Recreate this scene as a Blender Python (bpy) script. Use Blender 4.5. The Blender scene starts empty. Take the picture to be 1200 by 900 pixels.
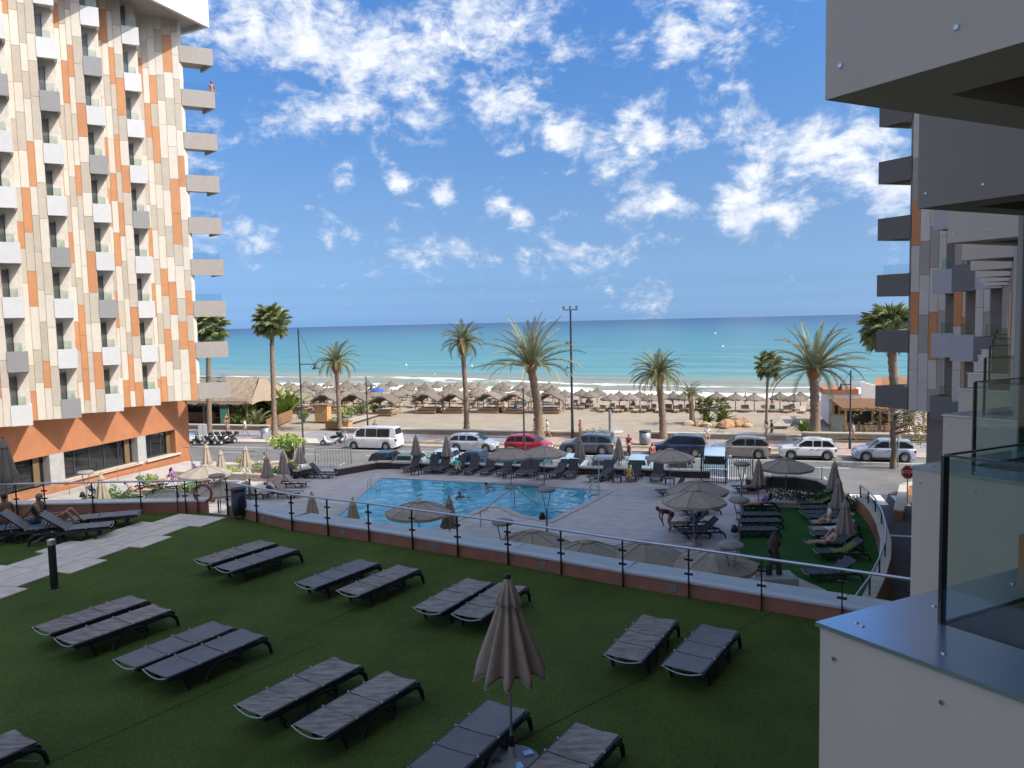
import bpy, math, random
from mathutils import Vector, Matrix
from math import radians as R, sin, cos, pi, sqrt, atan2
random.seed(7)
SC = bpy.context.scene
COL = SC.collection
CAMH = 10.9

# ------------------------------------------------------------------ camera
PITCH, ROLL = R(4.6), R(1.33)
cam = bpy.data.cameras.new('camera'); camo = bpy.data.objects.new('camera', cam); COL.objects.link(camo)
cam.sensor_width = 36; cam.lens = 27.0; cam.clip_start = .05; cam.clip_end = 60000
_f = Vector((0, cos(PITCH), -sin(PITCH))); _r = Vector((1, 0, 0)); _u = Vector((0, sin(PITCH), cos(PITCH)))
CR = _r * cos(ROLL) - _u * sin(ROLL); CU = _r * sin(ROLL) + _u * cos(ROLL)
camo.matrix_world = Matrix(((CR.x, CU.x, -_f.x, 0), (CR.y, CU.y, -_f.y, 0), (CR.z, CU.z, -_f.z, CAMH), (0, 0, 0, 1)))
SC.camera = camo

def ray(px, py): return _f + CR * ((px - 600) / 900) + CU * ((450 - py) / 900)
def gp(px, py, z=0.):                      # survey of the place: the spot at height z seen at photo pixel px, py
    d = ray(px, py); t = (z - CAMH) / d.z
    return Vector((d.x * t, d.y * t, z))

# ------------------------------------------------------------------ sky and sun
SUN_EL, SUN_AZ = R(45), R(113)            # azimuth from +Y clockwise
w = bpy.data.worlds.new('World'); SC.world = w; w.use_nodes = True
nt = w.node_tree; N = nt.nodes; L = nt.links; N.clear()
out = N.new('ShaderNodeOutputWorld'); bg = N.new('ShaderNodeBackground'); L.new(bg.outputs[0], out.inputs[0])
sky = N.new('ShaderNodeTexSky'); sky.sky_type = 'NISHITA'; sky.sun_disc = False
sky.sun_elevation = SUN_EL; sky.sun_rotation = SUN_AZ; sky.altitude = 0; sky.air_density = .7; sky.dust_density = 2.0; sky.ozone_density = 3.0
SKY_S = .15
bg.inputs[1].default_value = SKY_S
geo = N.new('ShaderNodeTexCoord')
sep = N.new('ShaderNodeSeparateXYZ'); L.new(geo.outputs['Generated'], sep.inputs[0])
def M2(op, a, b=None, c=None, clamp=False):
    n = N.new('ShaderNodeMath'); n.operation = op; n.use_clamp = clamp
    for i, x in enumerate((a, b, c)):
        if x is None: continue
        if isinstance(x, (int, float)): n.inputs[i].default_value = x
        else: L.new(x, n.inputs[i])
    return n.outputs[0]
zz = M2('ADD', M2('MAXIMUM', sep.outputs[2], 0.), .12)
cmb = N.new('ShaderNodeCombineXYZ')
L.new(M2('DIVIDE', sep.outputs[0], zz), cmb.inputs[0]); L.new(M2('DIVIDE', sep.outputs[1], zz), cmb.inputs[1])
def noise(vec, scale, detail, rough, dist=0.):
    n = N.new('ShaderNodeTexNoise'); n.inputs['Scale'].default_value = scale; n.inputs['Detail'].default_value = detail
    n.inputs['Roughness'].default_value = rough; n.inputs['Distortion'].default_value = dist; L.new(vec, n.inputs['Vector']); return n.outputs['Fac']
wv = N.new('ShaderNodeTexNoise'); wv.inputs['Scale'].default_value = 9; wv.inputs['Detail'].default_value = 3; L.new(geo.outputs['Generated'], wv.inputs['Vector'])
ws_ = N.new('ShaderNodeVectorMath'); ws_.operation = 'SCALE'; ws_.inputs['Scale'].default_value = .045; L.new(wv.outputs['Color'], ws_.inputs[0])
wa = N.new('ShaderNodeVectorMath'); wa.operation = 'ADD'; L.new(geo.outputs['Generated'], wa.inputs[0]); L.new(ws_.outputs[0], wa.inputs[1])
fm = N.new('ShaderNodeMapping'); fm.inputs['Scale'].default_value = (1, 1, 1.7); L.new(wa.outputs[0], fm.inputs[0])      # flattened, like cumulus seen from the side
cl1 = noise(fm.outputs[0], 9., 12, .62, .1)
cl2 = noise(fm.outputs[0], 38., 8, .64, .15)
cl3 = noise(geo.outputs['Generated'], 26., 4, .6, .1)
# cloud banks: (direction, angular radius, amount)
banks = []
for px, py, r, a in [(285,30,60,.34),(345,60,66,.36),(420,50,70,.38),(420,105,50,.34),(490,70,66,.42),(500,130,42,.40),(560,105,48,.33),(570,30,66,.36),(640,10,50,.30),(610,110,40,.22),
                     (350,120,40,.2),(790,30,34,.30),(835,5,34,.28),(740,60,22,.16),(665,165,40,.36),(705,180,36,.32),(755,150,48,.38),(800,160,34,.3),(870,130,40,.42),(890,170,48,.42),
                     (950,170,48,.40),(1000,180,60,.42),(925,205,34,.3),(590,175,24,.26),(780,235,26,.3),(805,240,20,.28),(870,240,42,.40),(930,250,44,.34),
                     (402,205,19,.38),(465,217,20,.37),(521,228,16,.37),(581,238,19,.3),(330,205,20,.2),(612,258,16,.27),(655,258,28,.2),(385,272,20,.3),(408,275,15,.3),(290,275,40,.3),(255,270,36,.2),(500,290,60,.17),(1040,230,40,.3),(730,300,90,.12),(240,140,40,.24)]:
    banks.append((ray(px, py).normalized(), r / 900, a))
for k in range(105):                       # unseen cumulus added beyond the frame, whitening the light in the shade
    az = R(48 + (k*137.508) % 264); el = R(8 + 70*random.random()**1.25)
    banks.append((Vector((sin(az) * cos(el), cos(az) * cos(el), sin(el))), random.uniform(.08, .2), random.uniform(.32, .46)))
acc = None
for d, r, a in banks:
    vd = N.new('ShaderNodeVectorMath'); vd.operation = 'DISTANCE'; L.new(geo.outputs['Generated'], vd.inputs[0]); vd.inputs[1].default_value = d
    m = N.new('ShaderNodeMapRange'); m.interpolation_type = 'SMOOTHSTEP'; L.new(vd.outputs['Value'], m.inputs[0])
    m.inputs[1].default_value = 0; m.inputs[2].default_value = r * 1.45; m.inputs[3].default_value = a; m.inputs[4].default_value = 0
    acc = m.outputs[0] if acc is None else M2('MAXIMUM', acc, m.outputs[0])
dens = M2('ADD', M2('ADD', M2('MULTIPLY', M2('SUBTRACT', cl1, .5), 1.55), M2('MULTIPLY', M2('SUBTRACT', cl2, .5), .85)), M2('MULTIPLY', acc, 1.12))
cov = N.new('ShaderNodeMapRange'); cov.interpolation_type = 'SMOOTHSTEP'; L.new(dens, cov.inputs[0])
cov.inputs[1].default_value = .09; cov.inputs[2].default_value = .52; cov.inputs[3].default_value = 0; cov.inputs[4].default_value = .93
thin = N.new('ShaderNodeMapRange'); L.new(M2('ADD', dens, M2('MULTIPLY', M2('SUBTRACT', cl3, .5), 1.6)), thin.inputs[0]); thin.inputs[1].default_value = .12; thin.inputs[2].default_value = .62; thin.inputs[3].default_value = 0; thin.inputs[4].default_value = 1
ccol = N.new('ShaderNodeMix'); ccol.data_type = 'RGBA'; L.new(thin.outputs[0], ccol.inputs['Factor'])
ccol.inputs['A'].default_value = (1.75, 2.0, 2.5, 1); ccol.inputs['B'].default_value = (2.75, 2.82, 2.95, 1)
# sky tint: colour graded by height, whitened round the sun
tint = N.new('ShaderNodeMix'); tint.data_type = 'RGBA'; tint.blend_type = 'MULTIPLY'; tint.inputs['Factor'].default_value = 1
L.new(sky.outputs[0], tint.inputs['A'])
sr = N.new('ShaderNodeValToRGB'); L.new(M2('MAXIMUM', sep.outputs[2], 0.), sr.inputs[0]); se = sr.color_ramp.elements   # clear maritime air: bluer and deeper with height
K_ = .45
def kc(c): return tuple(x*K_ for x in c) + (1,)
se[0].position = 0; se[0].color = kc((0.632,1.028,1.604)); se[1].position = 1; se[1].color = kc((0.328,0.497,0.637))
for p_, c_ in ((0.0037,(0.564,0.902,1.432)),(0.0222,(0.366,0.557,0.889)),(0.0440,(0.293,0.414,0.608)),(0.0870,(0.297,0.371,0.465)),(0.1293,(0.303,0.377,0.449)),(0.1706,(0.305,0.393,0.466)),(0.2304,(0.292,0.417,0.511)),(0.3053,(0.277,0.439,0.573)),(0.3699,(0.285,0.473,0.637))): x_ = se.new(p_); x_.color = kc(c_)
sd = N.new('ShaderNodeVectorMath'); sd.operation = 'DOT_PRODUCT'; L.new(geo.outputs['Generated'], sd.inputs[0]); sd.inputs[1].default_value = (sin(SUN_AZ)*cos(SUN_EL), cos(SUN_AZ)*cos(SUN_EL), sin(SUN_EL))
au = N.new('ShaderNodeMapRange'); au.interpolation_type = 'SMOOTHSTEP'; L.new(sd.outputs['Value'], au.inputs[0]); au.inputs[1].default_value = .40; au.inputs[2].default_value = .85   # added out of view: sky whitened round the sun, lifting the shade
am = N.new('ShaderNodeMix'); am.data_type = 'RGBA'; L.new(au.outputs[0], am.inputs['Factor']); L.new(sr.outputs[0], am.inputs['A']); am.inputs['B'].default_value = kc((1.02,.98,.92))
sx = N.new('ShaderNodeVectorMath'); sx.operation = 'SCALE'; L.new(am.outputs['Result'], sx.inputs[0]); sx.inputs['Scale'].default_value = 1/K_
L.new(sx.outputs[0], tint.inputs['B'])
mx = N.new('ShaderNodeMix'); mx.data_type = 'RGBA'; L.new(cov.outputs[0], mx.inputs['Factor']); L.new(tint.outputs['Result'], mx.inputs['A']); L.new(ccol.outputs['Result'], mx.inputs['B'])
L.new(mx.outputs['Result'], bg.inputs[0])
sl = bpy.data.lights.new('sun', 'SUN'); sl.energy = 2.0; sl.angle = R(.53); sl.color = (1, .95, .87)
so = bpy.data.objects.new('sun', sl); COL.objects.link(so)
SUNDIR = Vector((sin(SUN_AZ) * cos(SUN_EL), cos(SUN_AZ) * cos(SUN_EL), sin(SUN_EL)))
so.rotation_euler = SUNDIR.to_track_quat('Z', 'Y').to_euler(); so.location = (40, -30, 60)
SC.view_settings.view_transform = 'Standard'; SC.view_settings.look = 'None'; SC.view_settings.gamma = 1
SC.view_settings.use_curve_mapping = False; SC.view_settings.exposure = 1.35

# ------------------------------------------------------------------ materials
def mat(name, col, rough=.6, metal=0, var=.12, vscale=3., bump=0., bscale=40., rand=0., spec=.5, trans=0., alpha=1., col2=None, coat=0., stretch=None, ior=1.45, detail=4, coord='pos'):
    m = bpy.data.materials.new(name); m.use_nodes = True
    t = m.node_tree; n = t.nodes; l = t.links; b = n['Principled BSDF']
    b.inputs['Roughness'].default_value = rough; b.inputs['Metallic'].default_value = metal
    b.inputs['Specular IOR Level'].default_value = spec; b.inputs['Transmission Weight'].default_value = trans
    b.inputs['Alpha'].default_value = alpha; b.inputs['Coat Weight'].default_value = coat; b.inputs['IOR'].default_value = ior
    c = (*col, 1) if len(col) == 3 else col
    if coord == 'pos': src = n.new('ShaderNodeNewGeometry').outputs['Position']
    else: src = n.new('ShaderNodeTexCoord').outputs['Object']
    if stretch:
        mp = n.new('ShaderNodeMapping'); mp.inputs['Scale'].default_value = stretch; l.new(src, mp.inputs[0]); src = mp.outputs[0]
    last = None
    if var > 0:
        nz = n.new('ShaderNodeTexNoise'); nz.inputs['Scale'].default_value = vscale; nz.inputs['Detail'].default_value = detail; nz.inputs['Roughness'].default_value = .6; l.new(src, nz.inputs['Vector'])
        mr = n.new('ShaderNodeMapRange'); l.new(nz.outputs['Fac'], mr.inputs[0]); mr.inputs[1].default_value = .3; mr.inputs[2].default_value = .7
        mi = n.new('ShaderNodeMix'); mi.data_type = 'RGBA'; l.new(mr.outputs[0], mi.inputs['Factor'])
        if col2 is None:
            mi.inputs['A'].default_value = tuple(x * (1 - var) for x in c[:3]) + (1,); mi.inputs['B'].default_value = tuple(min(1, x * (1 + var)) for x in c[:3]) + (1,)
        else:
            mi.inputs['A'].default_value = c; mi.inputs['B'].default_value = (*col2, 1)
        last = mi.outputs['Result']
    if rand > 0:
        oi = n.new('ShaderNodeObjectInfo'); mr = n.new('ShaderNodeMapRange'); l.new(oi.outputs['Random'], mr.inputs[0]); mr.inputs[3].default_value = 1 - rand; mr.inputs[4].default_value = 1 + rand
        hs = n.new('ShaderNodeHueSaturation'); l.new(mr.outputs[0], hs.inputs['Value'])
        if last: l.new(last, hs.inputs['Color'])
        else: hs.inputs['Color'].default_value = c
        last = hs.outputs[0]
    if last: l.new(last, b.inputs['Base Color'])
    else: b.inputs['Base Color'].default_value = c
    if bump > 0:
        nz = n.new('ShaderNodeTexNoise'); nz.inputs['Scale'].default_value = bscale; nz.inputs['Detail'].default_value = 5; l.new(src, nz.inputs['Vector'])
        bp = n.new('ShaderNodeBump'); bp.inputs['Strength'].default_value = bump; bp.inputs['Distance'].default_value = .02; l.new(nz.outputs['Fac'], bp.inputs['Height']); l.new(bp.outputs[0], b.inputs['Normal'])
    return m
def glass_mat(name, tint, refl=.5, rough=.0, density=.75):
    m = bpy.data.materials.new(name); m.use_nodes = True; t = m.node_tree; n = t.nodes; l = t.links; n.clear()
    o = n.new('ShaderNodeOutputMaterial'); tr = n.new('ShaderNodeBsdfTransparent'); tr.inputs[0].default_value = (*tint, 1)
    g = n.new('ShaderNodeBsdfGlossy'); g.inputs['Roughness'].default_value = rough; g.inputs[0].default_value = (.9, .95, .95, 1)
    lw = n.new('ShaderNodeLayerWeight'); lw.inputs[0].default_value = .5; pw_ = n.new('ShaderNodeMath'); pw_.operation = 'POWER'; l.new(lw.outputs['Facing'], pw_.inputs[0]); pw_.inputs[1].default_value = 4.; ma = n.new('ShaderNodeMath'); ma.operation = 'MULTIPLY_ADD'; l.new(pw_.outputs[0], ma.inputs[0]); ma.inputs[1].default_value = min(.9, refl*2.6); ma.inputs[2].default_value = .035
    mx = n.new('ShaderNodeMixShader'); l.new(ma.outputs[0], mx.inputs[0]); l.new(tr.outputs[0], mx.inputs[1]); l.new(g.outputs[0], mx.inputs[2]); l.new(mx.outputs[0], o.inputs[0])
    return m

# ------------------------------------------------------------------ mesh builder and object helpers
class MB:
    def __init__(s): s.v = []; s.f = []; s.m = []; s.s = []
    def add(s, vs, fs, mi=0, smooth=False):
        o = len(s.v); s.v += [tuple(v) for v in vs]
        for f in fs: s.f.append(tuple(i + o for i in f)); s.m.append(mi); s.s.append(smooth)
        return s
    def box(s, x0, x1, y0, y1, z0, z1, mi=0):
        return s.add([(x0,y0,z0),(x1,y0,z0),(x1,y1,z0),(x0,y1,z0),(x0,y0,z1),(x1,y0,z1),(x1,y1,z1),(x0,y1,z1)],
              [(3,2,1,0),(4,5,6,7),(0,1,5,4),(1,2,6,5),(2,3,7,6),(3,0,4,7)], mi)
    def cbox(s, c, sz, mi=0): return s.box(c[0]-sz[0]/2, c[0]+sz[0]/2, c[1]-sz[1]/2, c[1]+sz[1]/2, c[2]-sz[2]/2, c[2]+sz[2]/2, mi)
    def beam(s, p, q, w, h, mi=0, up=(0,0,1)):
        p = Vector(p); q = Vector(q); d = (q - p).normalized(); a = d.cross(Vector(up))
        if a.length < 1e-4: a = d.cross(Vector((0,1,0)))
        a.normalize(); b = a.cross(d).normalized(); a *= w/2; b *= h/2
        return s.add([p-a-b,p+a-b,p+a+b,p-a+b,q-a-b,q+a-b,q+a+b,q-a+b], [(0,1,2,3),(7,6,5,4),(4,5,1,0),(5,6,2,1),(6,7,3,2),(7,4,0,3)], mi)
    def tube(s, pts, r, n=8, mi=0, smooth=True, cap=True):
        pts = [Vector(p) for p in pts]; k = len(pts); rs = r if isinstance(r, (list, tuple)) else [r]*k; vs = []; prev = None
        for i, p in enumerate(pts):
            d = (pts[min(i+1,k-1)] - pts[max(i-1,0)]).normalized()
            if prev is None:
                a = d.cross(Vector((0,0,1)))
                if a.length < 1e-3: a = d.cross(Vector((0,1,0)))
            else: a = prev - d * prev.dot(d)
            a.normalize(); prev = a; b = d.cross(a)
            for j in range(n):
                t = 2*pi*j/n; vs.append(p + (a*cos(t) + b*sin(t)) * rs[i])
        fs = [(i*n+j, i*n+(j+1)%n, (i+1)*n+(j+1)%n, (i+1)*n+j) for i in range(k-1) for j in range(n)]
        s.add(vs, fs, mi, smooth)
        if cap: s.add(vs[:n], [tuple(range(n-1,-1,-1))], mi); s.add(vs[-n:], [tuple(range(n))], mi)
        return s
    def lathe(s, prof, n=16, mi=0, c=(0,0,0), smooth=True, lobes=0, amp=0., ph=0.):
        vs = []
        for r, z in prof:
            for j in range(n):
                t = 2*pi*j/n + ph; k = 1 + (amp*cos(lobes*t) if lobes else 0); vs.append((c[0]+r*k*cos(t), c[1]+r*k*sin(t), c[2]+z))
        return s.add(vs, [(i*n+j, i*n+(j+1)%n, (i+1)*n+(j+1)%n, (i+1)*n+j) for i in range(len(prof)-1) for j in range(n)], mi, smooth)
    def ball(s, c, r, n=10, mi=0, sc=(1,1,1)):
        k = n//2+1
        prof = [(max(1e-4, sin(pi*i/k)), -cos(pi*i/k)) for i in range(k+1)]; vs = []
        for a, z in prof:
            for j in range(n): t = 2*pi*j/n; vs.append((c[0]+r*sc[0]*a*cos(t), c[1]+r*sc[1]*a*sin(t), c[2]+r*sc[2]*z))
        return s.add(vs, [(i*n+j, i*n+(j+1)%n, (i+1)*n+(j+1)%n, (i+1)*n+j) for i in range(k) for j in range(n)], mi, True)
    def prism(s, poly, z0, z1, mi=0, top=None):
        n = len(poly); P = [(p[0], p[1]) for p in poly]
        if sum(P[i][0]*P[(i+1)%n][1] - P[(i+1)%n][0]*P[i][1] for i in range(n)) < 0: P = P[::-1]
        vs = [(x,y,z0) for x,y in P] + [(x,y,z1) for x,y in P]
        s.add(vs, [tuple(range(n-1,-1,-1))] + [(i,(i+1)%n,n+(i+1)%n,n+i) for i in range(n)], mi)
        return s.add(vs[n:], [tuple(range(n))], mi if top is None else top)
    def quad(s, a, b, c, d, mi=0): return s.add([a,b,c,d], [(0,1,2,3)], mi)
    def build(s, name, mats, parent=None, world=False, kind=None, bev=0):
        me = bpy.data.meshes.new(name); v = s.v
        if world and parent is not None:
            o = parent.location; v = [(a[0]-o.x, a[1]-o.y, a[2]-o.z) for a in v]
        me.from_pydata(v, [], s.f)
        for x in (mats if isinstance(mats, (list, tuple)) else [mats]): me.materials.append(x)
        me.polygons.foreach_set('material_index', s.m); me.polygons.foreach_set('use_smooth', s.s); me.update()
        ob = bpy.data.objects.new(name, me); COL.objects.link(ob)
        if parent is not None: ob.parent = parent
        if kind: ob['kind'] = kind
        if bev:
            b = ob.modifiers.new('bevel', 'BEVEL'); b.width = bev; b.segments = 2; b.limit_method = 'ANGLE'
        return ob
def tag(o, label, cat, group=None):
    o['label'] = label; o['category'] = cat
    if group: o['group'] = group
    return o
def thing(name, label, cat, loc=(0,0,0), rz=0, group=None):
    o = bpy.data.objects.new(name, None); COL.objects.link(o); o.location = loc; o.rotation_euler = (0,0,rz); o.empty_display_size = .2
    return tag(o, label, cat, group)
def copy_tree(o, parent=None):
    c = o.copy(); COL.objects.link(c)
    if parent is not None: c.parent = parent
    for ch in o.children: copy_tree(ch, c)
    return c
def place(proto, used, loc, rz, label=None, group=None, scale=None):
    o = proto if proto.name not in used else copy_tree(proto)
    used.add(proto.name); o.location = loc; o.rotation_euler = (0,0,rz)
    if label: o['label'] = label
    if group: o['group'] = group
    if scale: o.scale = (scale,)*3
    return o
USED = set()
ORD = 'first second third fourth fifth sixth seventh eighth ninth tenth eleventh twelfth thirteenth fourteenth fifteenth sixteenth seventeenth eighteenth'.split()
# street frame: u along the street (to the right), v towards the sea
TH = R(15.5); UX = Vector((cos(TH), -sin(TH), 0)); VX = Vector((sin(TH), cos(TH), 0))
def S(u, v, z=0.): return UX*u + VX*v + Vector((0,0,z))
RZ = -TH
def uv_of(p): return p.dot(UX), p.dot(VX)

M = {}
def dm(k, *a, **kw): M[k] = mat(k, *a, **kw)
dm('anthracite', (.035,.038,.045), .45, var=.1); dm('black', (.015,.015,.017), .4, var=0); dm('dark_metal', (.045,.045,.05), .35, .6, var=.1)
dm('steel', (.62,.64,.66), .25, .9, var=.05); dm('white', (.78,.78,.76), .5, var=.04); dm('grey_pole', (.25,.26,.27), .45, .3)
dm('terracotta', (.40,.165,.075), .75, var=.1, vscale=1.2, bump=.1, bscale=60); dm('plinth_terra', (.38,.155,.10), .7, var=.16, vscale=2.2, bump=.12)
dm('cream_stone', (.54,.48,.40), .7, var=.08, vscale=4); dm('grey_stone', (.36,.36,.35), .7, var=.12, vscale=3, bump=.1)
dm('wood', (.28,.15,.07), .6, var=.3, vscale=6, stretch=(1,1,8)); dm('wood_light', (.45,.27,.12), .6, var=.25, vscale=5)
dm('thatch', (.175,.145,.115), .95, var=.4, vscale=9, bump=.8, bscale=30, rand=.18, detail=6); dm('thatch_light', (.28,.22,.155), .95, var=.3, vscale=7, bump=.8, bscale=26)
dm('skin', (.42,.24,.16), .5, var=.06, spec=.4); dm('skin_tan', (.27,.13,.08), .5, var=.06); dm('skin_pink', (.50,.29,.21), .5, var=.05)
dm('hair', (.03,.022,.018), .6, var=.2); dm('hair_grey', (.25,.23,.21), .6, var=.2)
dm('parasol', (.30,.26,.225), .85, var=.06, vscale=6, bump=.15, bscale=90, rand=.06); dm('parasol_beige', (.41,.335,.25), .85, var=.06, vscale=6, rand=.06)
dm('parasol_taupe', (.42,.32,.26), .85, var=.09, vscale=9, bump=.25, bscale=120)
GL_CLEAR = glass_mat('clear_glass', (.93,.97,.96), .12); GL_GREEN = glass_mat('green_glass', (.72,.84,.80), .2); GL_NEAR = glass_mat('balcony_glass', (.90,.945,.93), .16)
GL_BLUE = glass_mat('blue_glass', (.72,.86,.92), .3)
dm('window_dark', (.012,.014,.016), .04, var=0, spec=.8); dm('interior_dark', (.03,.028,.026), .8, var=.2)
# ================================================================== SETTING
def sheet(name, poly, z, m, kind='structure'):
    b = MB(); b.add([(p[0], p[1], z) for p in poly], [tuple(range(len(poly)))]); a = b.v
    if sum(a[i][0]*a[(i+1)%len(a)][1]-a[(i+1)%len(a)][0]*a[i][1] for i in range(len(a))) < 0: b.f[0] = b.f[0][::-1]
    return b.build(name, m, kind=kind)
def strip(name, u0, u1, v0, v1, z, m): return sheet(name, [S(u0,v0), S(u1,v0), S(u1,v1), S(u0,v1)], z, m)
dm('asphalt', (.165,.16,.152), .85, var=.22, vscale=.35, bump=.25, bscale=60, detail=8); dm('asphalt_dark', (.085,.083,.083), .85, var=.2, vscale=.8, bump=.25, bscale=60)
dm('earth', (.22,.18,.13), .95, var=.3, vscale=.5); dm('paint_white', (.7,.7,.68), .7, var=.25, vscale=4)
dm('promenade_pink', (.39,.29,.245), .8, var=.22, vscale=.9, bump=.15); dm('promenade_grey', (.27,.255,.27), .8, var=.2, vscale=1.1); dm('kerb', (.45,.43,.40), .8, var=.15)
dm('verge', (.16,.15,.06), .95, var=.45, vscale=1.6, bump=.6)
strip('ground', -900, 900, -900, 69.9, -.08, M['earth'])
strip('road', -300, 300, 50.0, 62.95, 0, M['asphalt'])
strip('side_road', 3.0, 24, 24, 50.0, -.01, M['asphalt_dark'])
# painted markings
for u0 in range(-120, 90, 7): strip('lane_marking', u0, u0+2.6, 58.15, 58.27, .006, M['paint_white'])
for i in range(-14, 4): strip('parking_line', -1.2+i*2.55, -1.1+i*2.55, 50.4, 54.9, .006, M['paint_white'])
strip('parking_line', -200, 100, 60.72, 60.84, .006, M['paint_white'])
for i in range(6): strip('crossing_stripe', 5.0+i*1.15, 5.6+i*1.15, 47.2, 49.8, .006, M['paint_white'])
strip('stop_line', 5.5, 11.5, 40.5, 40.8, .006, M['paint_white'])
# kerbs, verge, promenade
b = MB()
for i in range(-110, 60): b.add([*(S(i*2+.01, 62.95, -.02),S(i*2+1.99,62.95,-.02),S(i*2+1.99,63.2,-.02),S(i*2+.01,63.2,-.02)), *(S(i*2+.01,62.95,.13),S(i*2+1.99,62.95,.13),S(i*2+1.99,63.2,.13),S(i*2+.01,63.2,.13))], [(4,5,6,7),(0,1,5,4),(1,2,6,5),(3,0,4,7),(2,3,7,6)])
b.build('kerb', M['kerb'], kind='structure')
strip('pavement', -300, 300, 63.2, 64.2, .12, M['promenade_pink'])
strip('grass_verge', -34, 5.5, 64.2, 65.2, .118, M['verge']); strip('pavement', -300, -34, 64.2, 65.2, .12, M['promenade_pink']); strip('pavement', 5.5, 300, 64.2, 65.2, .12, M['promenade_pink'])
strip('promenade', -300, 300, 65.2, 69.9, .12, M['promenade_grey'])
for u0 in range(-90, 60, 9): strip('paving_band', u0, u0+4.2, 65.3, 69.8, .125, M['promenade_pink'])
sheet('paving_band', [S(-47,62.98), S(-36,62.98), S(-38,66), S(-43,66.6)], .13, M['cream_stone'])

# beach and sea. distance to the shoreline
SHA = Vector((-33.4, 149.7, 0)); SHB = Vector((42.2, 108.0, 0)); SHD = (SHB-SHA).normalized(); SHN = Vector((-SHD.y, SHD.x, 0))
if SHN.y < 0: SHN = -SHN
def shore(p): return (Vector((p[0], p[1], 0)) - SHA).dot(SHN)
SEA_Z = -1.2
def beach_z(p):
    d = -shore(p)                      # metres landward of the water line
    t = max(-1, min(1, d/34)); return SEA_Z + 1.05*(t if t < 0 else (1-(1-t)**2))*1.0 + (.0 if d < 0 else 0)
b = MB(); us = [-400,-250,-160]+list(range(-120,81,4))+[120,200,400]; vs = [69.9, 72, 75]+list(range(78,150,4))+[156,165,180,210]
for v in vs:
    for u_ in us:
        p = S(u_, v); b.v.append((p.x, p.y, beach_z(p) + (.05*sin(u_*.7+v*.9)*cos(v*.5-u_*.3) if v > 72 else 0)))
nu = len(us)
for j in range(len(vs)-1):
    for i in range(nu-1): b.f.append((j*nu+i, j*nu+i+1, (j+1)*nu+i+1, (j+1)*nu+i)); b.m.append(0); b.s.append(True)
def sand_mat():
    m = mat('sand', (.315,.265,.20), .95, var=.14, vscale=.45, bump=.9, bscale=3.5, detail=8); t = m.node_tree; n = t.nodes; l = t.links
    g = n.new('ShaderNodeNewGeometry'); vd = n.new('ShaderNodeVectorMath'); vd.operation = 'DOT_PRODUCT'; l.new(g.outputs['Position'], vd.inputs[0]); vd.inputs[1].default_value = SHN
    mr = n.new('ShaderNodeMapRange'); l.new(vd.outputs['Value'], mr.inputs[0]); k = SHA.dot(SHN); mr.inputs[1].default_value = k-7; mr.inputs[2].default_value = k-2   # wet sand at the water's edge
    mi = n.new('ShaderNodeMix'); mi.data_type = 'RGBA'; pb = n['Principled BSDF']; old = pb.inputs['Base Color'].links[0].from_socket
    l.new(mr.outputs[0], mi.inputs['Factor']); l.new(old, mi.inputs['A']); mi.inputs['B'].default_value = (.24,.19,.13,1); l.new(mi.outputs['Result'], pb.inputs['Base Color']); return m
b.build('beach', sand_mat(), kind='structure')

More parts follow.
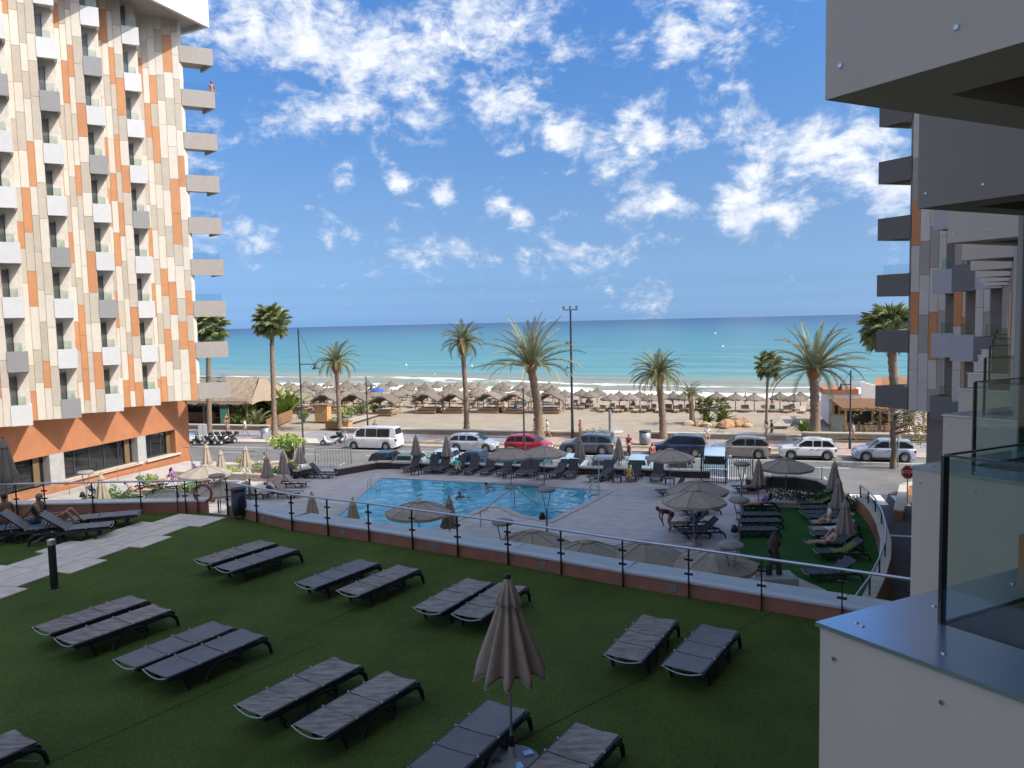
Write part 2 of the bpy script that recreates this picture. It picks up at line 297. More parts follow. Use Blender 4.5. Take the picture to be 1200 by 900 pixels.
def sea_mat():
    m = bpy.data.materials.new('sea_water'); m.use_nodes = True; t = m.node_tree; n = t.nodes; l = t.links; pb = n['Principled BSDF']
    g = n.new('ShaderNodeNewGeometry'); pos = g.outputs['Position']
    def dot(v, off):
        d = n.new('ShaderNodeVectorMath'); d.operation = 'DOT_PRODUCT'; l.new(pos, d.inputs[0]); d.inputs[1].default_value = v
        a = n.new('ShaderNodeMath'); a.operation = 'SUBTRACT'; l.new(d.outputs['Value'], a.inputs[0]); a.inputs[1].default_value = off; return a.outputs[0]
    dist = dot(SHN, SHA.dot(SHN)); along = dot(SHD, 0)
    cb = n.new('ShaderNodeCombineXYZ'); l.new(along, cb.inputs[0]); l.new(dist, cb.inputs[1])
    def mth(op, a, b_):
        x = n.new('ShaderNodeMath'); x.operation = op
        for i, q in enumerate((a, b_)):
            if isinstance(q, (int, float)): x.inputs[i].default_value = q
            elif q is not None: l.new(q, x.inputs[i])
        return x.outputs[0]
    def nz(sx, sy, det=5, ro=.6, dis=0.):
        mp = n.new('ShaderNodeMapping'); mp.inputs['Scale'].default_value = (sx, sy, 1); l.new(cb.outputs[0], mp.inputs[0])
        k = n.new('ShaderNodeTexNoise'); k.inputs['Scale'].default_value = 1; k.inputs['Detail'].default_value = det; k.inputs['Roughness'].default_value = ro; k.inputs['Distortion'].default_value = dis; l.new(mp.outputs[0], k.inputs['Vector']); return k.outputs['Fac']
    wob = nz(.018, .05, 4); dw = mth('ADD', dist, mth('MULTIPLY', mth('SUBTRACT', wob, .5), 26.))
    lg = mth('LOGARITHM', mth('MAXIMUM', mth('ADD', dw, 10.), 1.), 10.)   # depth grows offshore
    cr = n.new('ShaderNodeValToRGB'); l.new(mth('DIVIDE', lg, 4.), cr.inputs[0]); e = cr.color_ramp.elements
    # dist: 0->.25, 20->.37, 60->.46,150->.55, 400->.65, 1500->.795, 4000->.9
    stops = [(.22,(.33,.31,.23)),(.375,(.25,.255,.17)),(.405,(.235,.25,.165)),(.425,(.16,.28,.24)),(.46,(.105,.26,.255)),(.56,(.072,.225,.245)),(.68,(.048,.165,.22)),(.80,(.024,.09,.17)),(.92,(.02,.06,.13))]
    e[0].position, e[0].color = stops[0][0], (*stops[0][1], 1); e[1].position, e[1].color = stops[-1][0], (*stops[-1][1], 1)
    for p, c in stops[1:-1]: x = e.new(p); x.color = (*c, 1)
    # patches of ruffled water: long streaks along the shore
    st = nz(.012, .11, 6, .7); mr0 = n.new('ShaderNodeMapRange'); l.new(st, mr0.inputs[0]); mr0.inputs[1].default_value = .35; mr0.inputs[2].default_value = .65; mr0.inputs[3].default_value = .72; mr0.inputs[4].default_value = 1.22
    hs = n.new('ShaderNodeHueSaturation'); l.new(cr.outputs[0], hs.inputs['Color']); l.new(mr0.outputs[0], hs.inputs['Value'])
    # foam: broken crests near the beach
    fn = nz(.16, .55, 7, .68, .6); near = n.new('ShaderNodeValToRGB'); l.new(mth('DIVIDE', mth('ADD', dw, 20.), 60.), near.inputs[0]); q = near.color_ramp.elements
    q[0].position = .18; q[0].color = (0,0,0,1); q[1].position = .75; q[1].color = (0,0,0,1)
    for p_, v_ in ((.24,.34),(.38,.40),(.46,.36),(.50,.12),(.56,.05),(.62,.08),(.655,.30),(.675,.12)): x = q.new(p_); x.color = (v_,)*3+(1,)
    fo = mth('ADD', fn, near.outputs[0]); mrf = n.new('ShaderNodeMapRange'); l.new(fo, mrf.inputs[0]); mrf.inputs[1].default_value = .66; mrf.inputs[2].default_value = .78
    mi = n.new('ShaderNodeMix'); mi.data_type = 'RGBA'; l.new(mrf.outputs[0], mi.inputs['Factor']); l.new(hs.outputs[0], mi.inputs['A']); mi.inputs['B'].default_value = (.8,.82,.82,1)
    l.new(mi.outputs['Result'], pb.inputs['Base Color'])
    pb.inputs['Specular IOR Level'].default_value = .22
    rr = n.new('ShaderNodeMapRange'); l.new(mrf.outputs[0], rr.inputs[0]); rr.inputs[3].default_value = .3; rr.inputs[4].default_value = .9; l.new(rr.outputs[0], pb.inputs['Roughness'])
    w1 = nz(.06, .32, 6, .6, .3); w2 = nz(.012, .07, 4, .55); hh = mth('ADD', w1, mth('MULTIPLY', w2, 2.2))
    bp = n.new('ShaderNodeBump'); bp.inputs['Strength'].default_value = 1; bp.inputs['Distance'].default_value = .55; l.new(hh, bp.inputs['Height']); l.new(bp.outputs[0], pb.inputs['Normal'])
    return m
b = MB(); SEA = sea_mat()
def wave_z(d, a):                        # low swell with a breaking crest along the beach
    z = .0
    for c, h, wd, ph in ((9, .55, 2.2, 0), (18.5, .8, 3.0, 1.3), (31, .35, 4, 2.1)):
        k = .55 + .45*sin(a*.045+ph) ; z += h*k*math.exp(-((d-c-1.6*sin(a*.08+ph))/wd)**2)
    return z
ds = [-34,-6,-3,-1,1,3,5,6.5,8,9.5,11,13,15,16.5,18,19.5,21,23,26,29,31,33,36,45,70,120,300,1000,4000,15000,45000]
al = [-40000,-6000,-1500,-500,-250]+[-170+4*i for i in range(86)]+[220,320,600,1500,6000,40000]
for d in ds:
    for a in al:
        p = SHA + SHD*a + SHN*d; b.v.append((p.x, p.y, SEA_Z + (wave_z(d, a) if -200 < a < 300 and d < 60 else 0)))
na = len(al)
for j in range(len(ds)-1):
    for i in range(na-1): b.f.append((j*na+i+1, j*na+i, (j+1)*na+i, (j+1)*na+i+1)); b.m.append(0); b.s.append(True)
o = b.build('sea', SEA, kind='structure')
if o.data.polygons[0].normal.z < 0: o.data.flip_normals()

# low promenade wall with pale coping, open at the beach accesses
dm('rubble', (.30,.25,.19), .9, var=.35, vscale=5, bump=.7, bscale=14); dm('coping', (.55,.50,.42), .7, var=.08)
def low_wall(u0, u1, v, h, lab):
    t = thing('low_wall', lab, 'wall', S(u0, v, .1))
    b = MB(); b.prism([S(u0,v), S(u1,v), S(u1,v+.4), S(u0,v+.4)], .1, h-.1); b.build('wall_body', M['rubble'], t, True)
    n = max(1, int((u1-u0)/2.4)); w_ = (u1-u0)/n
    for i in range(n):
        b = MB(); b.prism([S(u0+i*w_+.01,v-.06), S(u0+(i+1)*w_-.01,v-.06), S(u0+(i+1)*w_-.01,v+.5), S(u0+i*w_+.01,v+.5)], h-.1, h+.02); b.build('coping_stone', M['coping'], t, True)
    return t
low_wall(-37.5, -9.8, 69.8, .62, 'long low promenade wall between the van and the tall floodlight mast'); low_wall(-6.6, 5.2, 70.0, .62, 'low promenade wall behind the dark blue car and rock garden')
low_wall(6.6, 24, 71.5, .62, 'low rubble wall with pale coping before the pergola restaurant'); low_wall(-60, -46.4, 70.6, .62, 'low seat wall below the thatched beach bar')

# -------------------------------------------------- lawn, path, hotel deck
LZ = 4.8; DZ = .8
def grass_mat(name, c1, c2, sc=1.0):
    m = mat(name, c1, .9, var=.5, col2=c2, vscale=.55*sc, bump=.9, bscale=120, detail=10, spec=.15); n = m.node_tree.nodes; l = m.node_tree.links; pb = n['Principled BSDF']
    g = n.new('ShaderNodeNewGeometry'); f1 = n.new('ShaderNodeTexNoise'); f1.inputs['Scale'].default_value = 26; f1.inputs['Detail'].default_value = 6; f1.inputs['Roughness'].default_value = .75; l.new(g.outputs['Position'], f1.inputs['Vector'])
    mr = n.new('ShaderNodeMapRange'); l.new(f1.outputs['Fac'], mr.inputs[0]); mr.inputs[1].default_value = .3; mr.inputs[2].default_value = .7; mr.inputs[3].default_value = .5; mr.inputs[4].default_value = 1.5
    hs = n.new('ShaderNodeHueSaturation'); l.new(pb.inputs['Base Color'].links[0].from_socket, hs.inputs['Color']); l.new(mr.outputs[0], hs.inputs['Value']); l.new(hs.outputs[0], pb.inputs['Base Color']); return m
M['turf'] = grass_mat('artificial_turf', (.064,.103,.021), (.108,.160,.035))
PL = [gp(*q, LZ) for q in ((240,582),(270,604),(340,621),(436,635),(537,652),(598,662),(657,673),(731,687),(808,700),(893,715),(966,727),(1040,741))]
pl = PL[1:]
edge = [Vector((p.x, p.y, 0)) for p in pl]
lawn_poly = [(-40,-12),(9,-12)]+[(9,edge[-1].y-.2)]+[(p.x,p.y) for p in reversed(edge)]+[(-10.2,25.2),(gp(0,603,LZ).x-14, gp(0,603,LZ).y+2)]
sheet('lawn', lawn_poly, LZ, M['turf'])
b = MB(); b.prism(lawn_poly, .0, LZ-.02); b.build('lawn_terrace', M['plinth_terra'], kind='structure')
# short turf blades near the camera, one uncountable mass
rg = random.Random(3); b = MB()
def inside(x, y):
    c = False; n = len(lawn_poly)
    for i in range(n):
        x1, y1 = lawn_poly[i]; x2, y2 = lawn_poly[i-1]
        if (y1 > y) != (y2 > y) and x < (x2-x1)*(y-y1)/(y2-y1)+x1: c = not c
    return c
for i in range(26000):
    y = 7.5 + 15*rg.random()**1.6; x = rg.uniform(-.78, .5)*y
    if not inside(x, y): continue
    a = rg.uniform(0, 2*pi); h = rg.uniform(.003, .008); wv = .005+.0005*y
    dx, dy = cos(a)*wv, sin(a)*wv; lx, ly = rg.uniform(-.012,.012), rg.uniform(-.012,.012); o = len(b.v)
    b.v += [(x-dx,y-dy,LZ),(x+dx,y+dy,LZ),(x+lx,y+ly,LZ+h)]; b.f.append((o,o+1,o+2)); b.m.append(0); b.s.append(False)
M['blade'] = mat('turf_blade', (.11,.175,.045), .9, var=.5, vscale=2, spec=.1); b.build('turf_blades', M['blade'], kind='stuff')
dm('seam', (.022,.042,.010), .95, var=.3)
for (ax, ay), (bx, by) in (((60,893),(380,752)), ((330,752),(560,650)), ((560,893),(940,700)), ((20,720),(230,640))):
    p, q = gp(ax, ay, LZ), gp(bx, by, LZ); d = (q-p).normalized(); nn = Vector((-d.y, d.x, 0))*.012; sheet('turf_seam', [p-nn, q-nn, q+nn, p+nn], LZ+.004, M['seam'])
# stone path: stepped courses of slabs
dm('slab', (.72,.63,.52), .75, var=.13, vscale=2.5, bump=.12, bscale=30, rand=.07)
pw = bpy.data.objects.new('path', None); COL.objects.link(pw); pw['kind'] = 'structure'; pw.location = (0,0,LZ)
A_, B_ = gp(262,606,LZ), gp(-40,690,LZ); pd = (B_-A_).normalized(); pn = Vector((-pd.y, pd.x, 0)); pd2 = pd
rw = Vector((cos(R(-22)), sin(R(-22)), 0)); cw = Vector((-rw.y, rw.x, 0))
def lower(py): return None
# rows of slabs parallel to the image's stepped edge
LU = [gp(*q, LZ) for q in ((245,598),(176,613),(172,607),(118,622),(134,619),(77,638),(84,641),(0,675))]
RL = [gp(*q, LZ) for q in ((270,603),(262,609),(237,612),(244,616),(197,627),(204,630),(147,645),(154,650),(88,666),(98,671))]
s0 = gp(262,607,LZ); s1 = gp(20,694,LZ)
dirp = Vector((s1.x-s0.x, s1.y-s0.y, 0)); ln = dirp.length; dirp.normalize(); nor = Vector((dirp.y, -dirp.x, 0))
if nor.y < 0: nor = -nor
k = 0; step = 1.15; nrow = int((ln+5)/step)
for i in range(-1, nrow):
    c0 = s0 + dirp*(i*step); off = (.0 if i % 2 == 0 else .42)
    W = 2.25 if i > 1 else 1.9
    for j in range(3):
        a0 = off + j*W/3 - .1; a1 = a0 + W/3
        b = MB(); sk = .35
        q = [c0+nor*(a0+.008)+dirp*(.008+sk*a0*.0), c0+nor*(a1-.008)+dirp*.008, c0+nor*(a1-.008)+dirp*(step-.008), c0+nor*(a0+.008)+dirp*(step-.008)]
        if not all(inside(p.x, p.y) for p in q): continue
        b.prism([(p.x,p.y) for p in q], LZ-.03, LZ+.028+.003*((i*3+j) % 3)); b.build('slab', M['slab'], pw, True)

# curved retaining wall line on the right (top inner edge)
CW = [gp(*q, 1.5) for q in ((1003,583),(1012,590),(1020,600),(1027,614),(1031.5,632),(1030,652),(1023,673),(1011,697),(985,733))]
def offset_line(pts, d):
    o = []
    for i, p in enumerate(pts):
        t = (pts[min(i+1,len(pts)-1)]-pts[max(i-1,0)]).normalized(); o.append(p + Vector((-t.y, t.x, 0))*d)
    return o
CWo = offset_line(CW, .42)
if CWo[4].x < CW[4].x: CWo = offset_line(CW, -.42)
dm('deck_tile', (.46,.43,.41), .55, var=.14, vscale=1.4, bump=.06, bscale=25, rand=.05); dm('deck_joint', (.17,.17,.17), .8)
deck_poly = [S(-40,49.9), S(1.2,49.9)] + [Vector((p.x,p.y,0)) for p in offset_line(CW,0)] + [Vector((9,8,0)), Vector((-45,8,0))]
sheet('pool_deck', [(p.x,p.y) for p in deck_poly], DZ, M['deck_tile'])
b = MB(); b.prism([(p.x,p.y) for p in deck_poly], -.05, DZ-.02); b.build('deck_base', M['grey_stone'], kind='structure')
# joints between the deck tiles: narrow dark grout lines laid as sheets
b = MB()
def clip_line(p, q):
    return p, q
jb = MB()
for i in range(26):
    v = 30 + i*.8
    a, c = S(-24, v), S(-.5, v); jb.add([(a.x,a.y,DZ+.004),(c.x,c.y,DZ+.004),(c.x+VX.x*.02,c.y+VX.y*.02,DZ+.004),(a.x+VX.x*.02,a.y+VX.y*.02,DZ+.004)], [(0,1,2,3)])
jb.build('tile_joint', M['deck_joint'], kind='structure')
# green turf terrace
M['turf2'] = grass_mat('terrace_turf', (.022,.082,.018), (.04,.13,.028))
tp = [gp(*q, DZ) for q in ((872,592),(1005,592))] + [Vector((p.x-.02,p.y,0)) for p in CW[1:]] + [gp(940,735,DZ), gp(865,690,DZ), gp(866,640,DZ)]
sheet('terrace_turf', [(p.x,p.y) for p in tp], DZ+.012, M['turf2'])
sheet('terrace_slab', [(p.x,p.y) for p in (gp(878,670,DZ), gp(925,673,DZ), gp(968,692,DZ), gp(966,735,DZ), gp(880,715,DZ))], DZ+.022, M['cream_stone'])
# pool
PX = [(447,560.5),(560,566),(712,575.5),(681,592),(640,612),(606,606),(584,595),(566,596),(535,608),(500,624),(470,650),(380,640),(398,604)]
pool = [gp(*q, DZ) for q in PX]
def pool_mat():
    m = bpy.data.materials.new('pool_water'); m.use_nodes = True; n = m.node_tree.nodes; l = m.node_tree.links; pb = n['Principled BSDF']
    g = n.new('ShaderNodeNewGeometry'); nz = n.new('ShaderNodeTexNoise'); nz.inputs['Scale'].default_value = .5; nz.inputs['Detail'].default_value = 2; nz.inputs['Distortion'].default_value = 1.2; l.new(g.outputs['Position'], nz.inputs['Vector'])
    cr = n.new('ShaderNodeValToRGB'); l.new(nz.outputs['Fac'], cr.inputs[0]); cr.color_ramp.elements[0].position = .3; cr.color_ramp.elements[0].color = (.04,.27,.42,1); cr.color_ramp.elements[1].position = .7; cr.color_ramp.elements[1].color = (.10,.44,.58,1)
    vo = n.new('ShaderNodeTexVoronoi'); vo.feature = 'SMOOTH_F1'; vo.inputs['Scale'].default_value = 1.3; nd = n.new('ShaderNodeTexNoise'); nd.inputs['Scale'].default_value = .9; l.new(g.outputs['Position'], nd.inputs['Vector'])
    va = n.new('ShaderNodeVectorMath'); va.operation = 'ADD'; l.new(g.outputs['Position'], va.inputs[0]); l.new(nd.outputs['Color'], va.inputs[1]); l.new(va.outputs[0], vo.inputs['Vector'])
    bp = n.new('ShaderNodeBump'); bp.inputs['Strength'].default_value = .3; bp.inputs['Distance'].default_value = .16; l.new(vo.outputs['Distance'], bp.inputs['Height']); l.new(bp.outputs[0], pb.inputs['Normal'])
    l.new(cr.outputs[0], pb.inputs['Base Color']); pb.inputs['Roughness'].default_value = .04; pb.inputs['IOR'].default_value = 1.33
    return m
b = MB(); c = sum(pool, Vector())/len(pool); inn = [(p.x, p.y) for p in pool]
b.add([(x,y,DZ-.0+.006) for x,y in inn], [tuple(range(len(inn)))])
o = b.build('pool_water', pool_mat(), kind='structure')
if o.data.polygons[0].normal.z < 0: o.data.flip_normals()
# pool coping stones, raised
dm('pool_coping', (.43,.405,.385), .6, var=.1, rand=.05)
cp = bpy.data.objects.new('pool_edge', None); COL.objects.link(cp); cp['kind'] = 'structure'; cp.location = (0,0,DZ)
n_ = len(pool)
for i in range(n_):
    p, q = pool[i], pool[(i+1)%n_]; d = (q-p); Ls = d.length; d.normalize(); nn = Vector((d.y,-d.x,0))
    if (p+q)*.5 != c and nn.dot((p+q)*.5-c) < 0: nn = -nn
    k = max(1, round(Ls/1.0)); h = Ls/k
    for j in range(k):
        a0, a1 = p+d*(j*h+.006), p+d*((j+1)*h-.006)
        b = MB(); b.prism([a0, a1, a1+nn*.38, a0+nn*.38], DZ-.01, DZ+.045+.004*(i%2)); b.build('coping_stone', M['pool_coping'], cp, True)
# ================================================================== HOTEL TOWERS
dm('clad_cream', (.585,.545,.475), .6, var=.05, vscale=2, rand=.05); dm('clad_beige', (.445,.40,.335), .6, var=.06, vscale=2, rand=.07); dm('clad_orange', (.49,.235,.11), .6, var=.06, vscale=2, rand=.06)
dm('clad_white', (.62,.56,.50), .6, var=.06, vscale=2, rand=.07); dm('clad_grey', (.41,.36,.31), .6, var=.06, vscale=2, rand=.08); dm('clad_rust', (.62,.26,.10), .6, var=.08, rand=.06)
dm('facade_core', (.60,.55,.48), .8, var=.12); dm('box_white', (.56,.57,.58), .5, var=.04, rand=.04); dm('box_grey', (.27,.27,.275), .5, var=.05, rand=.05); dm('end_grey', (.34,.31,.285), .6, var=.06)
dm('panel_near', (.70,.58,.48), .62, var=.05, vscale=1.6, stretch=(1,1,.35), bump=.05, bscale=220); dm('panel_near_dark', (.34,.28,.235), .65, var=.05, vscale=1.2); dm('core_dark', (.20,.17,.145), .8, var=.1); dm('panel_dark', (.15,.14,.135), .6, var=.05); dm('cap_metal', (.62,.70,.80), .22, .8, var=.05, vscale=2); dm('soffit', (.22,.2,.185), .8, var=.1)
dm('door_glass', (.12,.125,.12), .12, var=.2, vscale=1.5); dm('trim_green', (.07,.10,.095), .3); dm('box_blue', (.42,.42,.44), .5, var=.05, rand=.05); dm('box_dark', (.17,.165,.16), .5, var=.05)
dm('curtain', (.55,.52,.46), .9, var=.1)
UNIT = {}
def unit_cube(mk):
    if mk not in UNIT:
        b = MB(); b.box(-.5,.5,-.5,.5,-.5,.5); o = b.build('cladding_panel', M[mk]); UNIT[mk] = o.data; bpy.data.objects.remove(o)
    return UNIT[mk]
def V2(x, y): return Vector((x, y, 0))
def zb(k): return 5.6 + 3.1*k
def screen_size(c, w_, h):
    v = c - Vector((0,0,CAMH)); z = v.dot(_f)
    if z < .5: return 0
    x = 600+900*v.dot(CR)/z; y = 450-900*v.dot(CU)/z
    if x < -30 or x > 1230 or y < -40 or y > 940: return 0
    return w_*h*(900/z)**2
def panels_for(rg, p, d, t0, t1, nrm, z0, z1, width, kinds):
    n = max(1, round((t1-t0)/width)); out_ = []
    ws = [rg.uniform(.75, 1.3) for _ in range(n)]; sm = sum(ws); t = t0; last = None
    for w_ in ws:
        tw = w_/sm*(t1-t0); z = z0; z_next = z0 + rg.uniform(.7, 2.4)
        while z < z1-.05:
            ze = min(z_next, z1)
            k = rg.choices(kinds[0], kinds[1])[0]
            if k == last and rg.random() < .7: k = rg.choices(kinds[0], kinds[1])[0]
            last = k; c = p + d*(t+tw/2) + nrm*.02; c = Vector((c.x, c.y, (z+ze)/2))
            out_.append((screen_size(c, tw*abs((c-Vector((0,0,CAMH))).normalized().dot(nrm)), ze-z), c, atan2(d.y, d.x), tw-.022, ze-z-.022, k)); z = ze; z_next = z + rg.uniform(1.5, 2.65)
        t += tw
    return out_
def lay_panels(ps, parent, limit=295):
    ps.sort(key=lambda q: -q[0])
    st = MB(); mk = sorted({q[5] for q in ps})
    for i, (sz, c, a, w_, h, k) in enumerate(ps):
        if i < limit and sz > 25:
            o = bpy.data.objects.new('cladding_panel', unit_cube(k)); COL.objects.link(o); o.parent = parent
            o.location = c - parent.location; o.rotation_euler = (0,0,a); o.scale = (w_, .05, h)
        else:
            m_ = Matrix.Translation(c) @ Matrix.Rotation(a, 4, 'Z') @ Matrix.Diagonal((w_, .05, h, 1)); b = MB(); b.box(-.5,.5,-.5,.5,-.5,.5)
            st.add([m_ @ Vector(v) for v in b.v], b.f, mk.index(k))
    if st.v: st.build('cladding_panel', [M[k] for k in mk], parent, True, kind='stuff')

def tower(name, label, loc, Ps, dA, LA, dB, LB, opA, opB, levels, ztop, kinds, back, rg, skipB=False, plan_extra=None, box_mats=None, glass=None, end=None, near=False):
    t = thing(name, label, 'hotel tower', loc)
    return t
def nrm_of(d, ref):
    n = Vector((-d.y, d.x, 0))
    return n if n.dot(ref) > 0 else -n

def build_modules(t, Ps, dA, LA, dB, LB, opA, opB, k0, k1, kinds, rg, outA, outB, gray=.2, strips=.42, bm=('box_white', 'box_grey')):
    """zigzag facade: tiled leg A, open corner balcony at P, tiled leg B, for every storey"""
    core = []; specs = []
    ztop = zb(k1) - .02
    for P in Ps:
        a1 = P - dA*opA; b1 = P + dB*opB; inn = a1 + (b1-P); V0 = P - dA*LA; V1 = P + dB*LB
        core += [V0, a1, inn, b1]
        specs += panels_for(rg, V0, dA, 0, LA-opA, outA, zb(k0), ztop, strips, kinds)
        specs += panels_for(rg, b1, dB, 0, LB-opB, outB, zb(k0), ztop, strips*1.3, kinds)
    # balcony prototype, copied to every corner and storey
    P = Ps[0]
    def poly(off):   # L-shaped parapet round the corner
        return P
    pa = Vector((0,0,0)); e = .08
    for mk in bm:
        pass
    protos = {}
    a1 = -dA*opA; b1 = dB*opB; inn = a1 + b1
    oc = outA*e + outB*e
    for mk in bm:
        b = MB()
        b.prism([a1+outA*e, oc, oc-outA*.16-outB*.16, a1-outA*.08], 0, 1.18)
        b.prism([oc-outB*.001, b1+outB*e, b1-outB*.08, oc-outA*.16-outB*.16], 0, 1.179)
        b.prism([a1, (0,0,0), b1, inn], .12, .3)
        protos[mk] = b
    meshes = {}
    gb = MB(); gi = -outA*.22 - outB*.22
    gb.add([a1-outA*.2+Vector((0,0,1.16)), gi+Vector((0,0,1.16)), gi+Vector((0,0,1.68)), a1-outA*.2+Vector((0,0,1.68))], [(0,1,2,3)])
    gb.add([gi+Vector((0,0,1.16)), b1-outB*.2+Vector((0,0,1.16)), b1-outB*.2+Vector((0,0,1.68)), gi+Vector((0,0,1.68))], [(0,1,2,3)])
    db = MB(); w_ = b1 - Vector((0,0,0))
    q0 = inn + (b1-inn)*.08 + outA*.03; q1 = inn + (b1-inn)*.36 + outA*.03
    db.prism([q0, q1, q1+outA*.05, q0+outA*.05], .3, 2.75)
    fr = MB(); q2 = inn + (b1-inn)*.40 + outA*.03
    fr.prism([q1, q2, q2+outA*.07, q1+outA*.07], .3, 2.85)
    first = True
    for P in Ps:
        for k in range(k0, k1):
            base = Vector((P.x, P.y, zb(k)))
            if screen_size(base + Vector((0,0,.6)), 2, 3) == 0: continue
            mk = bm[1] if rg.random() < gray else bm[0]
            if mk not in meshes:
                o = protos[mk].build('balcony_box', M[mk]); meshes[mk] = o.data; bpy.data.objects.remove(o)
            if 'g' not in meshes:
                for key, bb, nm, mm in (('g', gb, 'balcony_glass', GL_GREEN), ('d', db, 'balcony_door', M['door_glass']), ('f', fr, 'door_frame', M['anthracite'])):
                    o = bb.build(nm, mm); meshes[key] = o.data; bpy.data.objects.remove(o)
            o = bpy.data.objects.new('balcony_box', meshes[mk]); COL.objects.link(o); o.parent = t; o.location = base - t.location
            for key, nm in (('g','balcony_glass'),('d','balcony_door'),('f','door_frame')):
                c = bpy.data.objects.new(nm, meshes[key]); COL.objects.link(c); c.parent = o
    return core, specs
AX = V2(.267, .964)
# ---------------- left tower
rg = random.Random(11)
dA = V2(.895,.446).normalized(); dB = V2(-.537,.843).normalized(); oA = nrm_of(dA, V2(.4,-1)); oB = nrm_of(dB, V2(1,.3))
PD = V2(-25.1, 54.4); Ps = [PD - AX*(3.5*k) for k in range(4, -1, -1)]
LT = thing('hotel_tower', 'tall hotel tower clad in cream, beige and orange panels above a terracotta ground floor', 'hotel tower', (-34, 52, 0))
KT = 9
kinds = (('clad_cream','clad_beige','clad_orange'), (.40,.38,.22))
core, specs = build_modules(LT, Ps, dA, 2.62, dB, 2.62, .98, .85, 0, KT, kinds, rg, oA, oB)
VE = PD + dB*2.62; E_ = VE + dA*3.05
specs += panels_for(rg, VE, dA, 0, 3.0, oA, zb(0), zb(KT)-.02, .48, kinds)
core += [VE, E_, E_ + AX*.3, E_ + AX*.3 + V2(-13, 4), Ps[0]-dA*2.62+V2(-14, 3)]
b = MB(); b.prism([(p.x,p.y) for p in core], zb(0), zb(KT)+3); b.build('facade_core', M['facade_core'], LT, True)
lay_panels(specs, LT)
# end balconies looking at the sea, one per storey
def end_balcony(t, E, d, n_out, L, zlev, m, person=None):
    back = n_out * -2.0
    b = MB(); p0, p1 = E + n_out*.05, E + d*L + n_out*.05; inn_ = E - n_out*1.6 + d*(L*.35)
    b.prism([p0, p1, p1-n_out*.14, p0-n_out*.14], zlev, zlev+1.2)
    q = E + d*(L-.6) + back
    b.prism([p1-n_out*.141, p1-n_out*.14-d*.14, q-d*.14, q], zlev, zlev+1.2)
    b.prism([p0-n_out*.145, p1-n_out*.145-d*.145, q-d*.145, E+back], zlev+.25, zlev+.45)
    ob = b.build('end_balcony', m, t, True)
    g = MB(); a, c = p0-n_out*.2+d*.1, p1-n_out*.2-d*.25; g.add([V2(a.x,a.y)+Vector((0,0,zlev+1.18)), V2(c.x,c.y)+Vector((0,0,zlev+1.18)), V2(c.x,c.y)+Vector((0,0,zlev+1.72)), V2(a.x,a.y)+Vector((0,0,zlev+1.72))], [(0,1,2,3)])
    o2 = g.build('balcony_glass', GL_BLUE, t, True); o2.parent = ob; 
    return ob
for k in range(0, KT): end_balcony(LT, E_, dA, oA, 2.3, zb(k)+.05, M['end_grey'])
# roof fascia
fd = V2(sin(R(20)), cos(R(20))); fo = nrm_of(fd, V2(1,-.3)); f0 = E_ + dA*2.1 + fo*.1
FA = f0 - fd*26; b = MB()
b.prism([FA, f0, f0-fo*.25, FA-fo*.25], zb(KT)-.35, zb(KT)+3.4); b.prism([f0-fo*.251, f0-fo*6.5+fd*.8, f0-fo*6.5+fd*.55, f0-fo*.251-fd*.25], zb(KT)-.35, zb(KT)+3.4)
b.build('roof_fascia', M['box_white'], LT, True)
b = MB(); b.prism([FA-fo*.26, f0-fo*.26-fd*.26, f0-fo*6-fd*.1, FA-fo*7], zb(KT)-.1, zb(KT)+.2); b.build('roof_soffit', M['end_grey'], LT, True)
# terracotta ground floor
wl0 = V2(-30.45, 43.1) - AX*9 ; corner = V2(-25.62, 60.3); wn = V2(AX.y, -AX.x)
wl0 = corner - AX*27; wo = nrm_of(AX, V2(1,0))
def hit(px, py):                         # survey of the wall plane
    d = ray(px, py); t_ = (corner.dot(wo))/(d.x*wo.x+d.y*wo.y); p = Vector((0,0,CAMH)) + d*t_; return (p-wl0).dot(AX), p.z
def WP(s_, dep=0.): p = wl0 + AX*s_ + wo*dep; return p
sE = 27.0
w3 = [hit(170,511.5), hit(205,508), hit(170,538), hit(205,532.5)]; w2 = [hit(74,530), hit(160,514), hit(74,562), hit(160,541)]; w1 = [hit(-20,553), hit(57,535), hit(57,570)]
head = .12 + sum(q[1] for q in (w3[0], w3[1], w2[0], w2[1]))/4; sill = -.16 + sum(q[1] for q in (w3[2], w3[3], w2[2], w2[3]))/4
bands = [(w1[0][0]-6, w1[1][0]), (w2[0][0], w2[1][0]), (w3[0][0], w3[1][0])]
b = MB(); b.prism([WP(0), WP(sE), WP(sE)+V2(-10,3), WP(0,-10)], head, zb(0)); b.prism([WP(0), WP(sE), WP(sE)+V2(-10,3), WP(0,-10)], -.1, sill-.02)
b.prism([WP(bands[2][1]), WP(sE), WP(sE,-.9), WP(bands[2][1],-.9)], sill-.02, head); 
b.prism([WP(0,-.9), WP(sE,-.9), WP(sE,-8), WP(0,-9)], sill-.02, head, 1)
b.build('ground_floor_wall', [M['terracotta'], M['interior_dark']], LT, True)
for s0_, s1_ in ((bands[0][1], bands[1][0]), (bands[1][1], bands[2][0])):
    b = MB(); b.prism([WP(s0_+.01,.03), WP(s1_-.01,.03), WP(s1_-.01,-.7), WP(s0_+.01,-.7)], sill-.02, head); b.build('pillar', M['cream_stone'] if False else M['grey_stone'], LT, True)
for s0_, s1_ in bands[1:]:
    b = MB(); b.prism([WP(s0_-.1,.18), WP(s1_+.35,.18), WP(s1_+.35,-.5), WP(s0_-.1,-.5)], sill-.02, sill+.1); b.build('window_sill', M['cream_stone'], LT, True)
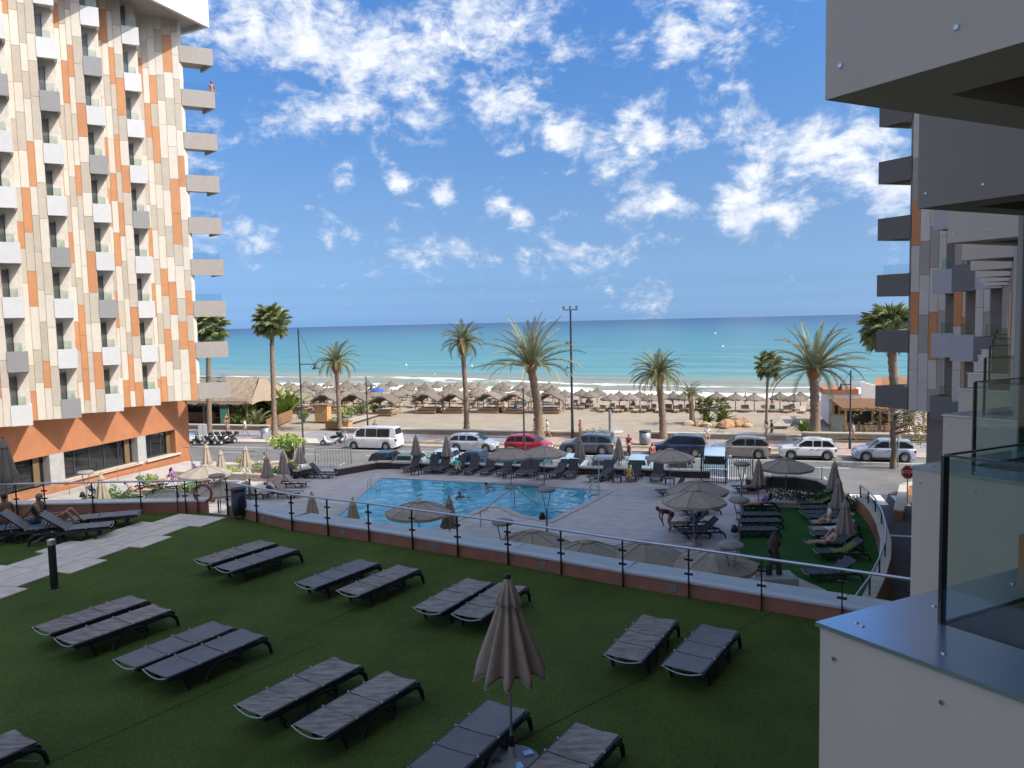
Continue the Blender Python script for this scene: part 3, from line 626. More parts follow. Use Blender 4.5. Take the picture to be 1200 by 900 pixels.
def window(s0_, s1_, n):
    b = MB()
    for i in range(n+1):
        s_ = s0_ + (s1_-s0_)*i/n; b.prism([WP(s_-.05,-.5), WP(s_+.05,-.5), WP(s_+.05,-.6), WP(s_-.05,-.6)], sill+.1, head)
    b.prism([WP(s0_,-.49), WP(s1_,-.49), WP(s1_,-.61), WP(s0_,-.61)], head-.12, head-.005); b.prism([WP(s0_,-.49), WP(s1_,-.49), WP(s1_,-.61), WP(s0_,-.61)], sill+.1, sill+.2)
    f = b.build('window_frame', M['anthracite'], LT, True)
    for i in range(n):
        a_, c_ = s0_+(s1_-s0_)*i/n+.06, s0_+(s1_-s0_)*(i+1)/n-.06
        b = MB(); b.prism([WP(a_,-.53), WP(c_,-.53), WP(c_,-.56), WP(a_,-.56)], sill+.2, head-.12); o = b.build('window_pane', M['window_dark'], LT, True); o.parent = f
window(*bands[0], 5); window(*bands[1], 5); window(*bands[2], 3)
dm('reveal', (.16,.105,.05), .6, var=.2)
# flat brown panels for the inner reveals at the window ends
for s_ in (bands[1][1]-.75, bands[2][1]-.5, bands[0][1]-.8):
    b = MB(); b.prism([WP(s_,-.42), WP(s_+.45,-.42), WP(s_+.45,-.48), WP(s_,-.48)], sill+.1, head-.02); b.build('window_reveal', M['reveal'], LT, True)

# ---------------- right tower: far part with thin balconies, near part with deep parapets
rg = random.Random(23)
RT = thing('hotel_tower', 'shaded hotel wing with grey, white and rust panels and deep grey sawtooth balconies in front', 'hotel tower', (20, 25, 0))
kR = (('clad_white','clad_grey','clad_rust'), (.40,.33,.27))
a_ = V2(.53,-.85).normalized(); b_ = V2(.897,.44).normalized()
P1 = V2(1.12, 2.76); STEP = V2(1.84, 2.87); PR = V2(20.9, 38.0); RSTEP = V2(1.0, 3.4)
FP = [PR-RSTEP*2, PR-RSTEP, PR]
fA = -a_; fB = b_; foA = nrm_of(fA, V2(-1,-.5)); foB = nrm_of(fB, V2(-.4,.9))
core, specs = build_modules(RT, FP, fA, 2.6, fB, 2.6, .95, .85, 0, KT, kR, rg, foA, foB, gray=.45, strips=.44, bm=('box_blue', 'box_dark'))
VE2 = PR + fB*2.6; E2 = VE2 + fA*3.05
specs += panels_for(rg, VE2, fA, 0, 3.0, foA, zb(0), zb(KT)-.02, .5, kR)
core_f = core + [VE2, E2, E2+AX*.3, E2+AX*.3+V2(13,-3.5), FP[0]+V2(14,-5)]
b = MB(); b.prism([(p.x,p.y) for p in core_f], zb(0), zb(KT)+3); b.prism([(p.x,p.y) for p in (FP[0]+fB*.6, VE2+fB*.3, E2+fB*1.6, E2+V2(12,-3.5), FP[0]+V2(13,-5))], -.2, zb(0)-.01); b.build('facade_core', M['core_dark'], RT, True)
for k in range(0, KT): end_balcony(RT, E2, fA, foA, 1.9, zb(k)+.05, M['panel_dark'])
b = MB(); f0 = E2 + fA*2.0; f1 = FP[0]-AX*2+foA*.3; ff = (f0-f1).normalized(); fn_ = nrm_of(ff, V2(-1,0))
b.prism([f1+fn_*.6, f0+fn_*.1, f0-fn_*7, f1-fn_*9], zb(KT)-.3, zb(KT)+5.5); b.build('roof_fascia', M['box_white'], RT, True)
# near part
NM = 8; NP = [P1 + STEP*i for i in range(NM)]
na_ = -a_; nb = b_; noA = nrm_of(na_, V2(-1,-.5)); noB = nrm_of(nb, V2(-.4,.9))
OPA, OPB, LA_, LB_ = .92, 1.27, 1.795, 3.12
ncore = []; nspecs = []
for P in NP:
    a1 = P - na_*OPA; b1 = P + nb*OPB; inn = a1 + (b1-P)
    ncore += [P-na_*LA_, a1, inn, b1]
    nspecs += panels_for(rg, P-na_*LA_, na_, 0, LA_-OPA, noA, .5, zb(KT), .45, (('clad_rust','clad_white','clad_grey'),(.62,.2,.18))); nspecs += panels_for(rg, b1, nb, 0, LB_-OPB, noB, .5, zb(KT), .5, kR)
v_end = NP[-1] + nb*LB_; V1_ = NP[0]-na_*LA_
ncore += [v_end, v_end+V2(10,-7), V2(14,-32), V2(-18.5,-31), V1_-STEP*10, V1_-STEP*.3]
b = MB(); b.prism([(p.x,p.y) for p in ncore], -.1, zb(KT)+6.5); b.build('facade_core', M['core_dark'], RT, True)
for p in nspecs: pass
nsp = sorted(nspecs, key=lambda q: -q[0])
specs += nsp[:220]
lay_panels(specs, RT)
e1 = NP[-1] + nb*LB_; e2 = FP[0] - fA*2.6
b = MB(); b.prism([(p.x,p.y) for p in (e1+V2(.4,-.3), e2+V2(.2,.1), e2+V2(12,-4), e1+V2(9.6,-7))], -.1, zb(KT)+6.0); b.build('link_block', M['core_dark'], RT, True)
# parapets
W_ = .36
def parapet_mesh(nrivet):
    P = V2(0,0); A = -na_*OPA; Bp = nb*OPB; iA, iB = -noA*.34, -noB*.21
    # inner corner where the two inner lines meet
    def meet(p, d, q, e):
        den = d.x*e.y-d.y*e.x; t_ = ((q.x-p.x)*e.y-(q.y-p.y)*e.x)/den; return p + d*t_
    inner = meet(A+iA, na_, Bp+iB, nb)
    H_ = 1.2
    body = MB(); body.prism([P, A, A+iA, inner], 0, H_); body.prism([P+noB*.0, inner, Bp+iB, Bp], 0, H_-.001)
    cap = MB(); e = .012
    o1 = meet(A+noA*e, na_, Bp+noB*e, nb)
    cap.prism([o1, A+noA*e, A+iA, inner], H_+.002, H_+.018); cap.prism([o1, inner, Bp+iB, Bp+noB*e], H_+.002, H_+.0175)
    sl_ = MB(); sl_.prism([inner, A+iA, A+(Bp-P), Bp+iB], .45, .62)
    rv = []
    for t_ in (.06, .45, .84):
        for z in (H_-.1, .1): rv.append(((-na_*t_) + Vector((0,0,z)), 0))
    for t_ in (.1, .5, 1.0):
        c = nb*t_ - noB*.1; rv.append((Vector((c.x,c.y,H_+.016)), 1)); c = -na_*t_*.8 - noA*.1; rv.append((Vector((c.x,c.y,H_+.016)), 1))
    gl = MB(); gz0, gz1 = H_+.02, H_+.63
    ii = inner - noA*.01 - noB*.01; ga = A+iA*1.03; gbp = Bp+iB*1.03
    def pane(mb, p, q):
        d = (q-p).normalized(); n = Vector((-d.y,d.x,0))*.006; vs = [p-n,q-n,q+n,p+n]; mb.prism([(v.x,v.y) for v in vs], gz0, gz1)
    g1, g2 = MB(), MB(); pane(g1, ii, ga); pane(g2, ii, gbp)
    po = MB(); po.cbox((ii.x, ii.y, H_+.32), (.02,.02,.63)); 
    rl = []
    for q in (ga, gbp):
        rl.append(MB()); rl_ = rl[-1]
    for rl_, q in zip(rl, (ga, gbp)): rl_.beam(ii+Vector((0,0,gz1+.008)), q+Vector((0,0,gz1+.003)), .009, .007)
    return body, cap, sl_, rv, (g1, g2), po, rl
body, cap, sl_, rv, gls, po, rl = parapet_mesh(3)
pm = {}
for key, bb, nm, mm in (('b', body, 'parapet', 'panel_near'), ('c', cap, 'parapet_cap', 'cap_metal'), ('s', sl_, 'balcony_slab', 'soffit'), ('p', po, 'glass_post', 'black'), ('l', rl[0], 'glass_trim', 'trim_green'), ('m', rl[1], 'glass_trim', 'trim_green')):
    o = bb.build(nm, M[mm]); pm[key] = (nm, o.data); bpy.data.objects.remove(o)
o = body.build('parapet', M['panel_near_dark']); pm['d'] = ('parapet', o.data); bpy.data.objects.remove(o)  # darker copy of the near panel colour, for one upper parapet
rq = []
for d_ in (noA, Vector((0,0,1))):
    q_ = MB(); q_.tube([-d_*.002, d_*.006], [.011,.008], 8); o = q_.build('rivet', M['steel']); rq.append(o.data); bpy.data.objects.remove(o)
for i, g in enumerate(gls):
    o = g.build('glass_pane', GL_NEAR); pm['g%d' % i] = ('glass_pane', o.data); bpy.data.objects.remove(o)
for i, P in enumerate(NP):
    for k in range(0, KT):
        if k == 0 and i > 5: pass
        base = Vector((P.x, P.y, zb(k)-.15))
        seen = (k in (0,1,2,3))
        o = bpy.data.objects.new('parapet', pm['d' if (i == 1 and k == 2) else 'b'][1]); COL.objects.link(o); o.parent = RT; o.location = base - RT.location
        if i < 3 and k in (1,2):
            for c_, j_ in rv:
                c = bpy.data.objects.new('rivet', rq[j_]); COL.objects.link(c); c.parent = o; c.location = c_
        keys = 'cs' + ('plm' if k <= 2 else '')
        for key in list(keys) + (['g0','g1'] if k <= 2 else []):
            c = bpy.data.objects.new(*pm[key]); COL.objects.link(c); c.parent = o
    # dark glazed door at the back of each balcony, own storey
    for k in (0,1,2):
        a1 = P - na_*OPA; b1 = P + nb*OPB; inn = a1+(b1-P); b = MB(); q0 = inn+(b1-inn)*.1+noA*.02; q1 = inn+(b1-inn)*.95+noA*.02
        b.prism([q0, q1, q1+noA*.05, q0+noA*.05], zb(k)+.6, zb(k)+2.9); b.build('balcony_door', M['window_dark'], RT, True)
        b = MB(); q0 = a1+(inn-a1)*.1+noB*.02; q1 = a1+(inn-a1)*.95+noB*.02
# a folded cover standing on the neighbour's balcony
o = MB(); o.lathe([(.02,1.16),(.07,1.13),(.085,1.0),(.10,.8),(.15,.5),(.22,.25),(.29,.02),(.0,.0)], 40, lobes=9, amp=.10)
c = NP[1] + nb*1.03 - na_*.62
dm('cover', (.02,.028,.02), .9, var=.3, vscale=8)
tag(o.build('furniture_cover', M['cover']), 'dark pleated cover standing behind the glass of the neighbouring balcony', 'furniture cover').location = (c.x, c.y, zb(1)-.15+.62)
# ================================================================== PLANTS
dm('frond_green', (.165,.185,.075), .55, var=.3, vscale=3, rand=.25, coord='obj'); dm('frond_grey', (.21,.225,.125), .55, var=.3, vscale=3, rand=.25, coord='obj'); dm('frond_yellow', (.22,.20,.08), .6, var=.3, rand=.3); dm('frond_dry', (.26,.17,.08), .8, var=.3, rand=.25)
dm('palm_trunk', (.21,.155,.11), .95, var=.35, vscale=5, bump=.9, bscale=18); dm('palm_boot', (.23,.12,.06), .95, var=.4, vscale=9, bump=.9, bscale=25)
dm('leaf_light', (.22,.31,.07), .5, var=.4, rand=.3); dm('leaf_mid', (.12,.19,.05), .5, var=.4, rand=.2); dm('leaf_dark', (.06,.11,.035), .5, var=.4); dm('bark', (.14,.11,.08), .95, var=.3, bump=.6)
rp = random.Random(5)
def pinnate(L, droop, n=34, w_=.5, up=.0, name='frond', m='frond_green', seed=0, lw=.034):
    """one feather frond along +X, arching under its weight; leaflets in a shallow V"""
    r = random.Random(seed); b = MB(); pts = []; x = z = 0; a = up
    for i in range(n+1):
        pts.append(Vector((x, 0, z))); s_ = L/n; x += cos(a)*s_; z += sin(a)*s_; a -= droop/n*(.4+1.2*i/n)
    b.tube([pts[i] for i in range(0, n+1, 4)], [.035*(1-.8*i/n) for i in range(0, n+1, 4)], 5, cap=False)
    for i in range(3, n+1):
        t = i/n; ll = w_*sin(pi*min(1, .14+.86*t))**.6*(1-.15*t); p = pts[i]; d = (pts[i]-pts[i-1]).normalized(); u_ = Vector((-d.z,0,d.x))
        for s_ in (-1, 1):
            e = (d*(.55+.25*t+r.uniform(-.1,.1)) + Vector((0, s_, 0))*(.75-.2*t) + u_*(.28+r.uniform(-.14,.14))).normalized()*ll*r.uniform(.8,1.1)
            tip = p + e - Vector((0,0,.07*ll)); q = d*lw; md = p + e*.5 + Vector((0,0,.02))
            b.add([p-q*.5, p+q*.5, md+q*.55, tip, md-q*.55], [(0,1,2,4),(4,2,3)])
    o = b.build(name, M[m]); me = o.data; bpy.data.objects.remove(o); return me
def fan(name, m, R_=.75, pet=.9, seed=0, nb=20, droop=.35):
    r = random.Random(seed); b = MB(); b.tube([(0,0,0),(pet*.6,0,.06),(pet,0,.0)], [.03,.022,.018], 5, cap=False)
    for i in range(nb):
        a = R(-125 + 250*i/(nb-1)); d = Vector((cos(a), sin(a), 0)); n_ = Vector((-sin(a), cos(a), 0)); rr = R_*(1-.12*abs(a)/2.2)*r.uniform(.9,1.08); c = Vector((pet,0,0)); k = .075*R_*2
        z1 = (.05 if i % 2 else -.02); m1 = c + d*rr*.55 + Vector((0,0,z1)); tip = c + d*rr - Vector((0,0,droop*rr*r.uniform(.6,1.4)))
        b.add([c, m1 + n_*k*.5, tip, m1 - n_*k*.5], [(0,1,2),(0,2,3)])
    o = b.build(name, M[m]); me = o.data; bpy.data.objects.remove(o); return me
PIN = {('grey', j): pinnate(3.0, .55+.45*j, 44, .40, .0, 'frond', 'frond_grey', j) for j in range(3)}
PIN.update({('green', j): pinnate(2.0, 1.0+.5*j, 30, .38, .0, 'frond', 'frond_green', j+7) for j in range(3)})
dm('fan_green', (.22,.255,.10), .5, var=.35, vscale=3, rand=.3, coord='obj')
FAN = [fan('fan_leaf', 'fan_green', .8, .85, j) for j in range(3)] + [fan('fan_leaf', 'frond_dry', .6, .5, 9, 14, 1.2)]
def trunk_mb(H, r0, r1, lean=(0,0), boot=None, rough=.07):
    b = MB(); n = max(14, int(H*3.2)); pts = []; rs = []
    for i in range(n+1):
        t = i/n; pts.append(Vector((lean[0]*t*t + .06*sin(t*5)*H*.05, lean[1]*t*t, H*t))); rs.append((r0*(1.35-.35*min(1, t*8)) + (r1-r0)*t)*(1+(rough if i % 2 else -rough)))
    b.tube(pts, rs, 12); return b, pts[-1]
def palm(name, label, loc, H, r0, r1, style, nf, L, lean=(0,0), e0=85, e1=-20, boot=(.42,.9), seed=0, cat='palm tree', group='palms along the promenade'):
    r = random.Random(seed); t = thing(name, label, cat, loc, 0, group)
    b, top = trunk_mb(H, r0, r1, lean); b.build('trunk', M['palm_trunk'], t)
    if boot:
        b = MB(); R_, h = boot; b.lathe([(r1*1.02,-h),(R_*.8,-h*.72),(R_,-h*.35),(R_*.75,.05),(R_*.3,.25)], 14, lobes=7, amp=.09, c=top)
        b.build('crown_base', M['palm_boot'], t)
    for i in range(nf):
        k = (i+.5)/nf; az = i*2.39996 + r.uniform(-.25,.25); el = R(e0 + (e1-e0)*k**.85) + r.uniform(-.1,.1); j = min(2, int(k*3))
        if style == 'fan':
            me = FAN[3] if k > .94 else FAN[r.randrange(3)]; sc = L
        else: me = PIN[(style, r.randrange(3) if r.random() < .3 else j)]; sc = L
        o = bpy.data.objects.new('frond' if style != 'fan' else 'fan_leaf', me); COL.objects.link(o); o.parent = t
        o.location = top + Vector((cos(az), sin(az), 0))*r1*.7 + Vector((0,0,.18*(1-k)-.15*k)); o.rotation_euler = (r.uniform(-.3,.3), -el, az); o.scale = (sc*r.uniform(.88,1.1),)*3
    return t
def height_for(px, py, base):            # real height of a thing whose top shows at pixel row py
    d = ray(px, py); k = (Vector((base.x, base.y, 0)).dot(Vector((d.x, d.y, 0))))/(d.x**2+d.y**2); return CAMH + d.z*k - base.z
def palm_at(bx, by, tx, ty, z, **kw):    # base pixel, crown centre pixel
    B = gp(bx, by, z); H = height_for(tx, ty, B); T = ray(tx, ty); k = B.y/T.y; lean = (T.x*k - B.x, 0)
    return palm(loc=B, H=H, lean=lean, **kw)
palm_at(322,512,319,378,.12, name='fan_palm', label='tall fan palm with a slim ringed trunk beside the leafy corner of the beach bar', r0=.27, r1=.2, style='fan', nf=40, L=1.15, e1=-55, boot=None, seed=1)
palm_at(246,518,246,386,.12, name='fan_palm', label='fan palm half hidden behind the end balconies of the left tower', r0=.26, r1=.2, style='fan', nf=38, L=1.15, e1=-45, boot=None, seed=2)
palm_at(398,502,394,424,.12, name='date_palm', label='small date palm with a swollen crown base, just beyond the parked white van', r0=.24, r1=.21, style='green', nf=38, L=1.35, e0=80, e1=-12, boot=(.5,1.3), seed=3)
palm_at(547,506,542,399,.12, name='date_palm', label='slender dark-trunked palm with a round brown crown base, standing behind the silver hatchback', r0=.27, r1=.22, style='green', nf=48, L=1.2, e0=85, e1=-28, boot=(.56,1.4), seed=4)
palm_at(632,514,622,428,.12, name='date_palm', label='large spreading date palm with a thick leaning trunk behind the red car', r0=.42, r1=.36, style='grey', nf=54, L=1.6, e0=88, e1=10, boot=(.6,.7), seed=5)
palm_at(777,514,771,437,.12, name='date_palm', label='stout short date palm with a dense rounded head beside the dark blue car', r0=.34, r1=.29, style='green', nf=58, L=1.3, e0=82, e1=-14, boot=(.62,1.2), seed=6)
palm_at(811,497,809,462,-.12, name='young_palm', label='young palm with a short trunk in the rock garden on the sand', r0=.30, r1=.24, style='green', nf=30, L=.85, e0=82, e1=5, boot=(.3,.4), seed=7)
palm_at(898,499,901,429,-.12, name='fan_palm', label='thin fan palm with hanging dry leaves between the grey-brown car and the white car', r0=.15, r1=.12, style='fan', nf=34, L=.95, e1=-62, boot=None, seed=8)
palm_at(955,512,954,431,.12, name='date_palm', label='broad date palm with a thick trunk rising behind the white car', r0=.46, r1=.38, style='grey', nf=58, L=1.5, e0=87, e1=-8, boot=(.6,1.0), seed=9)
palm_at(1049,520,1043,388,.12, name='fan_palm', label='fan palm with thick dark trunk partly behind end balconies of the shaded wing', r0=.40, r1=.34, style='fan', nf=46, L=1.45, e1=-50, boot=None, seed=10)

def leafy(mb, c, rad, n, size, r, sc=(1,1,1), flat=.0):
    for _ in range(n):
        while True:
            p = Vector((r.uniform(-1,1), r.uniform(-1,1), r.uniform(-1,1)))
            if .15 < p.length < 1: break
        p = Vector((p.x*sc[0], p.y*sc[1], p.z*sc[2]))*rad + Vector(c); d = Vector((r.gauss(0,1), r.gauss(0,1), r.gauss(0,.7)+.2)).normalized(); s_ = size*r.uniform(.6,1.3)
        a = d.orthogonal().normalized(); bb = d.cross(a); t_ = r.uniform(0, 6.28); a2 = a*cos(t_)+bb*sin(t_); b2 = d.cross(a2)
        mb.add([p-a2*s_, p+b2*s_*.4, p+a2*s_, p-b2*s_*.4], [(0,1,2,3)])
def bush(name, label, loc, w_, h, m, n, size, seed, group=None, lobes=7, cat='shrub', trunk=0):
    r = random.Random(seed); t = thing(name, label, cat, loc, 0, group); b = MB(); s_ = MB()
    for i in range(lobes):
        c = Vector((r.uniform(-.6,.6)*w_/2, r.uniform(-.5,.5)*w_/2, trunk + h*r.uniform(.3,.75))); leafy(b, c, h*.36, n//lobes, size, r, (1.15,1.1,.8)); s_.tube([(0,0,0),(c.x*.4,c.y*.4,trunk+h*.15),c], [.07,.045,.012], 5, cap=False)
    b.build('foliage', M[m], t); s_.build('stem', M['bark'], t); return t
def spiky(name, label, loc, n, L, m, seed, group=None, style='green', e0=88, e1=15, cat='plant'):
    r = random.Random(seed); t = thing(name, label, cat, loc, 0, group)
    for i in range(n):
        k = (i+.5)/n; o = bpy.data.objects.new('frond', PIN[(style, r.randrange(2))] if style != 'blade' else BLADE); COL.objects.link(o); o.parent = t
        if m: pass
        o.rotation_euler = (r.uniform(-.3,.3), -R(e0+(e1-e0)*k), i*2.4+r.uniform(-.3,.3)); o.scale = (L*r.uniform(.8,1.15),)*3; o.location = (r.uniform(-.15,.15), r.uniform(-.15,.15), .1)
    b = MB(); b.lathe([(.22,0),(.2,.3),(.1,.5),(.01,.55)], 8); b.build('stump', M['palm_boot'], t)
    return t
b = MB(); nb_ = 8; pts = [(i/nb_, .045+.10*sin(pi*min(1,(i/nb_)*.9+.08)), .12*sin(i/nb_*2.2)-.1*(i/nb_)**3) for i in range(nb_+1)]
for i in range(nb_):
    x, w0, z = pts[i]; x1, w1, z1 = pts[i+1]
    b.add([(x,-w0,z+.04),(x,0,z),(x,w0,z+.04),(x1,-w1 if i < nb_-1 else -.005,z1+.04),(x1,0,z1),(x1,w1 if i < nb_-1 else .005,z1+.04)], [(0,1,4,3),(1,2,5,4)], 0, True)
o = b.build('frond', M['leaf_light']); BLADE = o.data; bpy.data.objects.remove(o)
# planting beside the thatched beach bar
for i, (px, py, n, L, st, lab) in enumerate([(285,497,22,2.6,'blade','clump of broad light green leaves just right of the green menu board'),(302,498,20,1.15,'green','arching palm clump between the green menu board and the tall fan palm'),(297,493,16,3.0,'blade','broad leaved plant directly behind the arching palm clump'),
      (312,492,18,1.25,'green','arching palm clump pressed against the tall fan palm trunk'),(330,492,26,3.6,'blade','tall banana plant with yellow-green blades just right of the tall fan palm'),(338,490,20,3.3,'blade','yellow-green banana plant at the end of the brown fence'),(322,490,20,3.7,'blade','banana plant directly behind the tall fan palm')]):
    spiky('banana_plant' if st == 'blade' else 'palm_clump', lab, gp(px,py,.12), n, L, None, 30+i, 'planting beside the beach bar', st, 86, 28)
for i, (px, py, w_, h, m, lab) in enumerate([(275,500,2.4,1.8,'leaf_light','bright leafy shrub in front of the thatched bar beside the green board'),(292,501,1.8,1.1,'leaf_mid','low dark shrub at the foot of the palms by the bar'),(356,495,1.6,1.5,'leaf_mid','loose shrub on the sand left of the small wooden booth'),
      (412,488,2.2,1.4,'leaf_light','leafy shrub beside the boardwalk right of the small date palm'),(424,485,2.4,1.5,'leaf_mid','second shrub along the boardwalk, next to the low lamp'),(402,489,2.0,1.3,'leaf_light','shrub growing at the foot of the small date palm'),(438,483,2.2,1.2,'leaf_light','shrub at the seaward end of the boardwalk planting')]):
    bush('shrub', lab, gp(px,py,0), w_, h, m, 420, .13, 50+i, 'shrubs by the beach')
# small street tree by the bin and van
tr = bush('street_tree', 'low bushy street tree with a light green crown next to the white scooter', S(-33.0, 53.2, .0), 4.2, 1.6, 'leaf_light', 1500, .13, 77, None, 12, 'tree', trunk=1.2)
# rock garden
dm('rock', (.36,.22,.12), .95, var=.3, vscale=3, bump=.9, bscale=8); dm('rock_pale', (.46,.36,.25), .95, var=.25, bump=.9, bscale=8)
for i, (px, py, s_, m) in enumerate([(807,498,.55,'rock_pale'),(818,499,.5,'rock'),(828,500,.6,'rock_pale'),(838,500,.5,'rock_pale'),(851,501,.95,'rock'),(862,499,.85,'rock'),(871,497,.7,'rock'),(876,500,.5,'rock_pale'),(845,497,.7,'rock')]):
    r = random.Random(i); b = MB(); b.ball((0,0,0), 1, 10, sc=(1.2,.9,.7)); b.v = [tuple(c*(1+r.uniform(-.18,.18)) for c in v) for v in b.v]; b.s = [False]*len(b.f)
    o = b.build('rock', M[m]); o.location = gp(px,py,-.12)+Vector((0,0,.2*s_)); o.scale = (s_,)*3; o.rotation_euler = (0,0,i)
    tag(o, '%s rock, %s from the left around the plants on the sand' % ('orange-brown' if m == 'rock' else 'pale', ORD[i]), 'rock', 'rocks of the sand garden')
spiky('agave', 'big green agave on the sand in the middle of the rock garden', gp(847,497,-.1), 26, 1.5, None, 61, None, 'blade', 85, 12); spiky('agave', 'small agave by the foot of the young palm', gp(830,497,-.1), 20, 1.1, None, 62, None, 'blade', 85, 12)
palm('cactus_palm', 'short bushy palm between the young palm and the agave', gp(826,496,-.12), 1.6, .2, .16, 'fan', 22, .7, seed=15, e1=-20, boot=None, cat='plant', group=None)
palm('cactus_palm', 'small palm tuft directly behind the agave in the rock garden', gp(845,491,-.12), 1.5, .14, .12, 'fan', 16, .6, seed=16, e1=-20, boot=None, cat='plant', group=None)
spiky('bird_of_paradise', 'low bush of narrow leaves at the foot of the broad date palm', gp(943,509,.1), 34, 1.15, None, 63, None, 'blade', 80, 15)
# sparse tree in front of the pergola
t = thing('sparse_tree', 'thin half-bare tree with drooping twigs at the kerb by the shaded wing', 'tree', gp(1046,549,0)); r = random.Random(9); b = MB(); lv = MB()
b.tube([(0,0,0),(.12,.05,1.3),(-.05,0,2.7),(.3,.1,3.9)], [.22,.19,.17,.13], 8)
for i in range(26):
    z0 = r.uniform(2.4,3.9); az = r.uniform(-.9,.9) if i % 3 else r.uniform(0,6.28); l1 = r.uniform(1.2,3.2); p = Vector((.05,0,z0)); q = p + Vector((cos(az)*l1*.6, sin(az)*l1*.6, .5)); e = p + Vector((cos(az)*l1, sin(az)*l1, r.uniform(-1.5,.1)))
    b.tube([p,q,e], [.05,.03,.01], 5, cap=False)
    for _ in range(5): leafy(lv, q.lerp(e, r.random()), .28, 7, .09, r)
b.build('trunk', M['bark'], t); lv.build('crown', M['frond_yellow'], t)

# ================================================================== STREET FURNITURE
def lamp_tall(label, base, H, side=1, arm=1.5):
    t = thing('street_lamp', label, 'street lamp', base, RZ, 'street lamps'); b = MB(); b.tube([(0,0,0),(0,0,.9),(0,0,.95),(0,0,H)], [.11,.10,.075,.055], 10); b.build('pole', M['anthracite'], t)
    ah = H*.72 if arm > 1 else H*.82
    b = MB(); b.tube([(0,0,ah),(side*arm,0,ah)], .04, 6); b.tube([(0,0,H-.05),(side*arm*.9,0,ah+.05)], .016, 5); b.build('arm', M['anthracite'], t)
    b = MB(); b.lathe([(.04,.12),(.08,.02),(.12,-.15),(.3,-.38),(.33,-.42),(.28,-.40),(.02,-.3)], 14, c=(side*arm,0,ah)); b.build('lamp_shade', M['anthracite'], t)
    return t
def Hof(px, py, B): return height_for(px, py, B)
B = S(-34.6,60.4,0); B = gp(356,533,0); lamp_tall('tall dark street lamp with one bell shade, right of the tall fan palm', B, Hof(351,385,B))
B = gp(431,500,.12); lamp_tall('short dark lamp with a bell shade on the promenade just above the white van', B, Hof(429,441,B), 1, .6)
B = gp(613,541,0)+VX*-.0; B = S(*uv_of(gp(613,541,0.8)),0); B = S(-14.0, 54.95, 0); B.x = B.y*(613-600)/900; lamp_tall('dark lamp with bell shade standing in front of the red car', B, Hof(613,455,B), -1, .55)
B = gp(996,526,.12); lamp_tall('dark lamp with bell shade between the white car and the silver car', B, Hof(996,434,B), -1, .7)
B = gp(671,513,.12); H = Hof(670,363,B)
t = thing('floodlight_mast', 'very tall dark mast carrying three floodlights beside the spreading date palm', 'light mast', B, RZ); b = MB(); b.tube([(0,0,0),(0,0,1.2),(0,0,H)], [.16,.13,.08], 10); b.build('pole', M['anthracite'], t)
b = MB(); b.beam((-.7,0,H),(.7,0,H), .08, .08); b.build('crossbar', M['anthracite'], t)
for x in (-.6,0,.6):
    b = MB(); b.cbox((x,-.1,H+.22), (.24,.16,.26)); b.build('floodlight', M['grey_pole'], t, bev=.02)
for z in (.55, .74):
    b = MB(); b.tube([(0,0,H*z),(-.3,-.1,H*z+.05)], .03, 6); b.lathe([(.05,.2),(.12,.05),(.16,0),(.02,.04)], 10, c=(-.34,-.1,H*z-.05)); b.build('side_lamp', M['anthracite'], t)
# litter bins
def bin_at(label, px, py, z, h=1.0, r_=.28, dm_='grey_pole'):
    t = thing('litter_bin', label, 'bin', gp(px,py,z)); b = MB(); b.lathe([(r_*.85,.12),(r_,.2),(r_,h*.9),(r_*.9,h*.9)], 16, ); b.build('drum', M[dm_], t)
    b = MB(); b.lathe([(r_*.96,h*.9),(r_*1.05,h*.93),(r_*1.05,h),(r_*.6,h+.02),(.01,h+.02)], 16); b.build('lid', M['anthracite'], t)
    for s_ in (-1,1): b = MB(); b.box(s_*.12-.03,s_*.12+.03,-.03,.03,0,.14); b.build('foot', M['anthracite'], t)
    return t
bin_at('round grey litter bin on the promenade beside the stout palm', 756,521,.12, 1.2, .5); bin_at('dark litter bin on the pavement left of the tall street lamp', 311,514,.12, 1.2, .42)
bin_at('round dark litter bin on legs at the end of the stone path', 281,607,LZ+.03, .98, .235, 'dark_metal')
# road sign posts and stop sign
t = thing('stop_sign', 'red octagonal STOP sign at the mouth of the side road', 'road sign', S(8.9,49.0,0) if False else gp(1063,592,0)); H = Hof(1062,553,gp(1063,592,0))
b = MB(); b.tube([(0,0,0),(0,0,H+.28)], .035, 8); b.build('post', M['grey_pole'], t)
dm('sign_red', (.42,.02,.025), .45, var=.05)
oc = [(cos(R(22.5+45*i))*.42, sin(R(22.5+45*i))*.42) for i in range(8)]
b = MB(); b.add([(x,-.05,H+z) for x,z in oc]+[(x,-.035,H+z) for x,z in oc], [tuple(range(8)), tuple(range(15,7,-1))]+[(i,i+8,(i+1)%8+8,(i+1)%8) for i in range(8)]); plate = b.build('sign_plate', M['sign_red'], t)
b = MB(); 
for i in range(8):
    j = (i+1)%8; p, q = oc[i], oc[j]; b.add([(p[0]*.97,-.053,H+p[1]*.97),(q[0]*.97,-.053,H+q[1]*.97),(q[0]*.9,-.053,H+q[1]*.9),(p[0]*.9,-.053,H+p[1]*.9)], [(0,1,2,3)])
b.build('sign_border', M['white'], t)
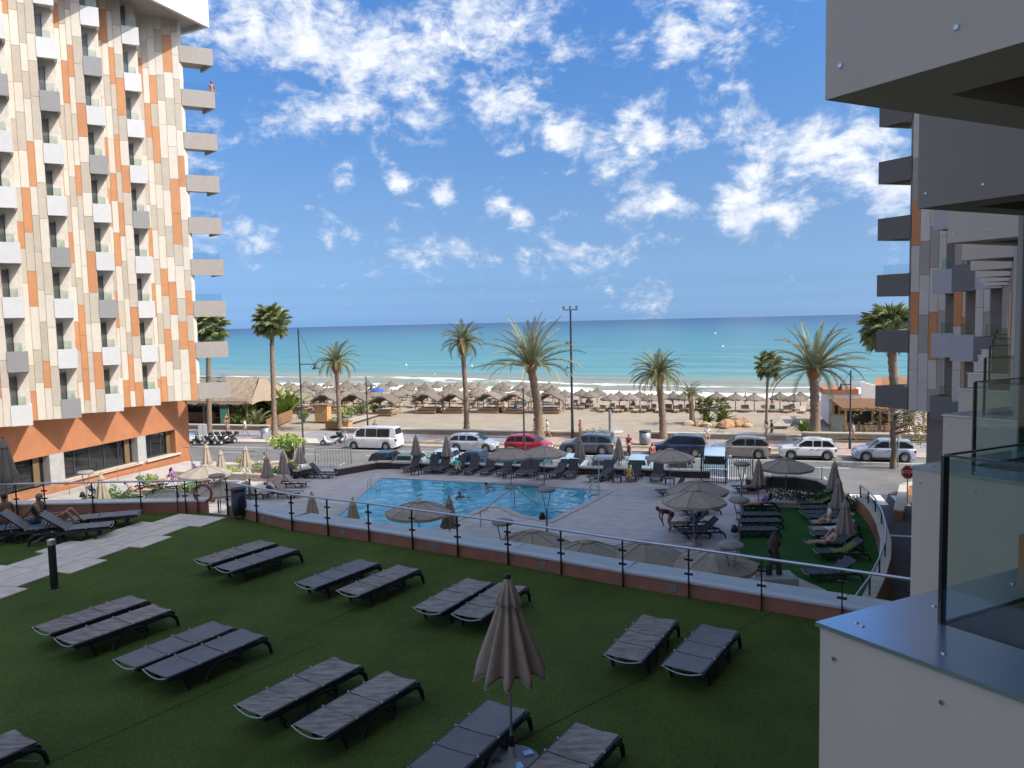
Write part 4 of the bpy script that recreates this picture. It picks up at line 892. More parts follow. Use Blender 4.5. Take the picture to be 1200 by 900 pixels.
def text_mesh(txt, size, m, parent, loc, rot, name='lettering'):
    cu = bpy.data.curves.new(name, 'FONT'); cu.body = txt; cu.size = size; cu.align_x = 'CENTER'; cu.align_y = 'CENTER'; cu.extrude = .003
    tmp = bpy.data.objects.new(name, cu); COL.objects.link(tmp); me = bpy.data.meshes.new_from_object(tmp.evaluated_get(bpy.context.evaluated_depsgraph_get())); bpy.data.objects.remove(tmp)
    o = bpy.data.objects.new(name, me); COL.objects.link(o); me.materials.clear(); me.materials.append(m); o.parent = parent; o.location = loc; o.rotation_euler = rot; return o
text_mesh('STOP', .3, M['white'], t, (0,-.058,H), (pi/2,0,0))
def sign_post(label, px, py, z, ty, w_, h, two=False):
    B = gp(px,py,z); H = Hof(px,ty,B); t = thing('sign_post', label, 'sign', B); b = MB(); b.tube([(0,0,0),(0,0,H)], .035, 8); b.build('post', M['grey_pole'], t)
    for dx in ((-.22,.22) if two else (0,)): b = MB(); b.cbox((dx,-.05,H-h/2), (w_,.02,h)); b.build('sign_plate', M['box_white'], t)
sign_post('grey post with two upright sign plates near the parked motorbikes', 239,524,0, 498, .38, .95, True); sign_post('grey post with one small sign plate by the sunlit parasols', 313,536,0, 508, .5,.5)
sign_post('sign post with a square plate beside the half-bare tree', 1052,548,0, 482, .55, .8)
# shower posts on the sand
for px, py, ty, lab in ((715,506,480,'grey beach shower post right of the tall floodlight mast'),):
    B = gp(px,py,-.1); t = thing('beach_shower', lab, 'shower', B); H = Hof(px,ty,B); b = MB(); b.tube([(0,0,0),(0,0,H)], .14, 10); b.build('post', M['grey_pole'], t); b = MB(); b.tube([(0,0,H-.1),(0,-.25,H),(0,-.4,H-.05)], .03, 6); b.build('shower_head', M['steel'], t); b = MB(); b.lathe([(1.3,0),(1.3,.06),(0,.07)], 18); b.build('tray', M['grey_stone'], t)

# ================================================================== VEHICLES
dm('tyre', (.018,.018,.018), .8, var=.1); dm('rim', (.42,.43,.45), .3, .8); dm('car_glass', (.012,.015,.018), .05, spec=.45, var=0); dm('lamp_red', (.35,.015,.015), .2); dm('lamp_clear', (.7,.72,.75), .08, .2); dm('trim', (.03,.03,.032), .6)
def paint(k, c, metal=.3): M[k] = mat(k, c, .28, metal, var=.02, coat=.6)
paint('paint_white_car', (.62,.63,.64), 0); paint('paint_silver', (.46,.49,.53)); paint('paint_red', (.36,.018,.03), .1); paint('paint_graphite', (.10,.115,.14)); paint('paint_navy', (.022,.035,.07)); paint('paint_taupe', (.24,.225,.205)); paint('paint_silver_blue', (.38,.43,.52)); paint('paint_lightblue', (.42,.56,.68), .1); paint('paint_teal', (.05,.12,.16)); paint('paint_violet', (.16,.14,.19)); paint('paint_pale_green', (.42,.50,.42), .2); paint('paint_black', (.02,.022,.026))
def wheel_mesh(r_, w_):
    b = MB(); b.lathe([(r_*.62,-w_/2),(r_*.93,-w_/2),(r_,-w_*.36),(r_,w_*.36),(r_*.93,w_/2),(r_*.62,w_/2)], 22); t = MB(); t.lathe([(r_*.63,-w_*.3),(r_*.5,-w_*.42),(r_*.1,-w_*.36),(.005,-w_*.36)], 20)
    for i in range(5):
        a = 2*pi*i/5; t.beam((0,0,-w_*.45),(cos(a)*r_*.62,sin(a)*r_*.62,-w_*.42), r_*.2, w_*.12)
    return b, t
WM = {}
def wheels(t, xs, r_, w_, hw, rimm='rim'):
    key = (r_, w_, rimm)
    if key not in WM:
        a, c = wheel_mesh(r_, w_); o1 = a.build('tyre', M['tyre']); o2 = c.build('rim', M[rimm]); WM[key] = (o1.data, o2.data); bpy.data.objects.remove(o1); bpy.data.objects.remove(o2)
    for x in xs:
        for s_ in (-1, 1):
            o = bpy.data.objects.new('wheel', None); COL.objects.link(o); o.parent = t; o.location = (x, s_*(hw-w_/2), r_); o.rotation_euler = (-pi/2 if s_ < 0 else pi/2, 0, 0)
            for nm, me in zip(('tyre','rim'), WM[key]): c = bpy.data.objects.new(nm, me); COL.objects.link(c); c.parent = o; c.rotation_euler = (pi,0,0) if False else (0,0,0)
def car(label, pm_, loc, rz, L=4.3, W=1.8, H=1.5, belt=.95, hood=.82, xw=(.82,3.45), ws=(1.0,1.75), rf=3.15, rb=(3.9,4.15), wr=.33, roofm=None, suv=False, group='parked cars', name='parked_car', cat='car', pillars=None, rails=False, tailz=None, clad=False):
    """x runs from the front bumper (0) to the tail (L); ws = windscreen base/top x, rb = rear glass top/base x"""
    t = thing(name, label, cat, loc, rz, group); hw = W/2; b = MB(); n = 56; K = 13; gx = xw
    c0 = L/2
    def top(x):
        if x < ws[0]: k = x/ws[0]; return hood-.28*(1-min(1,x/.25))**2 - .06*(1-k) + (belt-hood)*max(0,k-.55)/.45
        if x > rb[1]-.05: k = (x-(rb[1]-.05))/(L-rb[1]+.05+1e-6); return (tailz or belt) - .10*k*k
        return belt
    def wd(x): e = min(x, L-x)/.75; return hw*(1-.15*max(0, 1-e)**2)
    rows = []
    for i in range(n+1):
        x = L*i/n; zt = top(x); w_ = wd(x); zb_ = .2 + .1*max(0, 1-min(x,L-x)/.3)
        za = zb_
        for q in gx:
            dx = abs(x-q); ra = wr+.065
            if dx < ra: za = max(za, wr + sqrt(ra*ra-dx*dx))
        hgt = zt-za
        prof = [(w_*.97,za),(w_*1.0,za+hgt*.25),(w_*1.0,za+hgt*.55),(w_*.985,za+hgt*.82),(w_*.93,zt-.015),(w_*.72,zt+.012),(0,zt+.03)]
        rows.append([Vector((x-c0,y,z)) for y,z in prof] + [Vector((x-c0,-y,z)) for y,z in prof[-2::-1]])
    vs = [v for r in rows for v in r]; k = len(rows[0]); fs = [(i*k+j, i*k+j+1, (i+1)*k+j+1, (i+1)*k+j) for i in range(n) for j in range(k-1)]
    b.add(vs, fs, 0, True); b.add(rows[0], [tuple(range(k))]); b.add(rows[-1], [tuple(range(k-1,-1,-1))])
    # cabin
    y0, y1 = hw*.9, hw*.70; zR = H
    def cx(x): return x-c0
    rr = [(ws[0],belt+.02,y0),(ws[1],zR-.05,y1+.02),(ws[1]+.25,zR,y1),((ws[1]+rf)/2,zR+.015,y1+.005),(rf,zR-.01,y1-.01),(rb[0],zR-.07,y1-.01),(rb[1],(tailz or belt)+.01,y0*.95)]
    cv = []
    for x,z,y in rr: cv += [Vector((cx(x),y,z)), Vector((cx(x),y*.6,z+.03 if z > belt+.1 else z)), Vector((cx(x),-y*.6,z+.03 if z > belt+.1 else z)), Vector((cx(x),-y,z))]
    cf = [(i*4+j, i*4+j+1, (i+1)*4+j+1, (i+1)*4+j) for i in range(len(rr)-1) for j in range(3)]
    b.add(cv, cf, 0, True)
    for s_ in (0, 3):
        ids = [i*4+s_ for i in range(len(rr))]; b.add([cv[i] for i in ids], [tuple(range(len(ids))) if s_ == 0 else tuple(range(len(ids)-1,-1,-1))])
    b.build('body', M[pm_], t)
    u = MB(); u.box(-c0+.1, c0-.1, -hw*.86, hw*.86, .17, .45); 
    for x in gx:
        for s_ in (-1,1): u.tube([(cx(x),s_*hw*.5,wr),(cx(x),s_*hw*.93,wr)], wr+.06, 16)
    u.build('underbody', M['trim'], t)
    if clad:
        q = MB(); q.box(-c0+xw[0]+.4, -c0+xw[1]-.4, -hw*1.01, hw*1.01, .2, .36); q.build('sill_cladding', M['trim'], t)
    # glazing set just proud of the cabin
    def lerp(a, c, k): return a+(c-a)*k
    def panel(pts, nm, off): 
        g = MB(); vs = [Vector(p)+Vector(off) for p in pts]; g.add(vs, [tuple(range(len(vs)))]); return g.build(nm, M['car_glass'], t)
    (xa,za,ya),(xb,zb_2,yb) = rr[0], rr[1]
    f = [(cx(lerp(xa,xb,k)), s_*lerp(ya,yb,k)*q, lerp(za,zb_2,k)+(.03 if abs(q) < .7 and k > .5 else 0)) for k,s_,q in ((.08,1,.93),(.93,1,.93),(.93,1,.6),(.93,-1,.6),(.93,-1,.93),(.08,-1,.93))]
    panel(f, 'windscreen', (-.012,0,.014))
    (xa,za,ya),(xb,zb_2,yb) = rr[5], rr[6]
    f = [(cx(lerp(xa,xb,k)), s_*lerp(ya,yb,k)*q, lerp(za,zb_2,k)) for k,s_,q in ((.06,1,.9),(.72,1,.9),(.72,-1,.9),(.06,-1,.9))]
    panel(f, 'rear_window', (.016,0,.012))
    ps = pillars or [(ws[1]-.35, (ws[1]+rf)/2-.05), ((ws[1]+rf)/2+.04, rf-.05), (rf+.05, rb[0]+.12)]
    def zlim(x):
        for (x0,z0,_),(x1,z1,_) in zip(rr, rr[1:]):
            if x0 <= x <= x1: return lerp(z0,z1,(x-x0)/(x1-x0+1e-6))
        return belt
    for s_ in (-1, 1):
        for x0, x1 in ps:
            pts = []
            for x in (x0, x1):
                z1 = min(zR-.1, zlim(x)-.08); 
                if z1 < belt+.08: z1 = belt+.08
                pts.append((x, belt+.05, z1))
            mid = (x0+x1)/2; poly = [(pts[0][0],pts[0][1]),(pts[1][0],pts[1][1]),(pts[1][0],pts[1][2]),(mid,min(zR-.1,zlim(mid)-.08)),(pts[0][0],pts[0][2])]
            vs = [Vector((cx(x), s_*(lerp(y0,y1,(z-belt)/(zR-belt))+.014), z)) for x,z in poly]
            if s_ > 0: vs = vs[::-1]
            g = MB(); g.add(vs, [tuple(range(5))]); g.build('side_window', M['car_glass'], t)
        g = MB(); g.cbox((cx(ws[0]+.45), s_*(hw+.08), belt+.08), (.16,.2,.14)); g.build('wing_mirror', M[pm_ if not suv else 'trim'], t, bev=.03)
        g = MB(); g.box(-c0+.02,-c0+.34, s_*hw*.86-.16*(s_ > 0)-.0*(s_<0), s_*hw*.86+.16*(s_ < 0), hood-.28, hood-.12); g.build('headlight', M['lamp_clear'], t, bev=.03)
        g = MB(); g.box(c0-.22,c0-.0, min(s_*hw*.9,s_*hw*.62), max(s_*hw*.9,s_*hw*.62), (tailz or belt)-.32, (tailz or belt)-.12); g.build('tail_light', M['lamp_red'], t, bev=.02)
        for x in (ws[1]+.55, rf-.25): g = MB(); g.cbox((cx(x), s_*(hw*1.0+.005), belt-.14), (.16,.03,.03)); g.build('door_handle', M['trim'] if suv else M[pm_], t)
        if rails: g = MB(); g.tube([(cx(ws[1]+.3),s_*y1*.93,zR+.02),(cx(ws[1]+.4),s_*y1*.93,zR+.07),(cx(rf-.1),s_*y1*.93,zR+.06),(cx(rf),s_*y1*.93,zR+.01)], .02, 6); g.build('roof_rail', M['steel'], t)
    for x0, nm in ((-c0-.012,'front_plate'),(c0-.004,'rear_plate')):
        g = MB(); g.box(x0, x0+.016, -.25,.25,.48,.59); g.build(nm, M['white'], t)
    g = MB(); g.box(-c0-.008,-c0+.03,-.42,.42,.32,.46); g.build('grille', M['trim'], t)
    wheels(t, [x-c0 for x in xw], wr, .21, hw*1.0)
    return t
VC = 61.95
# far row, parked along the promenade kerb
van = dict(L=4.95, W=1.9, H=1.95, belt=1.12, hood=1.0, xw=(.9,3.95), ws=(.5,1.35), rf=4.5, rb=(4.72,4.9), wr=.34)
car('white passenger van parked at the promenade kerb, left of the silver hatchback', 'paint_white_car', S(-30.0,VC,0), RZ, name='parked_van', cat='van', pillars=[(1.12,1.95),(2.05,3.05),(3.12,4.3)], group='cars parked along the promenade kerb', **van)
FAR = 'cars parked along the promenade kerb'
def ucar(p, q, z=0): return (uv_of(gp(p,q,0))[0])
car('silver hatchback between the white van and the red car', 'paint_silver', S(-20.7,VC,0), RZ+pi, L=4.2, W=1.75, H=1.48, xw=(.80,3.42), ws=(.85,1.85), rf=3.2, rb=(3.85,4.1), group=FAR)
car('red hatchback half hidden behind the open parasols and a lamp post', 'paint_red', S(-15.8,VC,0), RZ+pi, L=3.95, W=1.7, H=1.47, xw=(.75,3.25), ws=(.8,1.7), rf=3.0, rb=(3.6,3.88), group=FAR)
car('dark grey sport utility car beside the tall floodlight mast', 'paint_graphite', S(-10.85,VC,0), RZ, L=4.45, W=1.85, H=1.62, belt=1.02, hood=.95, xw=(.88,3.55), ws=(1.05,1.85), rf=3.1, rb=(4.05,4.35), wr=.37, suv=True, clad=True, group=FAR)
car('dark navy sport utility car next to the stout date palm', 'paint_navy', S(-3.55,VC,0), RZ, L=4.5, W=1.85, H=1.65, belt=1.03, hood=.95, xw=(.9,3.6), ws=(1.1,1.9), rf=3.3, rb=(4.15,4.4), wr=.36, suv=True, rails=True, group=FAR)
car('grey-brown sport utility car between the navy and the white cars', 'paint_taupe', S(1.2,VC,0), RZ, L=4.45, W=1.82, H=1.6, belt=1.0, hood=.94, xw=(.85,3.55), ws=(1.1,1.9), rf=3.3, rb=(4.1,4.35), wr=.35, rails=True, group=FAR)
car('white crossover car parked left of the dark lamp by the restaurant', 'paint_white_car', S(6.1,VC,0), RZ, L=4.05, W=1.76, H=1.57, belt=1.0, hood=.95, xw=(.8,3.35), ws=(1.0,1.75), rf=3.0, rb=(3.75,3.95), wr=.35, suv=True, clad=True, rails=True, group=FAR)
car('silver-blue crossover with a dark roof band, last in the row by the half-bare tree', 'paint_silver_blue', S(11.4,VC,0), RZ, L=4.2, W=1.8, H=1.6, belt=1.02, hood=.95, xw=(.82,3.4), ws=(1.0,1.8), rf=3.05, rb=(3.85,4.1), wr=.36, suv=True, clad=True, group=FAR)
car('silver car cut off by the corner of the left hotel tower', 'paint_silver', S(-51.2,62.4,0), RZ+pi, L=4.3, group=FAR)
# near row, nose or tail to the hotel, standing in the hotel's shadow
NR = 'cars parked against the hotel wall'
near = [(436,'paint_navy','dark blue saloon behind the hotel wall, first of the shaded row from the left',1.42,1),(468,'paint_pale_green','pale green car, second of the shaded row behind the hotel wall',1.38,1),(506,'paint_lightblue','light blue hatchback parked behind the second closed parasol at the hotel wall',1.47,-1),(545,'paint_navy','dark blue hatchback in front of the silver hatchback, against the hotel wall',1.45,-1),(588,'paint_teal','teal car left of the dark lamp in the shaded row',1.52,1),(623,'paint_teal','dark teal van-like car right of the dark lamp in the shaded row',1.68,1),(669,'paint_lightblue','pale blue car, its roof just showing below the dark grey sport utility car',1.5,1),
        (707,'paint_violet','plum grey car in the shaded row directly below the red scooter rider',1.43,1),(748,'paint_lightblue','pale blue car with roof bars behind the bicycles in the shaded row',1.5,1),(795,'paint_violet','plum car in the shaded row in front of the navy sport utility car',1.43,1),(836,'paint_lightblue','light blue van behind the dark railings of the pool gate',1.85,1)]
for i, (px, pm_, lab, H_, dr) in enumerate(near):
    B = gp(px, 541, 1.0); u_ = uv_of(B)[0] + .1
    kw = dict(L=4.0, W=1.72, H=H_, belt=.6*H_+.06, xw=(.75,3.3), ws=(.85,1.65), rf=3.0, rb=(3.6,3.85))
    if H_ > 1.8: kw = dict(van); kw['L'] = 4.95
    car(lab, pm_, S(u_, 53.1 + .1*(i % 3) + (.5 if H_ > 1.8 else 0), 0), RZ + (-pi/2 if dr > 0 else pi/2), group=NR, rails=(px == 748), **kw)

# scooters and motorcycles
def scooter(label, pm_, loc, rz, group='parked motorcycles', big=False):
    t = thing('motorcycle', label, 'motorcycle', loc, rz, group); b = MB()
    b.tube([(.62,0,.95),(.55,0,.6),(.35,0,.32),(-.1,0,.3),(-.3,0,.45),(-.75,0,.72)], [.05,.14,.15,.13,.18,.1], 10); b.build('body', M[pm_], t)
    b = MB(); b.tube([(.05,0,.74),(-.3,0,.78),(-.8,0,.86)], [.1,.15,.08], 10); b.build('seat', M['black'], t)
    b = MB(); b.tube([(.62,0,.9),(.72,0,.3)], .035, 8); b.tube([(.5,-.33,1.08),(.6,0,1.02),(.5,.33,1.08)], .022, 6); b.build('handlebar', M['dark_metal'], t)
    b = MB(); b.add([(.66,-.18,1.0),(.66,.18,1.0),(.52,.15,1.4),(.52,-.15,1.4)], [(0,1,2,3)]); b.build('windscreen', GL_CLEAR, t)
    b = MB(); b.ball((.72,0,.92), .09, 10); b.build('headlight', M['lamp_clear'], t)
    b = MB(); b.cbox((-.85,0,.98), (.34,.36,.28)); b.build('top_box', M['black'], t, bev=.05)
    for x in (.72,-.6):
        w_ = bpy.data.objects.new('wheel', None); COL.objects.link(w_); w_.parent = t; w_.location = (x,0,.27); a, c = MB(), MB()
        a.lathe([(.17,-.06),(.25,-.06),(.27,0),(.25,.06),(.17,.06)], 18); c.lathe([(.17,-.03),(.03,-.04),(.01,.04),(.17,.03)], 12); w_.rotation_euler = (pi/2,0,0)
        a.build('tyre', M['tyre'], w_); c.build('rim', M['rim'], w_)
    return t
for i, (px, pm_, lab) in enumerate([(237,'paint_black','black motorcycle beside the two-plate sign post, leftmost of the parked bikes'),(245,'paint_silver','grey motorcycle, second from the left of the parked bikes'),(252,'paint_black','black motorcycle in the middle of the parked bikes'),(260,'paint_silver','silver motorcycle in front of the rider by the parked bikes'),(268,'paint_black','black motorcycle at the right end of the parked bikes')]):
    scooter(lab, pm_, gp(px,521-(px-237)*.02,0), RZ+R(-118)+.1*(i % 2))
scooter('white motorcycle parked nose-on just left of the white van', 'paint_white_car', gp(388,522,0), RZ+R(-160), big=True); scooter('white scooter with a silver screen parked behind the small street tree', 'paint_white_car', gp(402,521,0), RZ+R(-35))
scooter('small red scooter ridden along the road below the tall palm', 'paint_red', gp(737,532,0), RZ+R(-80), group='moving riders')
def bicycle(label, loc, rz, col_='steel', lean=0):
    t = thing('bicycle', label, 'bicycle', loc, rz, 'bicycles'); t.rotation_euler = (lean,0,rz)
    f = MB()
    for p, q in (((0,0,.3),(-.15,0,.82)),((0,0,.3),(.42,0,.75)),((-.13,0,.75),(.40,0,.82)),((0,0,.3),(-.52,0,.34)),((-.13,0,.75),(-.52,0,.34)),((.42,0,.9),(.55,0,.34))): f.tube([p,q], .018, 6)
    f.build('frame', M[col_], t); b = MB(); b.tube([(.3,-.28,.98),(.43,-.1,.97),(.43,.1,.97),(.3,.28,.98)], .014, 6); b.build('handlebar', M['black'], t)
    b = MB(); b.lathe([(.02,.03),(.08,.02),(.08,-.02),(.02,-.03)], 10, c=(-.17,0,.86)); b.build('saddle', M['black'], t)
    for x in (-.52,.55):
        w_ = bpy.data.objects.new('wheel', None); COL.objects.link(w_); w_.parent = t; w_.location = (x,0,.34); w_.rotation_euler = (pi/2,0,0)
        b = MB(); b.lathe([(.31,-.016),(.34,-.016),(.34,.016),(.31,.016),(.31,-.016)], 26); b.build('tyre', M['tyre'], w_)
        b = MB()
        for k in range(8): b.tube([(0,0,0),(cos(k*pi/4)*.31,sin(k*pi/4)*.31,0)], .004, 3, cap=False)
        b.build('spokes', M['steel'], w_)
    return t
bicycle('bicycle parked on the road side in front of the navy car', gp(769,549,0), RZ, 'steel'); bicycle('second bicycle overlapping the first beside the navy car', gp(778,551,0), RZ+.3, 'white')
bicycle('bicycle leaning on the promenade wall behind the dark grey car', gp(690,514,.12), RZ, 'anthracite'); bicycle('bicycle at the right of the pair on the promenade behind the dark grey car', gp(699,514,.12), RZ+.1, 'steel')
# ================================================================== BALUSTRADE ROUND THE LAWN
dm('plinth_cap', (.55,.56,.58), .45, var=.06, vscale=2); dm('post_dark', (.05,.035,.03), .4, .5, var=.1); dm('rail_steel', (.60,.62,.66), .3, .85, var=.03); dm('alu', (.35,.36,.37), .4, .6)
def frame_at(p, q): d = (q-p); d.z = 0; d.normalize(); return d, Vector((-d.y, d.x, 0))
def balustrade(label, posts, ends, z0, ph=.36, h=1.08, capw=.75, back=1, lights=(), plinth=True, gm=None, rail_m='rail_steel', post_m='post_dark'):
    t = thing('balustrade', label, 'balustrade', (*posts[0].xy, z0)); pts = ends
    if plinth:
        for p, q in zip(pts, pts[1:]):
            d, n = frame_at(p, q); n = n*back
            b = MB(); b.prism([p, q, q+n*.3, p+n*.3], z0-.3, z0+ph-.05); b.build('plinth', M['plinth_terra'], t, True)
            b = MB(); b.prism([p-n*.03, q-n*.03, q+n*capw, p+n*capw], z0+ph-.049, z0+ph); b.build('plinth_cap', M['plinth_cap'], t, True)
    for p in posts:
        i = min(range(len(pts)-1), key=lambda k: (p-(pts[k]+pts[k+1])*.5).length); d, n = frame_at(pts[i], pts[i+1]); n = n*back
        c = p - n*.05; b = MB(); b.beam((c.x,c.y,z0+.0),(c.x,c.y,z0+h), .055, .022, up=d); ob = b.build('post', M[post_m], t, True)
        for zz_ in (ph+.18, h-.22):
            b = MB(); b.beam((c.x-d.x*.09,c.y-d.y*.09,z0+zz_),(c.x+d.x*.09,c.y+d.y*.09,z0+zz_), .05, .045); k = b.build('clamp', M[post_m], t, True); k.parent = ob
    for p, q in zip(posts, posts[1:]):
        d, n = frame_at(p, q); n = n*back; a, c = p+d*.07-n*.03, q-d*.07-n*.03; b = MB(); b.prism([a, c, c+n*.012, a+n*.012], z0+ph+.08, z0+h-.1); b.build('glass_pane', gm or GL_CLEAR, t, True)
    b = MB(); rp_ = [p-Vector((0,0,0)) for p in posts]; 
    b.tube([(p.x, p.y, z0+h+.02) for p in rp_], .032, 8); b.build('handrail', M[rail_m], t, True)
    for p in lights:
        i = min(range(len(pts)-1), key=lambda k: (p-(pts[k]+pts[k+1])*.5).length); d, n = frame_at(pts[i], pts[i+1]); n = n*back
        b = MB(); b.prism([p-d*.09-n*.012, p+d*.09-n*.012, p+d*.09+n*.01, p-d*.09+n*.01], z0+.07, z0+.24); b.build('step_light', M['alu'], t, True)
    return t
def onl(px): # point of the lawn edge under photo column px
    for p, q in zip(PLX, PLX[1:]):
        if p[0] <= px <= q[0]: k = (px-p[0])/(q[0]-p[0]); return gp(px, p[1]+(q[1]-p[1])*k, LZ)
PLX = [(262,602),(270,604),(340,621),(436,635),(537,652),(598,662),(657,673),(731,687),(808,700),(893,715),(987,731),(1040,741),(1110,752),(1300,780)]
fl = lambda v: Vector((v.x, v.y, 0))
balustrade('long glass balustrade on a terracotta plinth between the lawn and the pool', [fl(onl(x)) for x in (269,303,344,386,434,485,538,597,659,731,808,893,987,1068,1165,1270)], [fl(onl(x)) for x in (266,340,436,537,598,657,731,808,893,987,1075,1180,1290)], LZ, lights=[fl(onl(x)) for x in (309,402,508,636,789)])
LE = [gp(-30,606,LZ), gp(232,601,LZ)]
lp = lambda x: fl(LE[0].lerp(LE[1], (x+30)/262))
balustrade('short glass balustrade behind the sunbathers at the left edge of the lawn', [lp(x) for x in (-25,22,55,111,167,219,233)], [fl(LE[0]), fl(LE[1])+ (fl(LE[1])-fl(LE[0])).normalized()*.25], LZ, ph=.42, capw=.5)
# lifebuoy hung on its end
dm('buoy', (.32,.10,.09), .5); o = MB(); P = lp(228)
pts = [(cos(2*pi*i/24)*.29, 0, sin(2*pi*i/24)*.29) for i in range(25)]; o.tube(pts, .045, 8, cap=False)
lb = tag(o.build('lifebuoy', M['buoy']), 'red lifebuoy hung on the end of the short balustrade', 'lifebuoy'); lb.location = (P.x+.25, P.y+.15, LZ+.62)
# stair from the lawn down to the terrace
t = thing('garden_stair', 'stone stair leading down from the path end between the two balustrades', 'stairs', fl(gp(252,600,LZ)) + Vector((0,0,DZ))); d_ = VX*.8 - UX*.6; d_.normalize(); n_ = Vector((d_.y,-d_.x,0)); P = fl(gp(252,598,LZ))
for i in range(20):
    z = LZ - .19*(i+1); a = P + d_*(.32*i); b = MB(); b.prism([a-n_*1.1, a+n_*1.1, a+n_*1.1+d_*.34, a-n_*1.1+d_*.34], z-.19, z); b.build('step', M['cream_stone'], t, True)
for s_ in (-1,1):
    b = MB(); a = P + n_*s_*1.15; e = a + d_*6.4; b.tube([(a.x,a.y,LZ+.95),(e.x,e.y,DZ+1.1)], .03, 8); 
    for k in (0,.33,.66,1): q = a.lerp(e,k); zz_ = LZ+(DZ-LZ)*k; b.tube([(q.x,q.y,zz_),(q.x,q.y,zz_+.98)], .02, 6)
    b.build('stair_rail', M['anthracite'], t, True)
# bollard light
P = gp(64,689,LZ); t = thing('bollard_light', 'slim dark bollard light with a chrome top on the edge of the stone path', 'bollard light', P)
b = MB(); b.box(-.065,.065,-.065,.065,0,1.05); b.build('post', M['dark_metal'], t, bev=.012); b = MB(); b.box(-.07,.07,-.07,.07,1.05,1.19); b.build('lamp_head', M['steel'], t, bev=.012)
b = MB(); b.box(-.1,.1,-.1,.1,0,.02); b.build('base_plate', M['dark_metal'], t)

# ================================================================== SUN LOUNGERS
dm('sling_slate', (.185,.185,.195), .7, var=.1, col2=(.235,.23,.235), vscale=3, bump=.3, bscale=260, rand=.08, detail=7); dm('sling_worn', (.155,.138,.125), .8, var=.1, col2=(.44,.39,.345), vscale=4.5, bump=.3, bscale=260, stretch=(.8,2.6,1), coord='pos', rand=.1, detail=7)
dm('sling_dark', (.055,.06,.07), .7, var=.15, vscale=5, coord='obj', rand=.1)
dm('lounger_frame', (.022,.025,.034), .45, var=.1); dm('lounger_trim', (.50,.50,.51), .5); dm('towel_green', (.16,.24,.045), .95, var=.2, vscale=14, bump=.5, bscale=140); dm('towel_blue', (.06,.20,.40), .95, var=.15, bump=.5, bscale=140); dm('towel_white', (.62,.62,.6), .95, var=.1); dm('towel_dark', (.04,.05,.07), .95); dm('towel_yellow', (.33,.29,.06), .95, var=.2)
def sling_grid(x0, x1, W, z, sag=.03, nx=12, ny=7, waves=0.):
    b = MB(); vs = []
    for i in range(nx+1):
        for j in range(ny+1):
            x = x0+(x1-x0)*i/nx; y = -W/2+W*j/ny; vs.append((x, y, z - sag*(1-(2*y/W)**2) + waves*sin(x*13)*(1-(2*y/W)**2)))
    b.add(vs, [(i*(ny+1)+j, (i+1)*(ny+1)+j, (i+1)*(ny+1)+j+1, i*(ny+1)+j+1) for i in range(nx) for j in range(ny)], 0, True); return b
